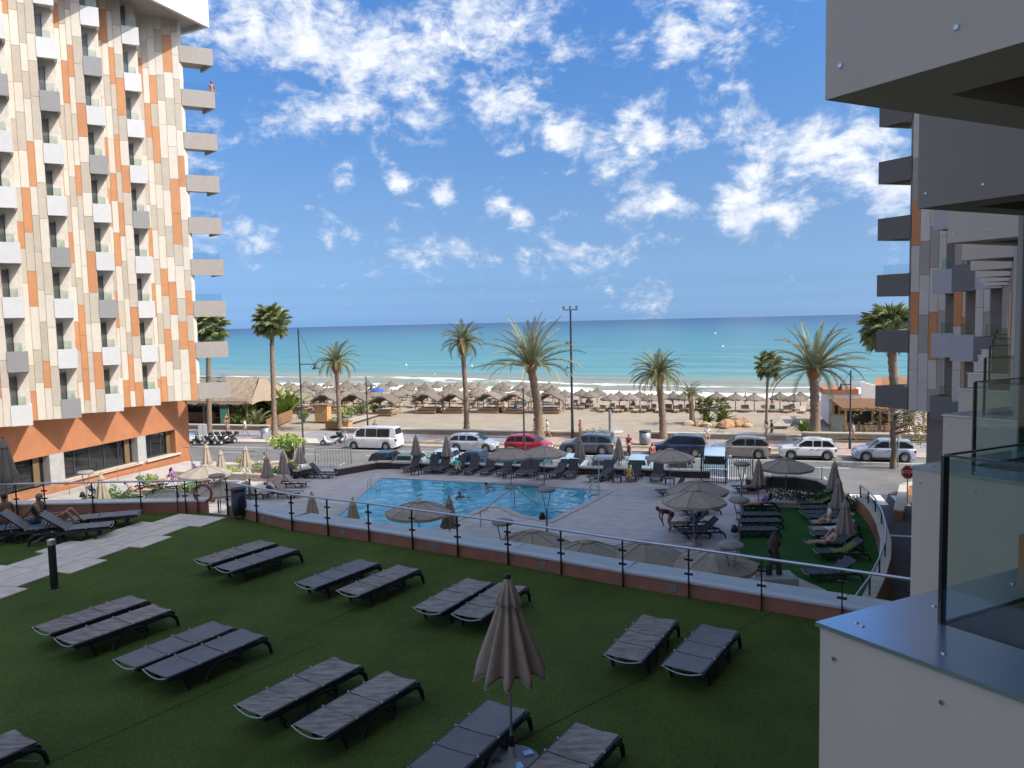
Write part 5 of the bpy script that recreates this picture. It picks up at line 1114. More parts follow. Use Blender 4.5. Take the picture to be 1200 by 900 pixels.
def lounger(label, loc, rz, back=0, cloth='sling_slate', group=None, towel=None, W=.68, waves=.0):
    t = thing('sun_lounger', label, 'sun lounger', loc, rz, group); L_, hx, Z = 2.0, 1.15, .36; w2 = W/2
    for s_ in (-1, 1):
        y = s_*w2
        b = MB(); xs_ = [0,.06,.3,.7,1.15,1.6,1.85,2.0,2.04]; tp = [.0,.015,.02,.02,.02,.02,.015,.0,-.03]; bt = [-.03,-.06,-.085,-.09,-.09,-.085,-.085,-.09,-.09]; dz_ = -.0 if back == 0 else -.035; y0_, y1_ = y-.024, y+.024; vs = [v for x,a_,c_ in zip(xs_,tp,bt) for v in ((x,y0_,Z+a_+dz_),(x,y1_,Z+a_+dz_),(x,y1_,Z+c_),(x,y0_,Z+c_))]; b.add(vs, [(i*4+j,i*4+(j+1)%4,i*4+4+(j+1)%4,i*4+4+j) for i in range(len(xs_)-1) for j in range(4)]+[(3,2,1,0),(32,33,34,35)]); b.build('side_rail', M['lounger_frame'], t)
        b = MB(); b.tube([(.32,y,Z-.02),(.36,y*.97,.17),(.42,y*.97,.02)], [.042,.038,.03], 8); b.build('leg', M['lounger_frame'], t)
        b = MB(); b.tube([(.74,y,.02),(.78,y,.13),(.88,y,.235),(1.02,y,.285),(1.18,y,.29),(1.34,y,.26),(1.44,y,.19)], .036, 8); b.tube([(1.40,y,Z-.03),(1.44,y,.19),(1.36,y,.02)], .034, 8); b.build('arch', M['lounger_frame'], t)
        b = MB(); b.tube([(1.78,y,Z-.03),(1.95,y,Z-.05),(2.07,y,.2),(2.12,y,.02)], [.044,.046,.04,.032], 8); b.build('leg', M['lounger_frame'], t)
        b = MB(); b.tube([(1.7,y*.93,.26),(2.0,y*.93,.1)], .014, 6); b.build('brace', M['lounger_trim'], t)
        for x in (.62, hx, 1.5):
            b = MB(); b.ball((x, y+s_*.012, Z+.028), .02, 8); b.build('knob', M['lounger_trim'], t)
    b = MB()
    for x in (.42, 1.40, 2.08): b.tube([(x,-w2,.12 if x < 2 else .2),(x,w2,.12 if x < 2 else .2)], .022, 6)
    b.build('cross_bar', M['lounger_frame'], t)
    b = sling_grid(.02, hx-.01, W-.02, Z+.026, .012, 14, 7, waves); b.build('seat_sling', M[cloth], t)
    b = MB()
    for x in (.62,): b.tube([(x,(w2-.02)*(1-2*k/8),Z+.0285-.012*(1-(1-2*k/8)**2)) for k in range(9)], .005, 4)
    b.build('seam', M['lounger_frame'], t)
    b = MB(); b.tube([(.0,w2*(1-2*k/10),Z+.02-.075*(1-(1-2*k/10)**2)) for k in range(11)], .011, 6); b.build('end_trim', M['lounger_trim'], t)
    bk = bpy.data.objects.new('backrest', None); COL.objects.link(bk); bk.parent = t; bk.location = (hx,0,Z); bk.rotation_euler = (0,-R(back),0)
    b = sling_grid(.01, .85, W-.02, .026, .010, 10, 7, waves); b.build('back_sling', M[cloth], bk)
    b = MB(); b.tube([(0,-w2+.03,0),(.84,-w2+.03,0)], .02, 6); b.tube([(0,w2-.03,0),(.84,w2-.03,0)], .02, 6); b.tube([(.84,-w2+.03,0),(.84,w2-.03,0)], .02, 6); b.build('back_frame', M['lounger_frame'], bk)
    if back > 5:
        b = MB()
        for y in (-w2+.06, w2-.06): b.tube([(.55*cos(R(back)), y, .55*sin(R(back))),(.62,y,-.12)], .016, 6)
        o = b.build('prop', M['lounger_frame'], t); o.location = (hx,0,Z)
    return t
PROTO = {}
def put_lounger(label, P, ang, back=0, cloth='sling_slate', group=None, waves=0.):
    k = (back, cloth, waves)
    if k not in PROTO: PROTO[k] = lounger(label, P, ang, back, cloth, group, waves=waves); return PROTO[k]
    c = copy_tree(PROTO[k]); c.location = P; c.rotation_euler = (0,0,ang); c['label'] = label
    if group: c['group'] = group
    elif 'group' in c: del c['group']
    return c
GLAWN = 'flat sun loungers set in pairs on the lawn'
quads = [
 ([(228.3,656),(246,660.7),(323.3,636.7),(305,632.7)],'w','worn grey sun lounger, back one of the pair nearest the stone path'),
 ([(251.7,665),(268.3,670),(349.3,644),(331.7,639)],'s','blue-grey sun lounger, front one of the pair nearest the stone path'),
 ([(37.3,735),(56.7,743.3),(175,703.3),(152.7,697.3)],'w','worn grey sun lounger, back one of the leftmost complete pair'),
 ([(63.3,747.7),(83.3,756.7),(201.7,714),(180.7,708.3)],'w','creased worn sun lounger, front one of the leftmost complete pair'),
 ([(131.7,774),(155,783.3),(275,735),(251.7,727.3)],'s','clean slate sun lounger, back one of the pair second from the left'),
 ([(167.3,785),(191.7,795),(310,745),(286,736)],'s','clean slate sun lounger, front one of the pair second from the left'),
 ([(345.9,682.4),(367.6,689.9),(444,660),(422.2,654.8)],'s','slate sun lounger, left one of the pair in the middle of the back row'),
 ([(395.3,691.5),(417.4,699),(491.5,666.5),(468.4,661.6)],'w','dusty sun lounger, right one of the pair in the middle of the back row'),
 ([(484.6,712.6),(511,720.1),(576.6,681.7),(550.6,676.9)],'w','grey sun lounger just left of the one behind the closed parasol'),
 ([(530,719.1),(560.4,727.2),(616.5,687.6),(588,681.7)],'w','grey sun lounger whose head end is behind the closed parasol'),
 ([(275.3,827),(305.2,840.3),(423.2,779.3),(392,770)],'w','brownish worn sun lounger, back one of the pair left of the closed parasol'),
 ([(342,850.7),(378.4,865.4),(487.9,796.5),(454.7,786.7)],'w','brownish worn sun lounger, front one of the pair left of the closed parasol'),
 ([(708.7,767.6),(748.3,776.8),(791,726.2),(756.4,719.6)],'w','dusty sun lounger, left one of the pair nearest the pool balustrade right'),
 ([(777.3,780),(818.7,791.4),(863.4,738.3),(825.3,731)],'s','slate sun lounger, right one of the pair nearest the balcony corner')]
ZL = LZ+.38
for q, c, lab in quads:
    p = [gp(*a, ZL) for a in q]; f, h = (p[0]+p[1])/2, (p[2]+p[3])/2; d = h-f; an = atan2(d.y, d.x); o = (f+h)/2 - Vector((cos(an), sin(an), 0))*1.0; o.z = LZ
    put_lounger(lab, o, an, 0, 'sling_worn' if c == 'w' else 'sling_slate', GLAWN, .006 if lab.startswith(('creased','brownish')) else 0.)
def head_lounger(q, an, c, lab):
    p = [gp(*a, ZL) for a in q]; h = (p[0]+p[1])/2; o = h - Vector((cos(an), sin(an), 0))*2.0; o.z = LZ; put_lounger(lab, o, an, 0, c, GLAWN)
pp = [gp(*a, ZL) for a in quads[5][0]]; a1_ = atan2(*(((pp[2]+pp[3])-(pp[0]+pp[1])).yx)); pp = [gp(*a, ZL) for a in quads[12][0]]; a2_ = atan2(*(((pp[2]+pp[3])-(pp[0]+pp[1])).yx)); pp = [gp(*a, ZL) for a in quads[11][0]]; a3_ = atan2(*(((pp[2]+pp[3])-(pp[0]+pp[1])).yx))
head_lounger([(47,867),(13,857.5)], a1_, 'sling_worn', 'worn sun lounger cut off at the bottom left corner, front one'); head_lounger([(0,855),(-34,846)], a1_, 'sling_slate', 'sun lounger barely visible behind the one in the bottom left corner')
head_lounger([(575,819.5),(614,833)], a3_+.06, 'sling_slate', 'slate sun lounger directly beside the foot of the closed parasol'); head_lounger([(676.4,848),(724,860)], a2_-.06, 'sling_worn', 'creased dusty sun lounger right of the parasol foot, cut by the bottom edge')
# loungers of the sunbathers at the left
for i, (px, py, b_, lab) in enumerate([(36,637,42,'dark sun lounger with raised back under the man in blue trunks'),(83,637,38,'dark sun lounger with raised back under the woman with bent knees'),(4,634,42,'dark sun lounger with raised back under the bare-backed man at the edge'),(120,622,0,'flat dark sun lounger just behind the woman with bent knees'),(-22,640,42,'dark sun lounger cut by the left edge of the picture')]):
    a_ = R(18); h = gp(px-22, py-2, LZ); an = a_+pi   # heads to the left, feet to the right
    o = Vector((h.x, h.y, LZ)) + Vector((cos(a_), sin(a_), 0))*1.6; put_lounger(lab, o, an, b_, 'sling_slate', 'loungers of the sunbathers on the lawn')

# ================================================================== PARASOLS
def canopy_closed(b, H, r_, top, lobes=8, n=64):
    prof = [(.035,H),(.06,H-.04),(.10,H-.14),(.17,H-.3)]
    b.lathe(prof, n, lobes=lobes, amp=.10); hh = top
    b.lathe([(.10,H-.22),(.16,H-.45),(.22,H-.75),(.27,H-1.05),(r_,H-hh),(r_*.96,H-hh-.03)], n, lobes=lobes, amp=.2, ph=.2)
    b.lathe([(r_*.95,H-hh-.03),(r_*.4,H-hh+.12),(.05,H-hh+.25)], n, lobes=lobes, amp=.2, ph=.2)
def parasol_closed(label, loc, H=2.55, r_=.34, m='parasol', cl=1.35, group='closed parasols', big=False):
    t = thing('closed_parasol', label, 'parasol', loc, 0, group); b = MB(); b.tube([(0,0,.03),(0,0,H)], .024, 8); b.build('pole', M['grey_pole'], t)
    b = MB(); canopy_closed(b, H, r_, cl); b.build('canopy', M[m], t)
    b = MB(); b.ball((0,0,H+.02), .035, 8); b.build('finial', M['anthracite'], t)
    b = MB(); b.lathe([(.01,0),(.34,0),(.34,.05),(.06,.09),(.05,.3)], 20); b.build('base', M['grey_stone'], t)
    return t
# the large one on the lawn, pleat by pleat
P = gp(600,896,LZ); t = thing('closed_parasol', 'large taupe closed parasol with pleated canopy standing alone in the middle of the lawn', 'parasol', P)
Hh = height_for(601,676,P); b = MB(); b.tube([(0,0,.03),(0,0,Hh-.02)], .02, 12); b.build('pole', M['grey_pole'], t)
npl = 10; n = 120; b = MB()
def ring(r_, amp, z, ph=.35, drop=0.):
    vs = []
    for j in range(n):
        a = 2*pi*j/n; c = cos(npl*(a+ph)); s_ = (abs(c)**.75)*(1 if c > 0 else -1); vs.append((r_*(1+amp*s_)*cos(a), r_*(1+amp*s_)*sin(a), z - drop*max(0,s_)))
    return vs
def rings(b, rs): 
    vs = [v for r_ in rs for v in r_]; b.add(vs, [(i*n+(j+1)%n, i*n+j, (i+1)*n+j, (i+1)*n+(j+1)%n) for i in range(len(rs)-1) for j in range(n)], 0, True)
rings(b, [ring(.10,.10,Hh-.24), ring(.14,.16,Hh-.4), ring(.205,.2,Hh-.62), ring(.275,.24,Hh-.86), ring(.345,.26,Hh-1.1), ring(.39,.27,Hh-1.24,drop=.02), ring(.405,.27,Hh-1.30,drop=.09), ring(.38,.28,Hh-1.29,drop=.09), ring(.16,.3,Hh-1.1)])
b.build('canopy', M['parasol_taupe'], t)
b = MB(); rings(b, [ring(.03,.0,Hh-.02), ring(.06,.05,Hh-.06), ring(.10,.12,Hh-.16), ring(.16,.17,Hh-.32), ring(.165,.17,Hh-.35,drop=.02), ring(.15,.17,Hh-.34,drop=.02)]); b.build('vent_cap', M['parasol_taupe'], t)
dm('piping', (.42,.37,.33), .8); b = MB(); e = ring(.168,.17,Hh-.345,drop=.02); b.tube(e+[e[0]], .005, 4, cap=False); b.build('piping', M['piping'], t); b = MB(); e = ring(.408,.27,Hh-1.295,drop=.09); b.tube(e+[e[0]], .006, 4, cap=False); b.build('piping', M['piping'], t)
b = MB(); b.lathe([(.012,Hh-.03),(.042,Hh-.015),(.045,Hh+.02),(.03,Hh+.045),(.005,Hh+.05)], 14); b.build('finial', M['anthracite'], t)
b = MB(); b.tube([(0,0,.25),(0,0,.42)], .032, 12); b.build('sleeve', M['dark_metal'], t)
b = MB(); b.lathe([(.01,.0),(.40,0),(.41,.03),(.38,.075),(.1,.10),(.05,.13),(.045,.28)], 28); b.build('base', M['grey_stone'], t)
for k in range(4):
    b = MB(); a = k*pi/2+.4; b.cbox((0,0,0), (.14,.11,.03)); o = b.build('ballast_plate', M['steel'], t); o.location = (cos(a)*.24, sin(a)*.24, .105); o.rotation_euler = (0,0,a)
# small closed ones: apex pixel, height of the ground
for px, py, m, lab, z0, H_ in [(365,577,'parasol_beige','beige closed parasol behind the balustrade, left of the pool corner',DZ,2.5),(413,584,'parasol_beige','beige closed parasol behind the balustrade, at the near left pool corner',DZ,2.5),(526,582,'parasol','grey-brown closed parasol standing at the near edge of the pool',DZ,2.5),
    (889,538,'parasol','brown closed parasol by the mushroom lamp at the head of the turf terrace',DZ,2.6),(978,541,'parasol','brown closed parasol farthest back along the curved wall',DZ,2.6),(983,560,'parasol','brown closed parasol, middle one of three along the curved wall',DZ,2.6),(991,585,'parasol','brown closed parasol nearest the viewer along the curved wall',DZ,2.6),
    (487,510,'parasol','closed parasol at the pool wall in front of the verge right of the van',DZ,2.4),(523,511,'parasol','closed parasol at the pool wall touching the silver hatchback',DZ,2.4),(679,512,'parasol','closed parasol at the pool wall in front of the dark grey car',DZ,2.4),(725,513,'parasol','closed parasol at the pool wall beside the red scooter',DZ,2.4),
    (351,519,'parasol','grey closed parasol just left of the tall street lamp foot',DZ,2.4),(331,529,'parasol','dark closed parasol above the tilted black loungers left of the pool',DZ,2.5),(312,533,'parasol','brown closed parasol left of the tilted black loungers',DZ,2.5),(287,522,'parasol_beige','sunlit beige closed parasol, right one of the three by the lane',DZ,2.5),(258,527,'parasol_beige','sunlit beige closed parasol, middle one of the three by the lane',DZ,2.5),(241,520,'parasol_beige','sunlit beige closed parasol beside the corner of the terracotta building',DZ,2.5),
    (118,555,'parasol_beige','sunlit beige closed parasol below the big windows, behind the short balustrade',DZ,2.6),(3,514,'parasol','large grey closed parasol beside the sunbathers at the left edge',LZ,2.6)]:
    a = gp(px, py, z0+H_); parasol_closed(lab, Vector((a.x,a.y,z0)), H_, .36, m)
UM = None; dm('parasol_open', (.36,.305,.25), .85, var=.08, vscale=5, bump=.15, bscale=90, rand=.08)
def parasol_open(label, apex, z0=DZ, R_=1.45, m='parasol_beige'):
    global UM
    loc = Vector((apex.x, apex.y, z0)); H = apex.z - z0
    if UM is None:
        t = thing('open_parasol', label, 'parasol', loc, 0, 'open parasols'); UM = t
        b = MB(); b.tube([(0,0,.03),(0,0,2.5)], .024, 8); b.build('pole', M['grey_pole'], t)
        b = MB(); nn = 16
        def rg_(r_, z, sc): return [(r_*(1-(.05 if j % 2 else 0)*sc)*cos(2*pi*j/nn), r_*(1-(.05 if j % 2 else 0)*sc)*sin(2*pi*j/nn), z-(.045*sc if j % 2 else 0)) for j in range(nn)]
        rs = [rg_(.03,2.5,0), rg_(.5,2.36,.5), rg_(1.0,2.2,.8), rg_(1.45,2.02,1), rg_(1.45,1.9,1)]; vs = [v for r_ in rs for v in r_]
        b.add(vs, [(i*nn+j, i*nn+(j+1)%nn, (i+1)*nn+(j+1)%nn, (i+1)*nn+j) for i in range(4) for j in range(nn)]); b.build('canopy', M['parasol_open'], t)
        b = MB(); b.lathe([(.02,2.545),(.12,2.525),(.24,2.47),(.245,2.45)], 16, lobes=8, amp=.06); b.build('vent_cap', M['parasol_open'], t)
        for j in range(8):
            a = 2*pi*j/8; b = MB(); b.tube([(.04*cos(a),.04*sin(a),2.44),(1.40*cos(a),1.40*sin(a),1.99)], .009, 4); b.build('rib', M['grey_pole'], t)
            b = MB(); b.tube([(.1*cos(a),.1*sin(a),2.505),(.5*cos(a),.5*sin(a),2.368),(1.0*cos(a),1.0*sin(a),2.208),(1.44*cos(a),1.44*sin(a),2.03)], .013, 4); b.build('seam', M['parasol'], t)
        b = MB(); b.lathe([(.01,0),(.34,0),(.34,.05),(.06,.09),(.05,.3)], 20); b.build('base', M['grey_stone'], t); return t
    c = copy_tree(UM); c.location = loc; c['label'] = label; c.rotation_euler = (0,0,loc.x*3); return c
for px, py, lab in [(623,623,'beige open parasol at the pool side directly left of the mushroom lamp by the balustrade'),(687,635,'beige open parasol behind the balustrade, right of the pool, left of two alike'),(755,636,'beige open parasol behind the balustrade in front of the bending man'),(747,661,'beige open parasol lowest in front, tucked under the balustrade'),
    (836,645,'beige open parasol left of the steel bin on the turf terrace side'),(832,674,'beige open parasol closest to the viewer beside the terrace slab'),(817,564,'beige open parasol over the loungers at the right deck, the upper of two overlapping'),(813,575,'beige open parasol over the loungers at the right deck, the lower of two overlapping'),
    (785,527,'grey-beige open parasol at the pool wall in front of the navy car'),(598,525,'open parasol at the pool wall in front of the red car, left one'),(637,523,'open parasol at the pool wall between the red car and the dark grey car'),(921,538,'open parasol behind the hedge in front of the white crossover'),
    (490,588,'open parasol standing over the near left water of the pool'),(196,575,'grey open parasol in front of the sunbathers below the terracotta wall'),(257,565,'open parasol beside the stair right of the lifebuoy'),(240,546,'sunlit open parasol below the corner of the terracotta building')]:
    parasol_open(lab, gp(px, py, DZ+2.45 if px != 637 and px != 598 else DZ+2.45))

# mushroom lamps: disc reflector on a forked post
dm('disc', (.27,.255,.235), .8, var=.15, vscale=6)
def mush(label, px, py, H=2.9, spot=True):
    a = gp(px, py, DZ+H); t = thing('mushroom_lamp', label, 'garden lamp', (a.x,a.y,DZ), 0, 'disc lamps around the pool')
    b = MB(); b.tube([(0,0,0),(0,0,H-.95)], .045, 8); b.build('post', M['grey_pole'], t)
    for s_ in (-1,1): b = MB(); b.tube([(0,0,H-1.0),(s_*.12,0,H-.5),(s_*.2,0,H-.1)], .022, 6); b.build('fork', M['grey_pole'], t)
    b = MB(); b.lathe([(.01,H-.12),(.36,H-.1),(.42,H-.04),(.36,H+.04),(.01,H+.07)], 24); b.build('disc', M['disc'], t)
    if spot: b = MB(); b.lathe([(.03,.2),(.1,.12),(.16,-.1),(.02,-.08)], 12, c=(-.2,-.05,H-1.2)); b.build('spotlight', M['black'], t)
for px, py, lab in [(640,573,'disc-topped garden lamp on the right bank of the pool'),(589,611,'disc-topped garden lamp behind the balustrade left of the open parasol'),(869,543,'disc-topped garden lamp highest up, beside the pool gate'),(866,585,'disc-topped garden lamp at the left edge of the turf terrace'),(857,638,'disc-topped garden lamp above the open parasol by the terrace slab'),(100,553,'disc-topped garden lamp in front of the long window of the left tower'),(254,557,'disc-topped garden lamp by the stair right of the lifebuoy')]: mush(lab, px, py, spot=px in (640,866,100))
a = gp(224,524,DZ+3); t = thing('spotlight_post', 'thin post with crossbar and black spotlight at the corner of the terracotta building', 'light post', (a.x,a.y,DZ)); b = MB(); b.tube([(0,0,0),(0,0,2.4),(-.15,0,2.9)], .04, 8); b.build('post', M['grey_pole'], t); b = MB(); b.tube([(-.5,0,3.0),(.35,0,3.0)], .03, 6); b.build('crossbar', M['grey_pole'], t); b = MB(); b.lathe([(.03,.2),(.1,.12),(.18,-.1),(.02,-.08)], 12, c=(.3,0,1.4)); b.build('spotlight', M['black'], t)

# ================================================================== POOL SIDE
GROW = 'loungers in the row along the far pool edge'
row = [474,499,512,528,547,566,584,608,619,646,665,707,737,767]
for i, px in enumerate(row):
    p = gp(px, 555+(px-474)*.040, DZ); lab = '%s raised lounger from the left in the row at the far pool edge' % ORD[i]
    a_ = pi/2 - TH - .25*(1 if i % 3 == 0 else .4); put_lounger(lab, Vector((p.x,p.y,DZ)), a_, 62 if i != 9 else 28, 'sling_dark', GROW)
put_lounger('lounger draped with a pale towel in the row at the far pool edge', fl(gp(690,566,DZ))+Vector((0,0,DZ)), pi/2-TH-.7, 24, 'sling_dark', GROW)
for i, px in enumerate((488,596,635,723,785)):
    p = gp(px, 556+(px-474)*.036, DZ); t = thing('side_table', 'low dark side table, %s from the left among the loungers of the far row' % ORD[i], 'side table', p, RZ, 'side tables in the far lounger row'); b = MB(); b.box(-.3,.3,-.3,.3,.36,.4); b.build('table_top', M['lounger_frame'], t)
    for sx in (-.25,.25):
        for sy in (-.25,.25): b = MB(); b.box(sx-.025,sx+.025,sy-.025,sy+.025,0,.36); b.build('leg', M['lounger_frame'], t)
GL_ = 'loungers at the left end of the pool'
for i, (px, py, lab) in enumerate([(350,560,'black lounger with raised back, left of the two farthest left of the pool'),(377,560,'black lounger with raised back, right of the two farthest left of the pool'),(345,571,'grey lounger with raised back, middle one left of the pool'),(336,583,'grey lounger with raised back, near one left of the pool'),(300,584,'pale grey lounger behind the round bin at the path end')]):
    p = gp(px, py, DZ); a_ = R(-8)+pi; o = Vector((p.x,p.y,DZ)) + Vector((1.0,-.15,0)); put_lounger(lab, o, a_, 48, 'sling_dark' if i < 2 else 'sling_worn', GL_)
for i, (px, py, lab) in enumerate([(128,592,'raised lounger behind the short balustrade, leftmost below the windows'),(153,586,'lounger of the sunbather in pink below the terracotta wall'),(181,579,'lounger between the pink sunbather and the woman in purple'),(207,574,'lounger at the seat of the woman in purple'),(236,566,'lounger beside the lifebuoy with a sunbather on it')]):
    p = gp(px, py, DZ); put_lounger(lab, Vector((p.x-.6,p.y,DZ)), R(190 if i % 2 else 14), 45, 'sling_dark', 'loungers below the terracotta wall')
GR_ = 'loungers in the left column of the turf terrace'; GR2 = 'loungers in the right column of the turf terrace'
col1 = [(878,577,30),(886,598,30),(888,610,0),(888,618,0),(884,628,0)]
for i, (px, py, bk_) in enumerate(col1):
    p = gp(px, py, DZ); put_lounger('%s lounger from the back in the left column of the turf terrace' % ORD[i], Vector((p.x-1.0,p.y,DZ)), R(-4), bk_, 'sling_dark', GR_)
col2 = [(955,588,25),(957,596,25),(962,602,0),(963,608,0),(970,613,0),(976,620,30),(976,628,30),(978,634,30),(978,644,35),(984,655,35),(974,680,30)]
for i, (px, py, bk_) in enumerate(col2):
    p = gp(px, py, DZ); put_lounger('%s lounger from the back in the right column along the curved wall' % ORD[i], Vector((p.x-1.0,p.y,DZ)), R(-2) + (.1 if i == 10 else 0), bk_, 'sling_dark' if i not in (5,6) else 'sling_worn', GR2)
GM_ = 'loungers on the right pool deck'
for i, (px, py, bk_, lab) in enumerate([(789,582,58,'raised lounger at the left of the two overlapping open parasols'),(812,597,35,'lounger with a green towel under the overlapping open parasols'),(818,603,40,'lounger behind the one with the green towel on the right deck'),(808,622,40,'lounger under the person in blue right of the bending man'),(820,630,40,'lounger nearest the viewer on the right pool deck')]):
    p = gp(px, py, DZ); put_lounger(lab, Vector((p.x-1.0,p.y,DZ)), R(2), bk_, 'sling_dark', GM_)
def towel(label, px, py, m, rz, back=0, L_=1.1, W=.6, z=.40, grp='towels on the loungers', dx=0):
    p = gp(px, py, DZ); b = MB(); nx, ny = 12, 6; vs = []
    for i in range(nx+1):
        for j in range(ny+1):
            x = L_*i/nx; y = -W/2+W*j/ny; zz_ = 0
            if x > .55 and back: k = x-.55; zz_ = k*sin(R(back)); x = .55+k*cos(R(back))
            vs.append((x, y, z+zz_+.012*sin(i*1.7+j)+(-.08 if j in (0,ny) else 0)))
    b.add(vs, [(i*(ny+1)+j, (i+1)*(ny+1)+j, (i+1)*(ny+1)+j+1, i*(ny+1)+j+1) for i in range(nx) for j in range(ny)], 0, True)
    o = tag(b.build('towel', M[m]), label, 'towel', grp); o.location = (p.x-1.0+.6+dx, p.y, DZ); o.rotation_euler = (0,0,rz); return o
towel('green towel on the lounger farthest back in the right terrace column', 955,588,'towel_green',R(-2),25); towel('green towel on the second lounger from the back in the right terrace column', 957,596,'towel_green',R(-2),25); towel('green towel near the two people in the right terrace column', 984,655,'towel_green',R(-2),35)
towel('green towel behind the person on the left terrace column', 886,598,'towel_green',R(-4),30); towel('green towel on the right pool deck under the overlapping parasols', 818,603,'towel_green',R(2),40); towel('white towel on the worn lounger in the right terrace column', 976,628,'towel_white',R(-2),30)
towel('blue towel on the back lounger of the left terrace column', 878,577,'towel_blue',R(-4),30)
# far pool wall with cap and glass
dm('wall_dark', (.03,.03,.034), .5, var=.2)
def pool_wall(label, pts, z0, h, th=.4, face='wall_dark', glass=True, gh=.72, step=2.0):
    t = thing('terrace_wall', label, 'wall', (pts[0].x, pts[0].y, z0))
    for p, q in zip(pts, pts[1:]):
        d, n = frame_at(p, q); b = MB(); b.prism([p, q, q+n*th, p+n*th], z0-.1, z0+h-.09); b.build('wall_body', M[face], t, True)
        b = MB(); b.prism([p-n*.05, q-n*.05, q+n*(th+.05), p+n*(th+.05)], z0+h-.09, z0+h); b.build('wall_cap', M['cream_stone'], t, True)
        if glass:
            k = max(1, round((q-p).length/step))
            for i in range(k):
                a, c = p.lerp(q, i/k)+n*th*.6, p.lerp(q, (i+1)/k)+n*th*.6; b = MB(); b.tube([(a.x,a.y,z0+h),(a.x,a.y,z0+h+gh)], .022, 6); b.build('post', M['grey_pole'], t, True)
                b = MB(); a2, c2 = a+d*.06, c-d*.06; b.prism([a2, c2, c2+n*.012, a2+n*.012], z0+h+.06, z0+h+gh-.05); b.build('glass_pane', GL_CLEAR, t, True)
    return t
pool_wall('long dark pool wall with pale cap and glass panes before the shaded cars', [S(-22.6,49.2), S(-12,49.25), S(-.9,49.3)], DZ, .5)
pool_wall('black-faced planter wall at the far left corner of the pool deck', [S(-25.2,46.2), S(-23.6,48.9), S(-22.65,49.1)], DZ, .55, glass=False)
pool_wall('low cream-topped wall in front of the sunlit parasols by the lane', [fl(gp(205,553,1.2)), fl(gp(335,558,1.2))], DZ, .45, face='cream_stone', glass=False)
pool_wall('short black and cream wall block left of the white gate bars', [fl(gp(348,553,1.3)), fl(gp(372,547,1.3))], DZ, .6, glass=False)
pool_wall('cream wall beside the lane behind the sunlit parasols', [fl(gp(255,545,1.2)), fl(gp(345,541,1.2))], DZ, .45, face='cream_stone', glass=False)
pool_wall('dark curved wall with pale cap behind the hedge of the turf terrace', [fl(gp(*q,1.5)) for q in ((880,562),(905,558),(935,559),(958,563),(972,570))], DZ, .75, glass=True, step=1.6)
# hedge
b = MB(); r = random.Random(4)
for i in range(26): c = gp(905+i*4.2, 577+i*.5, DZ+.45); leafy(b, c, .55, 90, .07, r, (1,.9,.75))
tag(b.build('hedge', M['leaf_dark']), 'low dark clipped hedge along the back of the turf terrace', 'hedge')
pool_wall('pale retaining kerb in front of the hedge', [fl(gp(905,588,1.1)), fl(gp(1006,590,1.1))], DZ, .3, th=.25, face='cream_stone', glass=False)
# curved wall with rail on the right
t = thing('curved_wall', 'curved terracotta terrace wall with pale cap and steel rail above the side road', 'wall', (CW[4].x, CW[4].y, 0))
for i in range(len(CW)-1):
    b = MB(); b.prism([CW[i], CW[i+1], CWo[i+1], CWo[i]], -.1, 1.44); b.build('wall_body', M['terracotta'], t, True)
    e = .04; b = MB(); b.prism([CW[i], CW[i+1], CWo[i+1], CWo[i]], 1.441, 1.52); b.build('wall_cap', M['coping'], t, True)
mid = [ (p+q)/2 for p, q in zip(CW, CWo)]
for p in mid: b = MB(); b.beam((p.x,p.y,1.52),(p.x,p.y,2.12), .06, .02); b.build('post', M['anthracite'], t, True)
b = MB(); b.tube([(p.x,p.y,2.14) for p in mid], .04, 8); b.build('handrail', M['rail_steel'], t, True)
for p, q in zip(mid, mid[1:]):
    d, n = frame_at(p, q); b = MB(); b.prism([p, q, q+n*.012, p+n*.012], 1.6, 2.05); b.build('glass_pane', GL_CLEAR, t, True)
pool_wall('low terracotta planter at the mouth of the side road by the stop sign', [fl(gp(1058,600,.5)), fl(gp(1064,570,.5)), fl(gp(1085,566,.5))], 0, .6, face='terracotta', glass=False)
# gates of upright bars
def bar_gate(label, p, q, h, m, n):
    t = thing('bar_fence', label, 'fence', (p.x,p.y,DZ-.5)); d, nn = frame_at(p, q); z0 = p.z
    for i in range(n+1): a = p.lerp(q, i/n); b = MB(); b.beam((a.x,a.y,z0),(a.x,a.y,z0+h), .035 if i not in (0,n) else .08, .035); b.build('bar', M[m], t, True)
    for z in (.12, h-.08): b = MB(); b.beam((p.x,p.y,z0+z),(q.x,q.y,z0+z), .03, .05); b.build('rail', M[m], t, True)
bar_gate('pale upright bar fence between the street tree and the black planter wall', Vector((*gp(370,549,DZ).xy, DZ)), Vector((*gp(412,549,DZ).xy, DZ)), 1.5, 'cream_stone', 12)
bar_gate('dark upright bar gate in front of the light blue van', Vector((*gp(822,566,DZ).xy, DZ)), Vector((*gp(850,568,DZ).xy, DZ)), 1.75, 'anthracite', 11)
bar_gate('grey bar fence right of the dark gate', Vector((*gp(852,566,DZ).xy, DZ)), Vector((*gp(882,564,DZ).xy, DZ)), 1.6, 'grey_pole', 11)
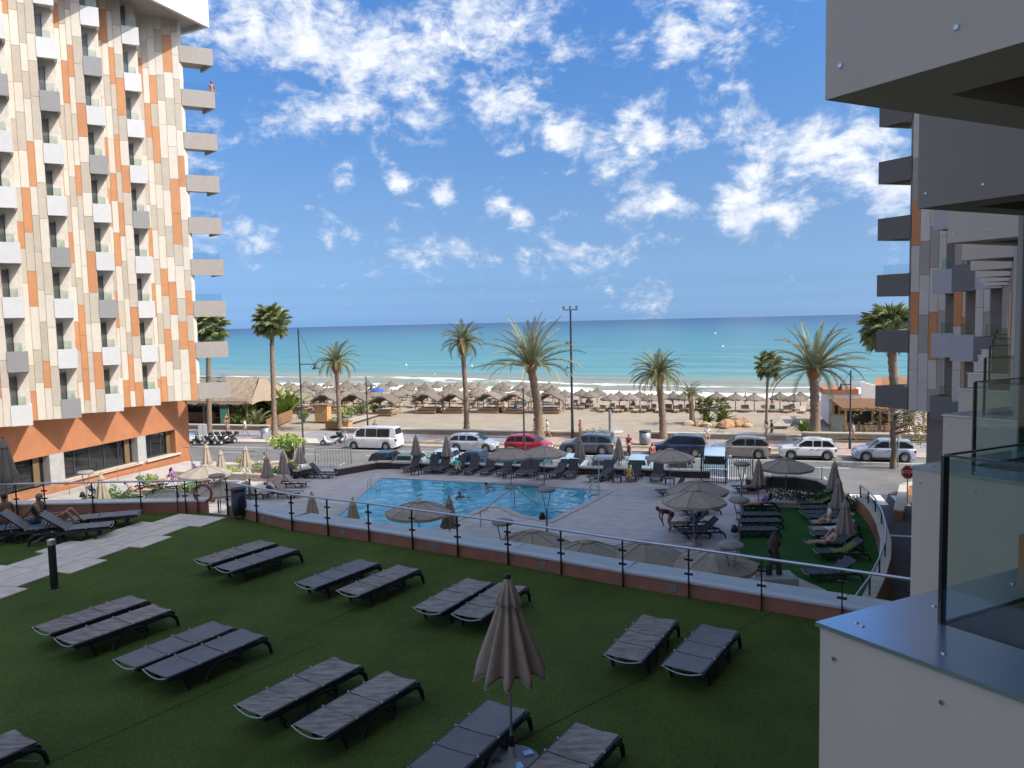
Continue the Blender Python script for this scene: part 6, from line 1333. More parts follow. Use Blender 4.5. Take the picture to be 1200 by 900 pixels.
# pool ladders and handrail
def ladder(label, px, py, rz):
    p = gp(px, py, DZ); t = thing('pool_ladder', label, 'pool ladder', p, rz, 'pool ladders')
    for y in (-.28,.28): b = MB(); b.tube([(.45,y,0),(.42,y,.7),(.25,y,.9),(.05,y,.85),(-.1,y,.5),(-.1,y,.02)], .024, 8); b.build('rail', M['steel'], t)
    b = MB(); b.box(-.14,-.06,-.28,.28,.05,.08); b.build('tread', M['steel'], t)
ladder('steel pool ladder at the far left corner of the pool', 441,575, R(180-10)); ladder('steel pool ladder on the right bank near the pool lamp', 693,582, R(-15))
P = gp(584,606,DZ); Q = gp(603,592,DZ); t = thing('pool_handrail', 'sloping handrail running into the shallow entry of the pool', 'handrail', P); b = MB(); b.tube([(P.x-.9,P.y-2.0,DZ+.75),(Q.x,Q.y,DZ+1.0),(Q.x+1.2,Q.y-1.0,DZ+.3)], .03, 8); b.build('rail', M['grey_pole'], t, True)
for a in ((P.x-.85,P.y-1.9),(Q.x,Q.y)): b = MB(); b.tube([(a[0],a[1],DZ),(a[0],a[1],DZ+.85)], .025, 8); b.build('post', M['grey_pole'], t, True)
P = gp(702,578,DZ); t = thing('pool_shower', 'slim steel shower post beside the right pool ladder', 'shower', P); b = MB(); b.tube([(0,0,0),(0,0,2.05),(-.1,0,2.2),(-.3,0,2.2),(-.36,0,2.1)], .032, 8); b.build('pipe', M['steel'], t); b = MB(); b.lathe([(.02,.06),(.09,0),(.01,0)], 12, c=(-.36,0,2.04)); b.build('shower_head', M['steel'], t); b = MB(); b.box(-.5,.5,-.5,.5,.0,.05); b.build('tray', M['grey_stone'], t)
# wooden torso sculpture on its plinth, and steel bin
P = gp(907,688,DZ); t = thing('sculpture', 'dark carved trunk sculpture standing on a stone plinth on the turf terrace', 'sculpture', P); dm('bronze', (.06,.05,.042), .6, var=.4, vscale=8, bump=.9, bscale=10)
b = MB(); b.box(-1.0,.75,-.5,.5,0,.48); b.build('plinth', M['grey_stone'], t, bev=.02)
b = MB()
for s_ in (-1,1): b.tube([(s_*.2,0,.48),(s_*.17,.02,.9),(s_*.1,0,1.3),(s_*.06,0,1.6)], [.11,.10,.15,.15], 10)
b.tube([(0,0,1.3),(.03,0,1.7),(-.04,.02,2.1),(.05,0,2.5),(.0,0,2.75)], [.19,.14,.2,.15,.07], 12); b.tube([(-.1,0,1.5),(-.2,.02,1.75),(-.12,0,2.0)], [.06,.09,.05], 8); b.tube([(.1,0,1.9),(.19,.02,2.15),(.1,0,2.4)], [.06,.08,.05], 8)
b.v = [tuple(c+random.uniform(-.02,.02) for c in (v[0], v[1], .48+(v[2]-.48)*.72)) for v in b.v]; b.build('carved_figure', M['bronze'], t)
P = gp(884,688,DZ); t = thing('steel_bin', 'shiny steel cylinder bin left of the sculpture plinth', 'bin', P); b = MB(); b.lathe([(.28,0),(.28,.8),(.25,.8)], 20); b.build('drum', M['steel'], t); b = MB(); b.lathe([(.29,.8),(.29,.86),(.1,.9),(.01,.9)], 20); b.build('lid', M['dark_metal'], t)
# terrace below the left windows: ramp rails, planting
t = thing('ramp_rail', 'terracotta-coloured ramp handrail along the wall under the tower windows', 'handrail', WP(6, 1.2)); b = MB()
for dz in (.45,.85): b.tube([WP(4,1.3)+Vector((0,0,DZ+dz)), WP(14,1.3)+Vector((0,0,DZ+dz)), WP(20,1.3)+Vector((0,0,DZ+dz))], .025, 6)
b.build('rail', M['plinth_terra'], t, True)
for s_ in range(4, 21, 2): b = MB(); p = WP(s_,1.3); b.tube([(p.x,p.y,DZ),(p.x,p.y,DZ+.85)], .025, 6); b.build('post', M['plinth_terra'], t, True)
for i, (px, py, w_, h, m, lab) in enumerate([(140,592,3.0,1.1,'leaf_mid','bushy green shrub behind the short balustrade, below the beige parasol'),(180,575,1.6,1.2,'leaf_light','shrub between the sunbathers under the terracotta wall'),(292,548,2.4,1.0,'leaf_light','bright green shrub before the sunlit beige parasols'),(270,560,2.0,.9,'leaf_light','light green shrub right of the lifebuoy'),(306,561,3.0,1.2,'leaf_mid','dark green shrub with red blooms beside the loungers left of the pool'),(340,552,1.8,.9,'leaf_light','low light green shrub between the dark parasol and the black wall block'),(250,588,2.2,1.5,'leaf_dark','dark shrub at the side of the stair'),(228,583,1.6,1.0,'leaf_mid','shrub below the lifebuoy'),(160,594,3.0,1.0,'leaf_dark','dark shrub along the foot of the short balustrade, left of its middle post'),(205,590,3.0,1.0,'leaf_mid','shrub along the foot of the short balustrade, left of the lifebuoy'),(330,560,2.0,.8,'leaf_dark','low dark shrub between the flowering shrub and the black wall block')]):
    bush('shrub', lab, fl(gp(px,py,DZ))+Vector((0,0,DZ)), w_, h, m, 460, .10, 80+i, 'shrubs on the pool terrace')
b = MB(); r = random.Random(8); leafy(b, gp(303,556,DZ+1.1), .5, 60, .07, r); 
dm('bloom', (.45,.03,.06), .6); tag(b.build('flower_cluster', M['bloom']), 'cluster of red blooms on the dark green shrub left of the pool', 'flowers')
# ================================================================== BEACH
def zb_at(p): return beach_z(p)
GT = 'thatched beach umbrellas'; UB = None
def thatch(P, sc, lab, grp):
    global UB
    loc = Vector((P.x, P.y, zb_at(P)))
    if UB is None:
        t = thing('thatched_umbrella', 'round thatched beach umbrella in the rows by the water', 'beach umbrella', loc, 0, grp); t['label'] = lab; UB = t
        b = MB(); b.tube([(0,0,0),(0,0,2.35)], .06, 7); b.build('pole', M['wood'], t)
        b = MB(); r = random.Random(2); nn = 26; vs = []
        for k, (r_, z) in enumerate([(.04,2.75),(.3,2.5),(.75,2.28),(1.2,2.05),(1.5,1.85),(1.52,1.72)]):
            for j in range(nn): a = 2*pi*j/nn; q = 1+r.uniform(-.05,.05); vs.append((r_*q*cos(a), r_*q*sin(a), z+r.uniform(-.05,.03)-(r.uniform(0,.16) if k == 5 else 0)))
        b.add(vs, [(i*nn+j, i*nn+(j+1)%nn, (i+1)*nn+(j+1)%nn, (i+1)*nn+j) for i in range(5) for j in range(nn)]); b.build('thatch', M['thatch'], t)
        b = MB(); b.lathe([(1.4,1.75),(.9,1.95),(.1,2.3)], 16); b.build('underside', M['thatch'], t)
        t.scale = (sc,)*3; return t
    c = copy_tree(UB); c['label'] = lab; c['group'] = grp; c.location = loc; c.rotation_euler = (0,0,P.x*7.1); c.scale = (sc, sc, sc*(.95+.1*((P.x*3.7) % 1))); return c
r = random.Random(12); UMB = []
for v, us in ((95.5, [-72+3.7*i for i in range(15)]), (100.0, [-74+3.7*i for i in range(15)]), (104.5, [-71+3.7*i for i in range(14)]), (109, [-77+3.7*i for i in range(15)]), (113.5, [-74+3.7*i for i in range(14)])):
    for u_ in us: P = S(u_+r.uniform(-.6,.6), v+r.uniform(-.5,.5)); UMB.append(P)
for px, py in [(716,484),(726,481),(738,484),(750,480),(764,484),(776,482),(789,482),(802,484),(815,482),(840,481),(862,483),(884,483),(914,483),(930,484),(938,481),(700,477),(692,480),(682,476)]: UMB.append(gp(px, py, -.4))
rows_ = ['thatched umbrella in the row directly behind the cabanas','thatched umbrella in the second row behind the cabanas','thatched umbrella in the middle of the five rows','thatched umbrella in the second row from the water','thatched umbrella in the row nearest the surf']
cnt = [15, 15, 14, 15, 14]; k_ = 0
for ri, c_ in enumerate(cnt):
    for P in UMB[k_:k_+c_]: thatch(P, .84, rows_[ri], rows_[ri].replace('thatched umbrella in', 'thatched umbrellas in'))
    k_ += c_
right_ = sorted(UMB[k_:], key=lambda P: P.x/P.y)
for i, P in enumerate(right_): thatch(P, .84, '%s thatched umbrella from the tall mast rightwards on the open sand' % ORD[i], 'scattered thatched umbrellas right of the mast')
# one blue parasol among the thatch
P = gp(444,482,-.5); t = thing('beach_parasol', 'single bright blue fabric parasol among the thatched umbrellas', 'beach umbrella', (P.x,P.y,zb_at(P))); dm('blue_cloth', (.03,.10,.45), .8); b = MB(); b.tube([(0,0,0),(0,0,2.7)], .025, 6); b.build('pole', M['white'], t); b = MB(); b.lathe([(.02,2.75),(.55,2.62),(1.0,2.4),(1.0,2.32)], 16, lobes=8, amp=.03); b.build('canopy', M['blue_cloth'], t)
# cabanas: hipped thatch with an arched front over a day bed
dm('bed_cloth', (.40,.33,.26), .8, rand=.3)
CAB = None
def cabana(label, P):
    global CAB
    loc = Vector((P.x, P.y, zb_at(P)))
    if CAB is None:
        t = thing('beach_cabana', label, 'cabana', loc, RZ, 'front row of thatched cabanas'); CAB = t; w2, d2 = 1.55, 1.5
        for sx in (-1,1):
            for sy in (-1,1): b = MB(); b.tube([(sx*1.3,sy*1.2,0),(sx*1.3,sy*1.2,1.9)], .06, 6); b.build('post', M['wood'], t)
        b = MB(); rr = random.Random(6); nx, ny = 14, 10; vs = []
        for i in range(nx+1):
            for j in range(ny+1):
                x = -1.75+3.5*i/nx; y = -1.7+3.4*j/ny; k = j/ny
                z = 2.65-.95*abs(x/1.75)**1.5-.75*max(0, k-.5)**2*4*.6-.10*(1-k)+rr.uniform(-.05,.05); vs.append((x, y, z-(.12*rr.random() if i in (0,nx) or j in (0,ny) else 0)))
        b.add(vs, [(i*(ny+1)+j, (i+1)*(ny+1)+j, (i+1)*(ny+1)+j+1, i*(ny+1)+j+1) for i in range(nx) for j in range(ny)])
        n0 = len(vs); b.add([(x,y,z-.16) for x,y,z in vs], [(i*(ny+1)+j+1, (i+1)*(ny+1)+j+1, (i+1)*(ny+1)+j, i*(ny+1)+j) for i in range(nx) for j in range(ny)])
        e = [(i*(ny+1)) for i in range(nx+1)]; b.add([vs[i] for i in e]+[(vs[i][0],vs[i][1],vs[i][2]-.17) for i in e], [(i, i+nx+1, i+nx+2, i+1) for i in range(nx)])
        b.build('thatch', M['thatch'], t)
        b = MB(); b.box(-1.2,1.2,-1.1,1.1,.15,.42); b.build('bed_base', M['wood'], t); b = MB(); b.box(-1.1,1.1,-1.0,1.0,.42,.58); b.build('mattress', M['bed_cloth'], t, bev=.04)
        b = MB(); b.tube([(-1.3,1.2,1.0),(1.3,1.2,1.0)], .04, 6); b.build('back_bar', M['wood'], t)
        b = MB(); b.box(-1.3,1.3,-1.55,-1.15,.1,.3); b.build('step', M['wood'], t); return t
    c = copy_tree(CAB); c.location = loc; c['label'] = label; return c
for i, (px, lab) in enumerate([(352,'thatched cabana nearest the banana plants, first of the front row'),(386,'thatched cabana seen just left of the small date palm trunk'),(420,'thatched cabana behind the boardwalk shrubs, left of the low lamp'),(453,'thatched cabana standing forward at the end of the boardwalk'),(503,'thatched cabana left of the slender palm trunk'),(535,'thatched cabana directly left of the slender dark palm'),(575,'thatched cabana centred between the slender palm and the spreading palm'),(605,'thatched cabana left of the leaning thick trunk'),(646,'last thatched cabana of the front row, left of the tall mast')]):
    cabana(lab, gp(px, 484 if px != 453 else 487, -.25))
# beach loungers under the umbrellas
BL = None
def beach_bed(P, rz):
    global BL
    loc = Vector((P.x, P.y, zb_at(P)))
    if BL is None:
        t = thing('beach_lounger', 'beach lounger on the sand beneath the thatched umbrellas', 'sun lounger', loc, rz, 'beach loungers under the thatch'); BL = t
        b = MB(); b.box(-.32,.32,-.95,.95,.2,.3); b.box(-.3,-.24,-.9,-.84,0,.2); b.box(.24,.3,-.9,-.84,0,.2); b.box(-.3,-.24,.6,.66,0,.2); b.box(.24,.3,.6,.66,0,.2); b.build('frame', M['wood_light'], t)
        b = MB(); b.box(-.3,.3,-.93,.3,.3,.37); b.add([(-.3,.3,.31),(.3,.3,.31),(.3,.92,.72),(-.3,.92,.72),(-.3,.34,.27),(.3,.34,.27),(.3,.96,.66),(-.3,.96,.66)], [(0,1,2,3),(7,6,5,4),(3,2,6,7),(0,3,7,4),(2,1,5,6)]); b.build('cushion', M['bed_cloth'], t); return t
    c = copy_tree(BL); c.location = loc; c.rotation_euler = (0,0,rz); return c
for i, P in enumerate(UMB):
    if i < 15 or i >= 73 or i % 3 == 0:
        for s_ in (-.9, .9): beach_bed(P + UX*s_ - VX*.9, RZ + r.uniform(-.15,.15))
# boardwalk, booth, planters, plank fence
dm('boardwalk', (.42,.36,.29), .8, var=.2, vscale=3); 
bwk = bpy.data.objects.new('boardwalk', None); COL.objects.link(bwk); bwk['kind'] = 'structure'
A_, B_ = gp(392,500,.0), gp(447,484,-.1)
for i in range(26): p = A_.lerp(B_, i/26); q = A_.lerp(B_, (i+.92)/26); b = MB(); b.add([tuple(p-UX*1.0+Vector((0,0,.14))), tuple(p+UX*1.0+Vector((0,0,.14))), tuple(q+UX*1.0+Vector((0,0,.14))), tuple(q-UX*1.0+Vector((0,0,.14)))], [(0,1,2,3)]); b.build('plank', M['boardwalk'], bwk)
A_, B_ = gp(915,501,.0), gp(925,489,-.1)
for i in range(12): p = A_.lerp(B_, i/12); q = A_.lerp(B_, (i+.92)/12); b = MB(); b.add([tuple(p-UX*.8+Vector((0,0,.14))), tuple(p+UX*.8+Vector((0,0,.14))), tuple(q+UX*.8+Vector((0,0,.14))), tuple(q-UX*.8+Vector((0,0,.14)))], [(0,1,2,3)]); b.build('plank', M['boardwalk'], bwk)
P = gp(379,494,0); t = thing('wooden_booth', 'small orange-brown wooden booth beside the boardwalk start', 'booth', P, RZ); b = MB(); b.box(-.8,.8,-.5,.5,0,1.9); b.build('walls', M['wood_light'], t); b = MB(); b.box(-.95,.95,-.65,.65,1.9,2.02); b.build('roof', M['wood'], t)
for k in range(5): b = MB(); b.box(-.78+k*.32,-.5+k*.32,-.53,-.5,.1,1.8); b.build('board', M['wood_light'], t)
for i, (px, lab) in enumerate([(391,'dark wooden planter box at the foot of the small date palm'),(404,'orange wooden planter box right of the small date palm')]):
    P = gp(px,502,.0); t = thing('planter_box', lab, 'planter', P, RZ); b = MB(); b.box(-.7,.7,-.5,.5,0,.75); b.build('box', M['wood_light' if i else 'wood'], t, bev=.02); b = MB(); leafy(b, (0,0,.85), .5, 120, .1, r, (1.2,.9,.5)); b.build('plants', M['leaf_mid'], t); b = MB(); b.box(-.74,.74,-.54,.54,.72,.8); b.build('rim', M['wood'], t)
A_, B_ = gp(313,504,.1), gp(343,491,.1); t = thing('plank_fence', 'low brown plank fence in front of the banana plants', 'fence', A_)
for i in range(16): p = A_.lerp(B_, i/16); q = A_.lerp(B_, (i+.9)/16); b = MB(); d, n = frame_at(p, q); b.prism([p, q, q+n*.04, p+n*.04], .05, 1.25); b.build('plank', M['wood'], t, True)
# thatched beach bar on the left
P0 = gp(290,499,.12); t = thing('beach_bar', 'large thatched beach bar with dark open front behind the parked motorbikes', 'beach bar', P0, RZ); W_, D_ = 22, 7.5
b = MB(); rr = random.Random(3); nx, ny = 44, 8
def roof_side(y0, y1, z0, z1, sgn):
    vs = []
    for i in range(nx+1):
        for j in range(ny+1):
            x = -W_-1+ (W_+2.2)*i/nx; k = j/ny; y = y0+(y1-y0)*k; z = z0+(z1-z0)*k**.9 + rr.uniform(-.07,.07); sh = .0
            if i > nx-6: x -= (i-(nx-6))*.33*k
            vs.append((x, y, z-(rr.uniform(0,.35) if j == 0 else 0)))
    b.add(vs, [(i*(ny+1)+j, (i+1)*(ny+1)+j, (i+1)*(ny+1)+j+1, i*(ny+1)+j+1)[::sgn] for i in range(nx) for j in range(ny)])
roof_side(-.9, D_/2, 2.75, 5.1, 1); roof_side(D_+.9, D_/2, 2.75, 5.1, -1)
vs = []
for i in range(9):
    for j in range(9): k = j/8; y = -.9+(D_+1.8)*i/8; y = y+(D_/2-y)*k; vs.append((1.25-1.95*k+rr.uniform(-.06,.06), y, 2.7+2.4*k**.9-(rr.uniform(0,.3) if j == 0 else 0)))
b.add(vs, [(i*9+j, (i+1)*9+j, (i+1)*9+j+1, i*9+j+1) for i in range(8) for j in range(8)])
b.build('thatched_roof', M['thatch_light'], t)
b = MB(); nf = 240
for i in range(nf): x = -W_-1+(W_+2)*i/nf; l_ = rr.uniform(.3,.8); b.add([(x,-.93,2.85),(x+.1,-.93,2.85),(x+.06+rr.uniform(-.04,.04),-.98,2.85-l_)], [(0,1,2)])
b.build('thatch_fringe', M['thatch_light'], t, kind='stuff')
for k in range(9): b = MB(); b.tube([(-W_+k*2.75,0,0),(-W_+k*2.75,0,2.9)], .13, 8); b.build('post', M['palm_trunk'], t)
b = MB(); b.box(-W_,-.2,4.5,4.6,0,2.8); b.build('back_wall', M['interior_dark'], t); b = MB(); b.box(-W_,-.1,.05,7,.0,.06); b.build('floor', M['wood'], t)
b = MB(); b.box(-W_+1,-6,2.6,3.2,.06,1.1); b.build('counter', M['wood'], t)
for k in range(6):
    b = MB(); x = -9+k*1.5; b.lathe([(.35,.74),(.35,.78),(.01,.78)], 10, c=(x,1.1,0)); b.tube([(x,1.1,.06),(x,1.1,.75)], .04, 6); b.build('table', M['wood_light'], t)
P = gp(264,500,.12); t = thing('menu_board', 'upright green menu board standing in front of the thatched bar', 'sign board', P, RZ); dm('board_green', (.06,.30,.22), .6, var=.25, vscale=1.5); b = MB(); b.box(-.5,.5,-.05,.05,.25,2.0); b.build('panel', M['board_green'], t); b = MB(); b.box(-.55,.55,-.06,.06,2.0,2.3); b.build('header', M['interior_dark'], t)
for s_ in (-.5,.5): b = MB(); b.box(s_-.04,s_+.04,-.06,.06,0,2.0); b.build('post', M['wood'], t)
# pergola restaurant on the right
P = S(10.2,72.4,.12); t = thing('pergola_restaurant', 'beach restaurant with timber pergola terrace beside the shaded hotel wing', 'restaurant', P, RZ); PW, PD_ = 7.3, 8.0
for x in (.1, 3.6, 7.2):
    for y in (.1, 4, 7.9): b = MB(); b.box(x-.09,x+.09,y-.09,y+.09,0,2.35); b.build('post', M['wood_light'], t)
for y in (.1, 4, 7.9): b = MB(); b.box(-.3,PW+.3,y-.08,y+.08,2.352,2.55); b.build('beam', M['wood_light'], t)
for k in range(30): x = -.2+k*.27; b = MB(); b.box(x,x+.17,-.4,PD_+.3,2.553,2.62); b.build('roof_slat', M['wood'], t)
b = MB(); b.box(-.3,16,PD_+.35,PD_+7,0,3.0); b.build('white_wall', M['white'], t)
b = MB(); b.box(-.8,2.4,PD_+.2,PD_+4,3.003,3.5); b.build('parapet_band', M['terracotta'], t)
vs = []; b = MB()
for i in range(13): a = i/12; x = 2.6+a*5; z = 3.3+.9*(1-a)**2*1.0; b.add([(x,PD_+.3,0),(x+.42,PD_+.3,0),(x+.42,PD_+.3,z),(x,PD_+.3,z),(x,PD_+.9,z),(x+.42,PD_+.9,z)], [(0,1,2,3),(3,2,5,4)])
b.build('curved_parapet', M['white'], t)
b = MB(); b.add([(4.0,PD_+1.2,3.1),(9.5,PD_+1.2,3.1),(9.0,PD_+4,4.4),(4.6,PD_+4,4.4)], [(0,1,2,3)]); b.build('tiled_roof', M['terracotta'], t)
b = MB(); b.box(.2,7.1,PD_+.1,PD_+.3,.05,2.3); b.build('dark_opening', M['interior_dark'], t)
b = MB(); b.box(0,7.3,0,8,0,.05); b.build('terrace_floor', M['cream_stone'], t)
for k in range(8):
    x, y = .9+(k % 4)*1.7, 1.2+(k//4)*2.6; b = MB(); b.box(x-.35,x+.35,y-.35,y+.35,.72,.76); b.box(x-.04,x+.04,y-.04,y+.04,.05,.72); b.build('table', M['wood_light'], t)
    for s_ in (-1,1): b = MB(); b.box(x+s_*.6-.2,x+s_*.6+.2,y-.2,y+.2,.42,.47); b.box(x+s_*.78-.03,x+s_*.78+.03,y-.2,y+.2,.05,.9); b.build('chair', M['wood_light'], t)
P = gp(982,507,.1); t = thing('menu_board', 'framed pale menu board at the entrance of the pergola restaurant', 'sign board', P, RZ); dm('board_pale', (.50,.55,.45), .6, var=.12, vscale=5); b = MB(); b.box(-.62,.62,-.02,.04,.1,1.62); b.build('panel', M['board_pale'], t)
for x0,x1,z0,z1 in ((-.72,-.62,0,1.72),(.62,.72,0,1.72),(-.62,.62,1.62,1.72),(-.62,.62,0,.1)): b = MB(); b.box(x0,x1,-.05,.06,z0,z1); b.build('frame', M['wood_light'], t)
# pale buoys and a sailing boat out at sea
for i, (px, py, lab) in enumerate([(476,428,'small white buoy on the sea left of the slender palm'),(510,439,'white buoy close to the surf, below the slender palm head'),(553,429,'small white buoy right of the slender palm'),(838,391,'tiny white float far out above the gap between palms'),(847,406,'tiny white float nearer the shore between the palms')]):
    P = gp(px, py, SEA_Z); s_ = .0016*P.y*.9; b = MB(); b.ball((0,0,0), 1, 8, sc=(1,1,.8)); b.lathe([(.2,.6),(.15,1.5),(.01,1.6)], 8); o = tag(b.build('buoy', M['white']), lab, 'buoy', 'buoys off the beach'); o.location = P; o.scale = (s_,)*3
P = gp(1012,378,SEA_Z); t = thing('sailing_boat', 'tiny white sailing boat near the horizon on the right', 'sailing boat', P); k = P.y/900; b = MB(); b.prism([(-3*k,-.5*k),(3*k,-.5*k),(4*k,0),(3*k,.5*k),(-3*k,.5*k)], -.2*k, .8*k); b.build('hull', M['white'], t); b = MB(); b.tube([(0,0,.8*k),(0,0,9*k)], .1*k, 6); b.build('mast', M['white'], t); b = MB(); b.add([(.2*k,0,1.4*k),(2.6*k,.3*k,1.4*k),(.2*k,0,8.5*k)], [(0,1,2)]); b.add([(-.2*k,0,1.4*k),(-2.4*k,.2*k,1.4*k),(-.2*k,0,7*k)], [(0,1,2)]); b.build('sail', M['white'], t)
# ================================================================== PEOPLE
for k, c in dict(cl_white=(.68,.67,.64), cl_black=(.025,.025,.03), cl_blue=(.03,.14,.38), cl_red=(.40,.05,.05), cl_purple=(.20,.10,.32), cl_teal=(.03,.36,.36), cl_grey=(.30,.31,.33), cl_navy=(.03,.04,.09), cl_beige=(.48,.40,.31), cl_pink=(.50,.25,.25), cl_maroon=(.10,.02,.03)).items(): dm(k, c, .85, var=.12, vscale=12)
def skin_obj(name, verts, edges, radii, m, parent, root=0, sub=1):
    me = bpy.data.meshes.new(name); me.from_pydata([tuple(v) for v in verts], edges, []); me.materials.append(M[m])
    o = bpy.data.objects.new(name, me); COL.objects.link(o); o.parent = parent
    md = o.modifiers.new('skin', 'SKIN'); md.use_smooth_shade = True
    lay = me.skin_vertices[0] if me.skin_vertices else None
    if lay is None:
        me.attributes.new('x', 'FLOAT', 'POINT'); lay = me.skin_vertices[0]
    for i, r_ in enumerate(radii): lay.data[i].radius = (r_, r_) if not isinstance(r_, tuple) else r_; lay.data[i].use_root = (i == root)
    if sub: s_ = o.modifiers.new('smooth', 'SUBSURF'); s_.levels = sub; s_.render_levels = sub
    return o
def person(label, loc, rz, pose='stand', skin='skin', top=None, bottom='cl_blue', hair='hair', H=1.72, long_hair=False, group=None, hat=None, lean=0, one=False):
    """faces +X. joints in metres for 1.72 m, scaled to H"""
    t = thing('person', label, 'person', loc, rz, group); t.scale = (H/1.72,)*3
    V = lambda *a: Vector(a); J = {}
    def torso(pel, ang, tw=0):            # ang: lean forward from upright, degrees
        d = V(sin(R(ang)), 0, cos(R(ang))); f = V(cos(R(ang)), 0, -sin(R(ang)))
        J['pel'] = pel; J['spine'] = pel + d*.22; J['chest'] = pel + d*.42; J['neck'] = pel + d*.56 + f*.0; J['d'] = d; J['f'] = f
        for s_, n_ in ((1,'L'),(-1,'R')): J['sh'+n_] = pel + d*.50 + V(0, s_*.185, 0); J['hip'+n_] = pel + V(0, s_*.095, 0) - d*.05
        J['head'] = J['neck'] + (d*.8+V(0,0,.2)).normalized()*.13 + f*.02
    legs, arms = {}, {}
    if pose in ('stand', 'walk', 'ride'):
        torso(V(0,0,.94), lean + (4 if pose == 'walk' else 0))
        if pose == 'walk':
            legs = {'L': (V(.20,.09,.50), V(.30,.09,.09), V(.42,.09,.04)), 'R': (V(-.04,-.09,.49), V(-.34,-.09,.14), V(-.26,-.09,.04))}
            arms = {'L': (V(-.12,.24,1.17), V(-.08,.25,.94)), 'R': (V(.10,-.24,1.17), V(.26,-.23,1.0))}
        else:
            legs = {'L': (V(.02,.10,.50), V(0,.10,.09), V(.15,.11,.035)), 'R': (V(.02,-.10,.50), V(-.02,-.10,.09), V(.13,-.12,.035))}
            arms = {'L': (V(-.03,.25,1.16), V(.08,.25,.94)), 'R': (V(-.02,-.25,1.16), V(.14,-.20,.97))}
        if pose == 'ride':
            torso(V(0,0,.84), 14); legs = {'L': (V(.38,.13,.68), V(.30,.14,.32), V(.44,.14,.26)), 'R': (V(.38,-.13,.68), V(.30,-.14,.32), V(.44,-.14,.26))}; arms = {'L': (V(.27,.27,1.10), V(.50,.24,1.07)), 'R': (V(.27,-.27,1.10), V(.50,-.24,1.07))}
    elif pose == 'bend':
        torso(V(-.12,0,.86), 72); legs = {'L': (V(.04,.11,.47), V(-.06,.11,.09), V(.08,.12,.035)), 'R': (V(.0,-.11,.47), V(-.12,-.11,.09), V(.03,-.12,.035))}; arms = {'L': (V(.42,.22,.70), V(.36,.16,.46)), 'R': (V(.40,-.20,.70), V(.32,-.14,.45))}
    elif pose == 'sit':                    # seat at z .45
        torso(V(0,0,.53), -4+lean); legs = {'L': (V(.42,.13,.56), V(.46,.13,.12), V(.60,.14,.06)), 'R': (V(.42,-.13,.55), V(.50,-.13,.12), V(.64,-.14,.06))}; arms = {'L': (V(.06,.30,.76), V(.26,.24,.64)), 'R': (V(.04,-.30,.76), V(.24,-.24,.62))}
    elif pose == 'lounge':                 # on a lounger, back raised, legs out
        torso(V(0,0,.49), -50); legs = {'L': (V(.43,.11,.52), V(.84,.12,.44), V(.90,.13,.55)), 'R': (V(.43,-.11,.50), V(.84,-.10,.44), V(.90,-.11,.55))}; arms = {'L': (V(-.22,.29,.62), V(.0,.22,.60)), 'R': (V(-.22,-.29,.60), V(.02,-.20,.62))}
    elif pose == 'knees':                  # lounging with knees drawn up
        torso(V(0,0,.49), -52); legs = {'L': (V(.36,.10,.84), V(.62,.11,.47), V(.76,.11,.43)), 'R': (V(.28,-.10,.80), V(.50,-.10,.46), V(.64,-.10,.43))}; arms = {'L': (V(-.20,.29,.66), V(.06,.20,.70)), 'R': (V(-.20,-.29,.64), V(.04,-.20,.70))}
    elif pose == 'swim':
        torso(V(0,0,-.42), 8); legs = {'L': (V(.2,.1,-.8), V(.0,.1,-1.1), V(.1,.1,-1.2)), 'R': (V(.1,-.1,-.85), V(-.2,-.1,-1.2), V(-.1,-.1,-1.3))}; arms = {'L': (V(.16,.34,-.02), V(.36,.40,.02)), 'R': (V(.16,-.34,-.02), V(.38,-.36,.02))}
    vs, es, rs = [], [], []
    def add(p, r_, par=None):
        vs.append(p); rs.append(r_)
        if par is not None: es.append((par, len(vs)-1))
        return len(vs)-1
    pel = add(J['pel'], .125); sp = add(J['spine'], .112, pel); ch = add(J['chest'], .135, sp); nk = add(J['neck'], .058, ch)
    d = J['d']; hd = J['head']; up = (hd-J['neck']).normalized(); f = J['f']
    h0 = add(J['neck']+up*.07+f*.01, .066, nk); h1 = add(hd+f*.012, .092, h0); h2 = add(hd+up*.085, .078, h1); add(hd+up*.12-f*.005, .045, h2)
    nose = add(hd+f*.108-up*.01, .014, h1)
    jo = {}
    for n_, s_ in (('L',1),('R',-1)):
        hp = add(J['hip'+n_], .098, pel); kn, an, toe = legs[n_]; th_ = add(J['hip'+n_].lerp(kn,.5), .078, hp); k = add(kn, .056, th_); cf = add(kn.lerp(an,.35), .054, k); a = add(an, .036, cf); hl = add(an.lerp(toe,.5)-Vector((0,0,.015)), .036, a); add(toe, .026, hl)
        s = add(J['sh'+n_], .058, ch); el, wr = arms[n_]; um = add(J['sh'+n_].lerp(el,.5), .046, s); e = add(el, .037, um); fm = add(el.lerp(wr,.4), .037, e); w_ = add(wr, .026, fm)
        hdn = (wr-el).normalized(); side = hdn.cross(Vector((0,0,1)))
        if side.length < .1: side = Vector((1,0,0))
        side.normalize(); cur = Vector((0,0,-1)) if pose != 'swim' else Vector((0,0,0))
        pm_ = add(wr+hdn*.05, .030, w_)
        for fi, ln_ in enumerate((.068,.078,.074,.058)):
            o_ = side*(.027-.018*fi); b0 = add(wr+hdn*.095+o_, .0095, pm_); b1 = add(wr+hdn*(.095+ln_*.55)+o_+cur*.008, .009, b0); add(wr+hdn*(.095+ln_)+o_+cur*.026, .0075, b1)
        tb = add(wr+hdn*.05+side*.045*s_, .011, pm_); add(wr+hdn*.085+side*.058*s_, .009, tb)
        jo[n_] = (J['hip'+n_], kn, J['sh'+n_], el)
    skin_obj('body', vs, es, rs, skin, t)
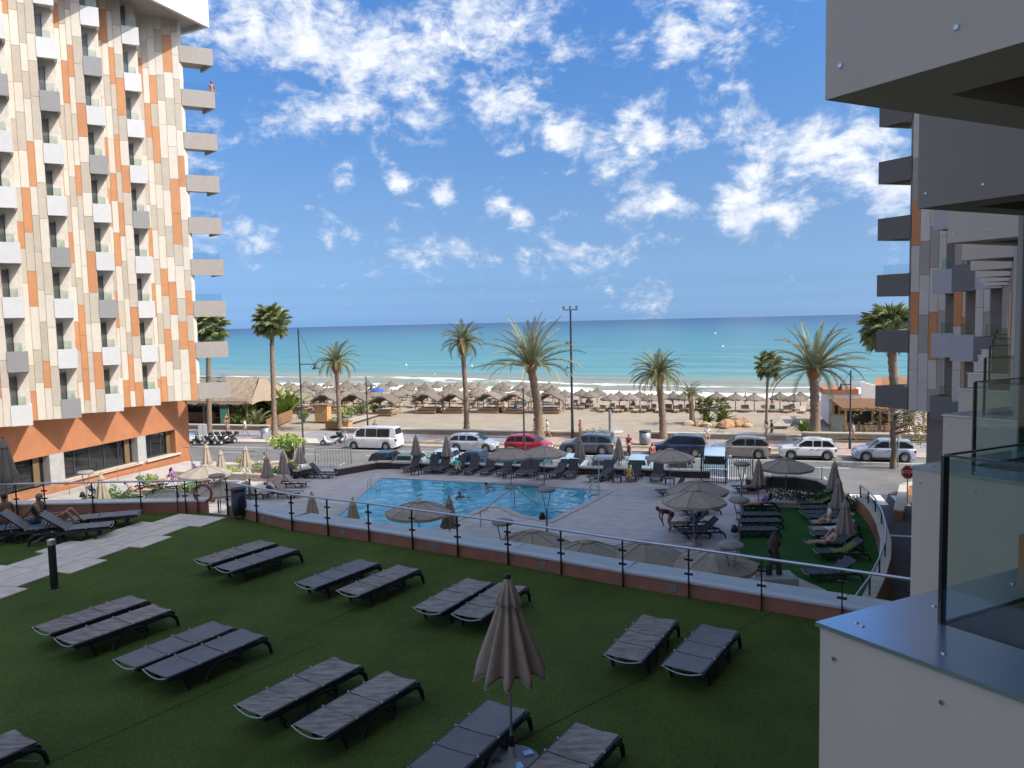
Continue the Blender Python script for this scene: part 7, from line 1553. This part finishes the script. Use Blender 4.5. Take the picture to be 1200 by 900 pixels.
    if bottom:
        v = [J['pel']+d*.09, J['pel']]; e = [(0,1)]; r_ = [.125,.14]
        for n_ in 'LR': v += [jo[n_][0], jo[n_][0].lerp(jo[n_][1], .5 if not one else .18)]; e += [(1,len(v)-2),(len(v)-2,len(v)-1)]; r_ += [.112,.098]
        skin_obj('shorts' if not one else 'swim_bottoms', v, e, r_, bottom, t, 1)
    if top:
        v = [J['pel']+d*.06, J['spine'], J['chest'], J['neck']-d*.03]; e = [(0,1),(1,2),(2,3)]; r_ = [.135,.128,.150,.075]
        for n_ in 'LR': v += [jo[n_][2], jo[n_][2].lerp(jo[n_][3], .6)]; e += [(2,len(v)-2),(len(v)-2,len(v)-1)]; r_ += [.075,.062]
        skin_obj('shirt', v, e, r_, top, t, 2)
    b = MB(); q = up.rotation_difference(Vector((0,0,1))).inverted()
    b.ball((0,0,0), .099, 14, sc=(1.0,.93,1.0)); b.v = [tuple(q @ Vector((v[0]-.012, v[1], max(v[2], -.055 if v[0] < .0 else .05))) + hd + up*.04 - f*.018) for v in b.v]
    if long_hair: b.tube([hd+up*.03-f*.07, hd-up*.06-f*.10, hd-up*.2-f*.10], [.085,.09,.05], 10)
    b.build('hair', M[hair], t)
    if hat: b = MB(); b.lathe([(.2,.0),(.115,.015),(.105,.11),(.01,.13)], 16); o = b.build('hat', M[hat], t); o.location = hd+up*.07
    return t
def at_ground(px, py, z): p = gp(px, py, z); return Vector((p.x, p.y, z))
# on the lawn at the left edge
person('tanned bare-backed man sitting on the lounger at the left edge', at_ground(2,631,LZ)+Vector((.0,.2,-.03)), R(150), 'sit', 'skin_tan', None, 'cl_blue', 'hair')
person('grey-haired man in blue trunks sitting on a lounger, leaning on his arm', at_ground(40,630,LZ)+Vector((0,.2,-.03)), R(165), 'sit', 'skin_tan', None, 'cl_blue', 'hair_grey', lean=-8)
person('dark-haired woman lying with bent knees on the lounger near the short balustrade', at_ground(66,629,LZ)+Vector((.05,0,-.02)), R(18), 'knees', 'skin', 'cl_black', 'cl_black', 'hair', long_hair=True, one=True)
# terrace below the terracotta wall
person('sunbather in pink lying on the terrace below the terracotta wall, leftmost there', at_ground(160,584,DZ), R(20), 'lounge', 'skin_pink', None, 'cl_red', 'hair', one=True)
person('woman in a purple top sitting below the terracotta wall', at_ground(203,572,DZ), R(-10), 'sit', 'skin', 'cl_purple', 'cl_purple', 'hair', long_hair=True)
person('sunbather lying just left of the woman in purple', at_ground(188,576,DZ), R(190), 'lounge', 'skin_pink', None, 'cl_maroon', 'hair', one=True)
person('sunbather with a blue towel beside the lifebuoy', at_ground(235,562,DZ), R(-20), 'lounge', 'skin_pink', 'cl_blue', 'cl_blue', 'hair')
person('person in a pale shirt reading on the terrace under the closed sunlit parasols', at_ground(312,552,DZ), R(0), 'sit', 'skin', 'cl_pink', 'cl_grey', 'hair')
person('person in dark blue resting on a lounger left of the pool', at_ground(322,586,DZ)+Vector((0,0,0)), R(-8), 'lounge', 'skin', 'cl_navy', 'cl_navy', 'hair')
# pool
person('dark-haired swimmer in the middle of the pool', at_ground(538,583,DZ), R(-60), 'swim', 'skin_tan', None, 'cl_navy', 'hair'); person('second swimmer near the far edge of the pool', at_ground(568,573,DZ), R(30), 'swim', 'skin_pink', None, 'cl_navy', 'hair')
person('person in turquoise sitting among the raised loungers at the far pool edge', at_ground(536,556,DZ), R(-80), 'lounge', 'skin', 'cl_teal', 'cl_teal', 'hair'); person('person wrapped in yellow-green at the right end of the far lounger row', at_ground(737,567,DZ), R(-100), 'lounge', 'skin_tan', 'towel_yellow', 'towel_yellow', 'hair')
person('dark-skinned man in maroon bending over beside the loungers on the right deck', at_ground(784,622,DZ), R(188), 'bend', 'skin_tan', 'cl_maroon', 'cl_maroon', 'hair')
person('woman in a blue swimsuit on the lounger right of the bending man', at_ground(806,624,DZ), R(182), 'lounge', 'skin', 'cl_blue', 'cl_blue', 'hair', long_hair=True, one=True); person('sunbather on the lounger under the overlapping open parasols', at_ground(804,598,DZ), R(182), 'lounge', 'skin_pink', None, 'cl_black', 'hair', one=True)
person('woman in patterned dark swimwear sitting in the left terrace column', at_ground(890,601,DZ), R(178), 'lounge', 'skin', 'cl_purple', 'cl_purple', 'hair', long_hair=True, one=True); person('sunbather at the back of the left terrace column', at_ground(888,580,DZ), R(178), 'lounge', 'skin_tan', None, 'cl_navy', 'hair')
person('white-haired person in a pale wrap sitting in the right terrace column', at_ground(972,622,DZ), R(170), 'sit', 'skin_pink', 'cl_white', 'cl_white', 'hair_grey'); person('sunbather in dark swimwear lying on the right terrace column, left of two', at_ground(968,648,DZ), R(178), 'lounge', 'skin_pink', None, 'cl_purple', 'hair', one=True); person('sunbather lying against a grey towel on the right terrace column, right of two', at_ground(984,640,DZ), R(178), 'knees', 'skin_pink', None, 'cl_black', 'hair_grey', one=True)
# street and promenade
person('woman in a white dress strolling on the promenade, left one of three', at_ground(627,512,.12), R(165), 'walk', 'skin', 'cl_white', 'cl_white', 'hair', long_hair=True); person('woman in white walking beside her on the promenade', at_ground(631,511,.12)+VX*.7, R(165), 'walk', 'skin', 'cl_white', 'cl_white', 'hair', long_hair=True); person('woman in white walking alone toward the leaning palm trunk', at_ground(642,513,.12), R(165), 'walk', 'skin_pink', 'cl_white', 'cl_white', 'hair_grey')
person('woman with a white top walking by the low wall left of the boardwalk', at_ground(898,517,.12), R(165), 'walk', 'skin', 'cl_white', 'cl_grey', 'hair', long_hair=True); person('man in a dark shirt walking beside the woman in a white top', at_ground(905,516,.12)+VX*.5, R(165), 'walk', 'skin', 'cl_navy', 'cl_navy', 'hair')
person('person in white sitting on the low promenade wall above the navy car', at_ground(829,519,.12)+VX*.2+Vector((0,0,.1)), R(-105), 'sit', 'skin', 'cl_white', 'cl_beige', 'hair_grey'); person('man in a pale shirt walking past the foot of the restaurant lamp', at_ground(1000,519,.12), R(160), 'walk', 'skin', 'cl_white', 'cl_pink', 'hair')
person('person in grey sitting on the promenade wall above the white van', at_ground(440,509,.12)+Vector((0,0,.1)), R(-105), 'sit', 'skin', 'cl_grey', 'cl_navy', 'hair'); person('pedestrian in pink shorts crossing the pavement left of the tall fan palm', at_ground(288,511,.12), R(170), 'walk', 'skin_pink', 'cl_white', 'cl_pink', 'hair')
person('person in black standing by the green menu board', at_ground(266,504,.12), R(-60), 'stand', 'skin', 'cl_black', 'cl_navy', 'hair'); person('person in a dark jacket standing behind the silver motorcycle', at_ground(267,517,.0), R(-100), 'stand', 'skin', 'cl_grey', 'cl_navy', 'hair')
person('rider in red on the small red scooter', at_ground(737,532,0)+Vector((0,0,.0)), RZ+R(-80), 'ride', 'skin', 'cl_red', 'cl_black', 'hair', group=None); person('person in red and blue standing with the bicycles by the navy car', at_ground(765,546,0), R(-60), 'stand', 'skin', 'cl_red', 'cl_blue', 'hair'); person('cyclist with tanned shoulders pausing by the bicycles on the promenade', at_ground(680,514,.12), R(-30), 'stand', 'skin_tan', 'cl_red', 'cl_black', 'hair')
# on an end balcony of the left tower
P = E_ + dA*2.2 - oA*.7; person('person leaning on an upper end balcony of the left tower', Vector((P.x, P.y, zb(7)+.5)), R(-40), 'stand', 'skin_tan', None, 'cl_navy', 'hair')
# a few bathers on the far beach
r = random.Random(31)
for i, (px, py, ps) in enumerate([(680,478,'stand'),(690,477,'walk'),(726,476,'stand'),(742,479,'walk'),(845,478,'stand'),(873,477,'walk'),(905,479,'stand'),(655,476,'stand'),(788,478,'walk'),(760,479,'stand')]):
    P = gp(px, py, -.4); person('%s far bather from the left among the umbrellas by the water' % ORD[i], Vector((P.x,P.y,zb_at(P))), r.uniform(0,6), ps, r.choice(('skin','skin_tan','skin_pink')), None, r.choice(('cl_blue','cl_red','cl_black')), 'hair', group='far bathers on the beach')
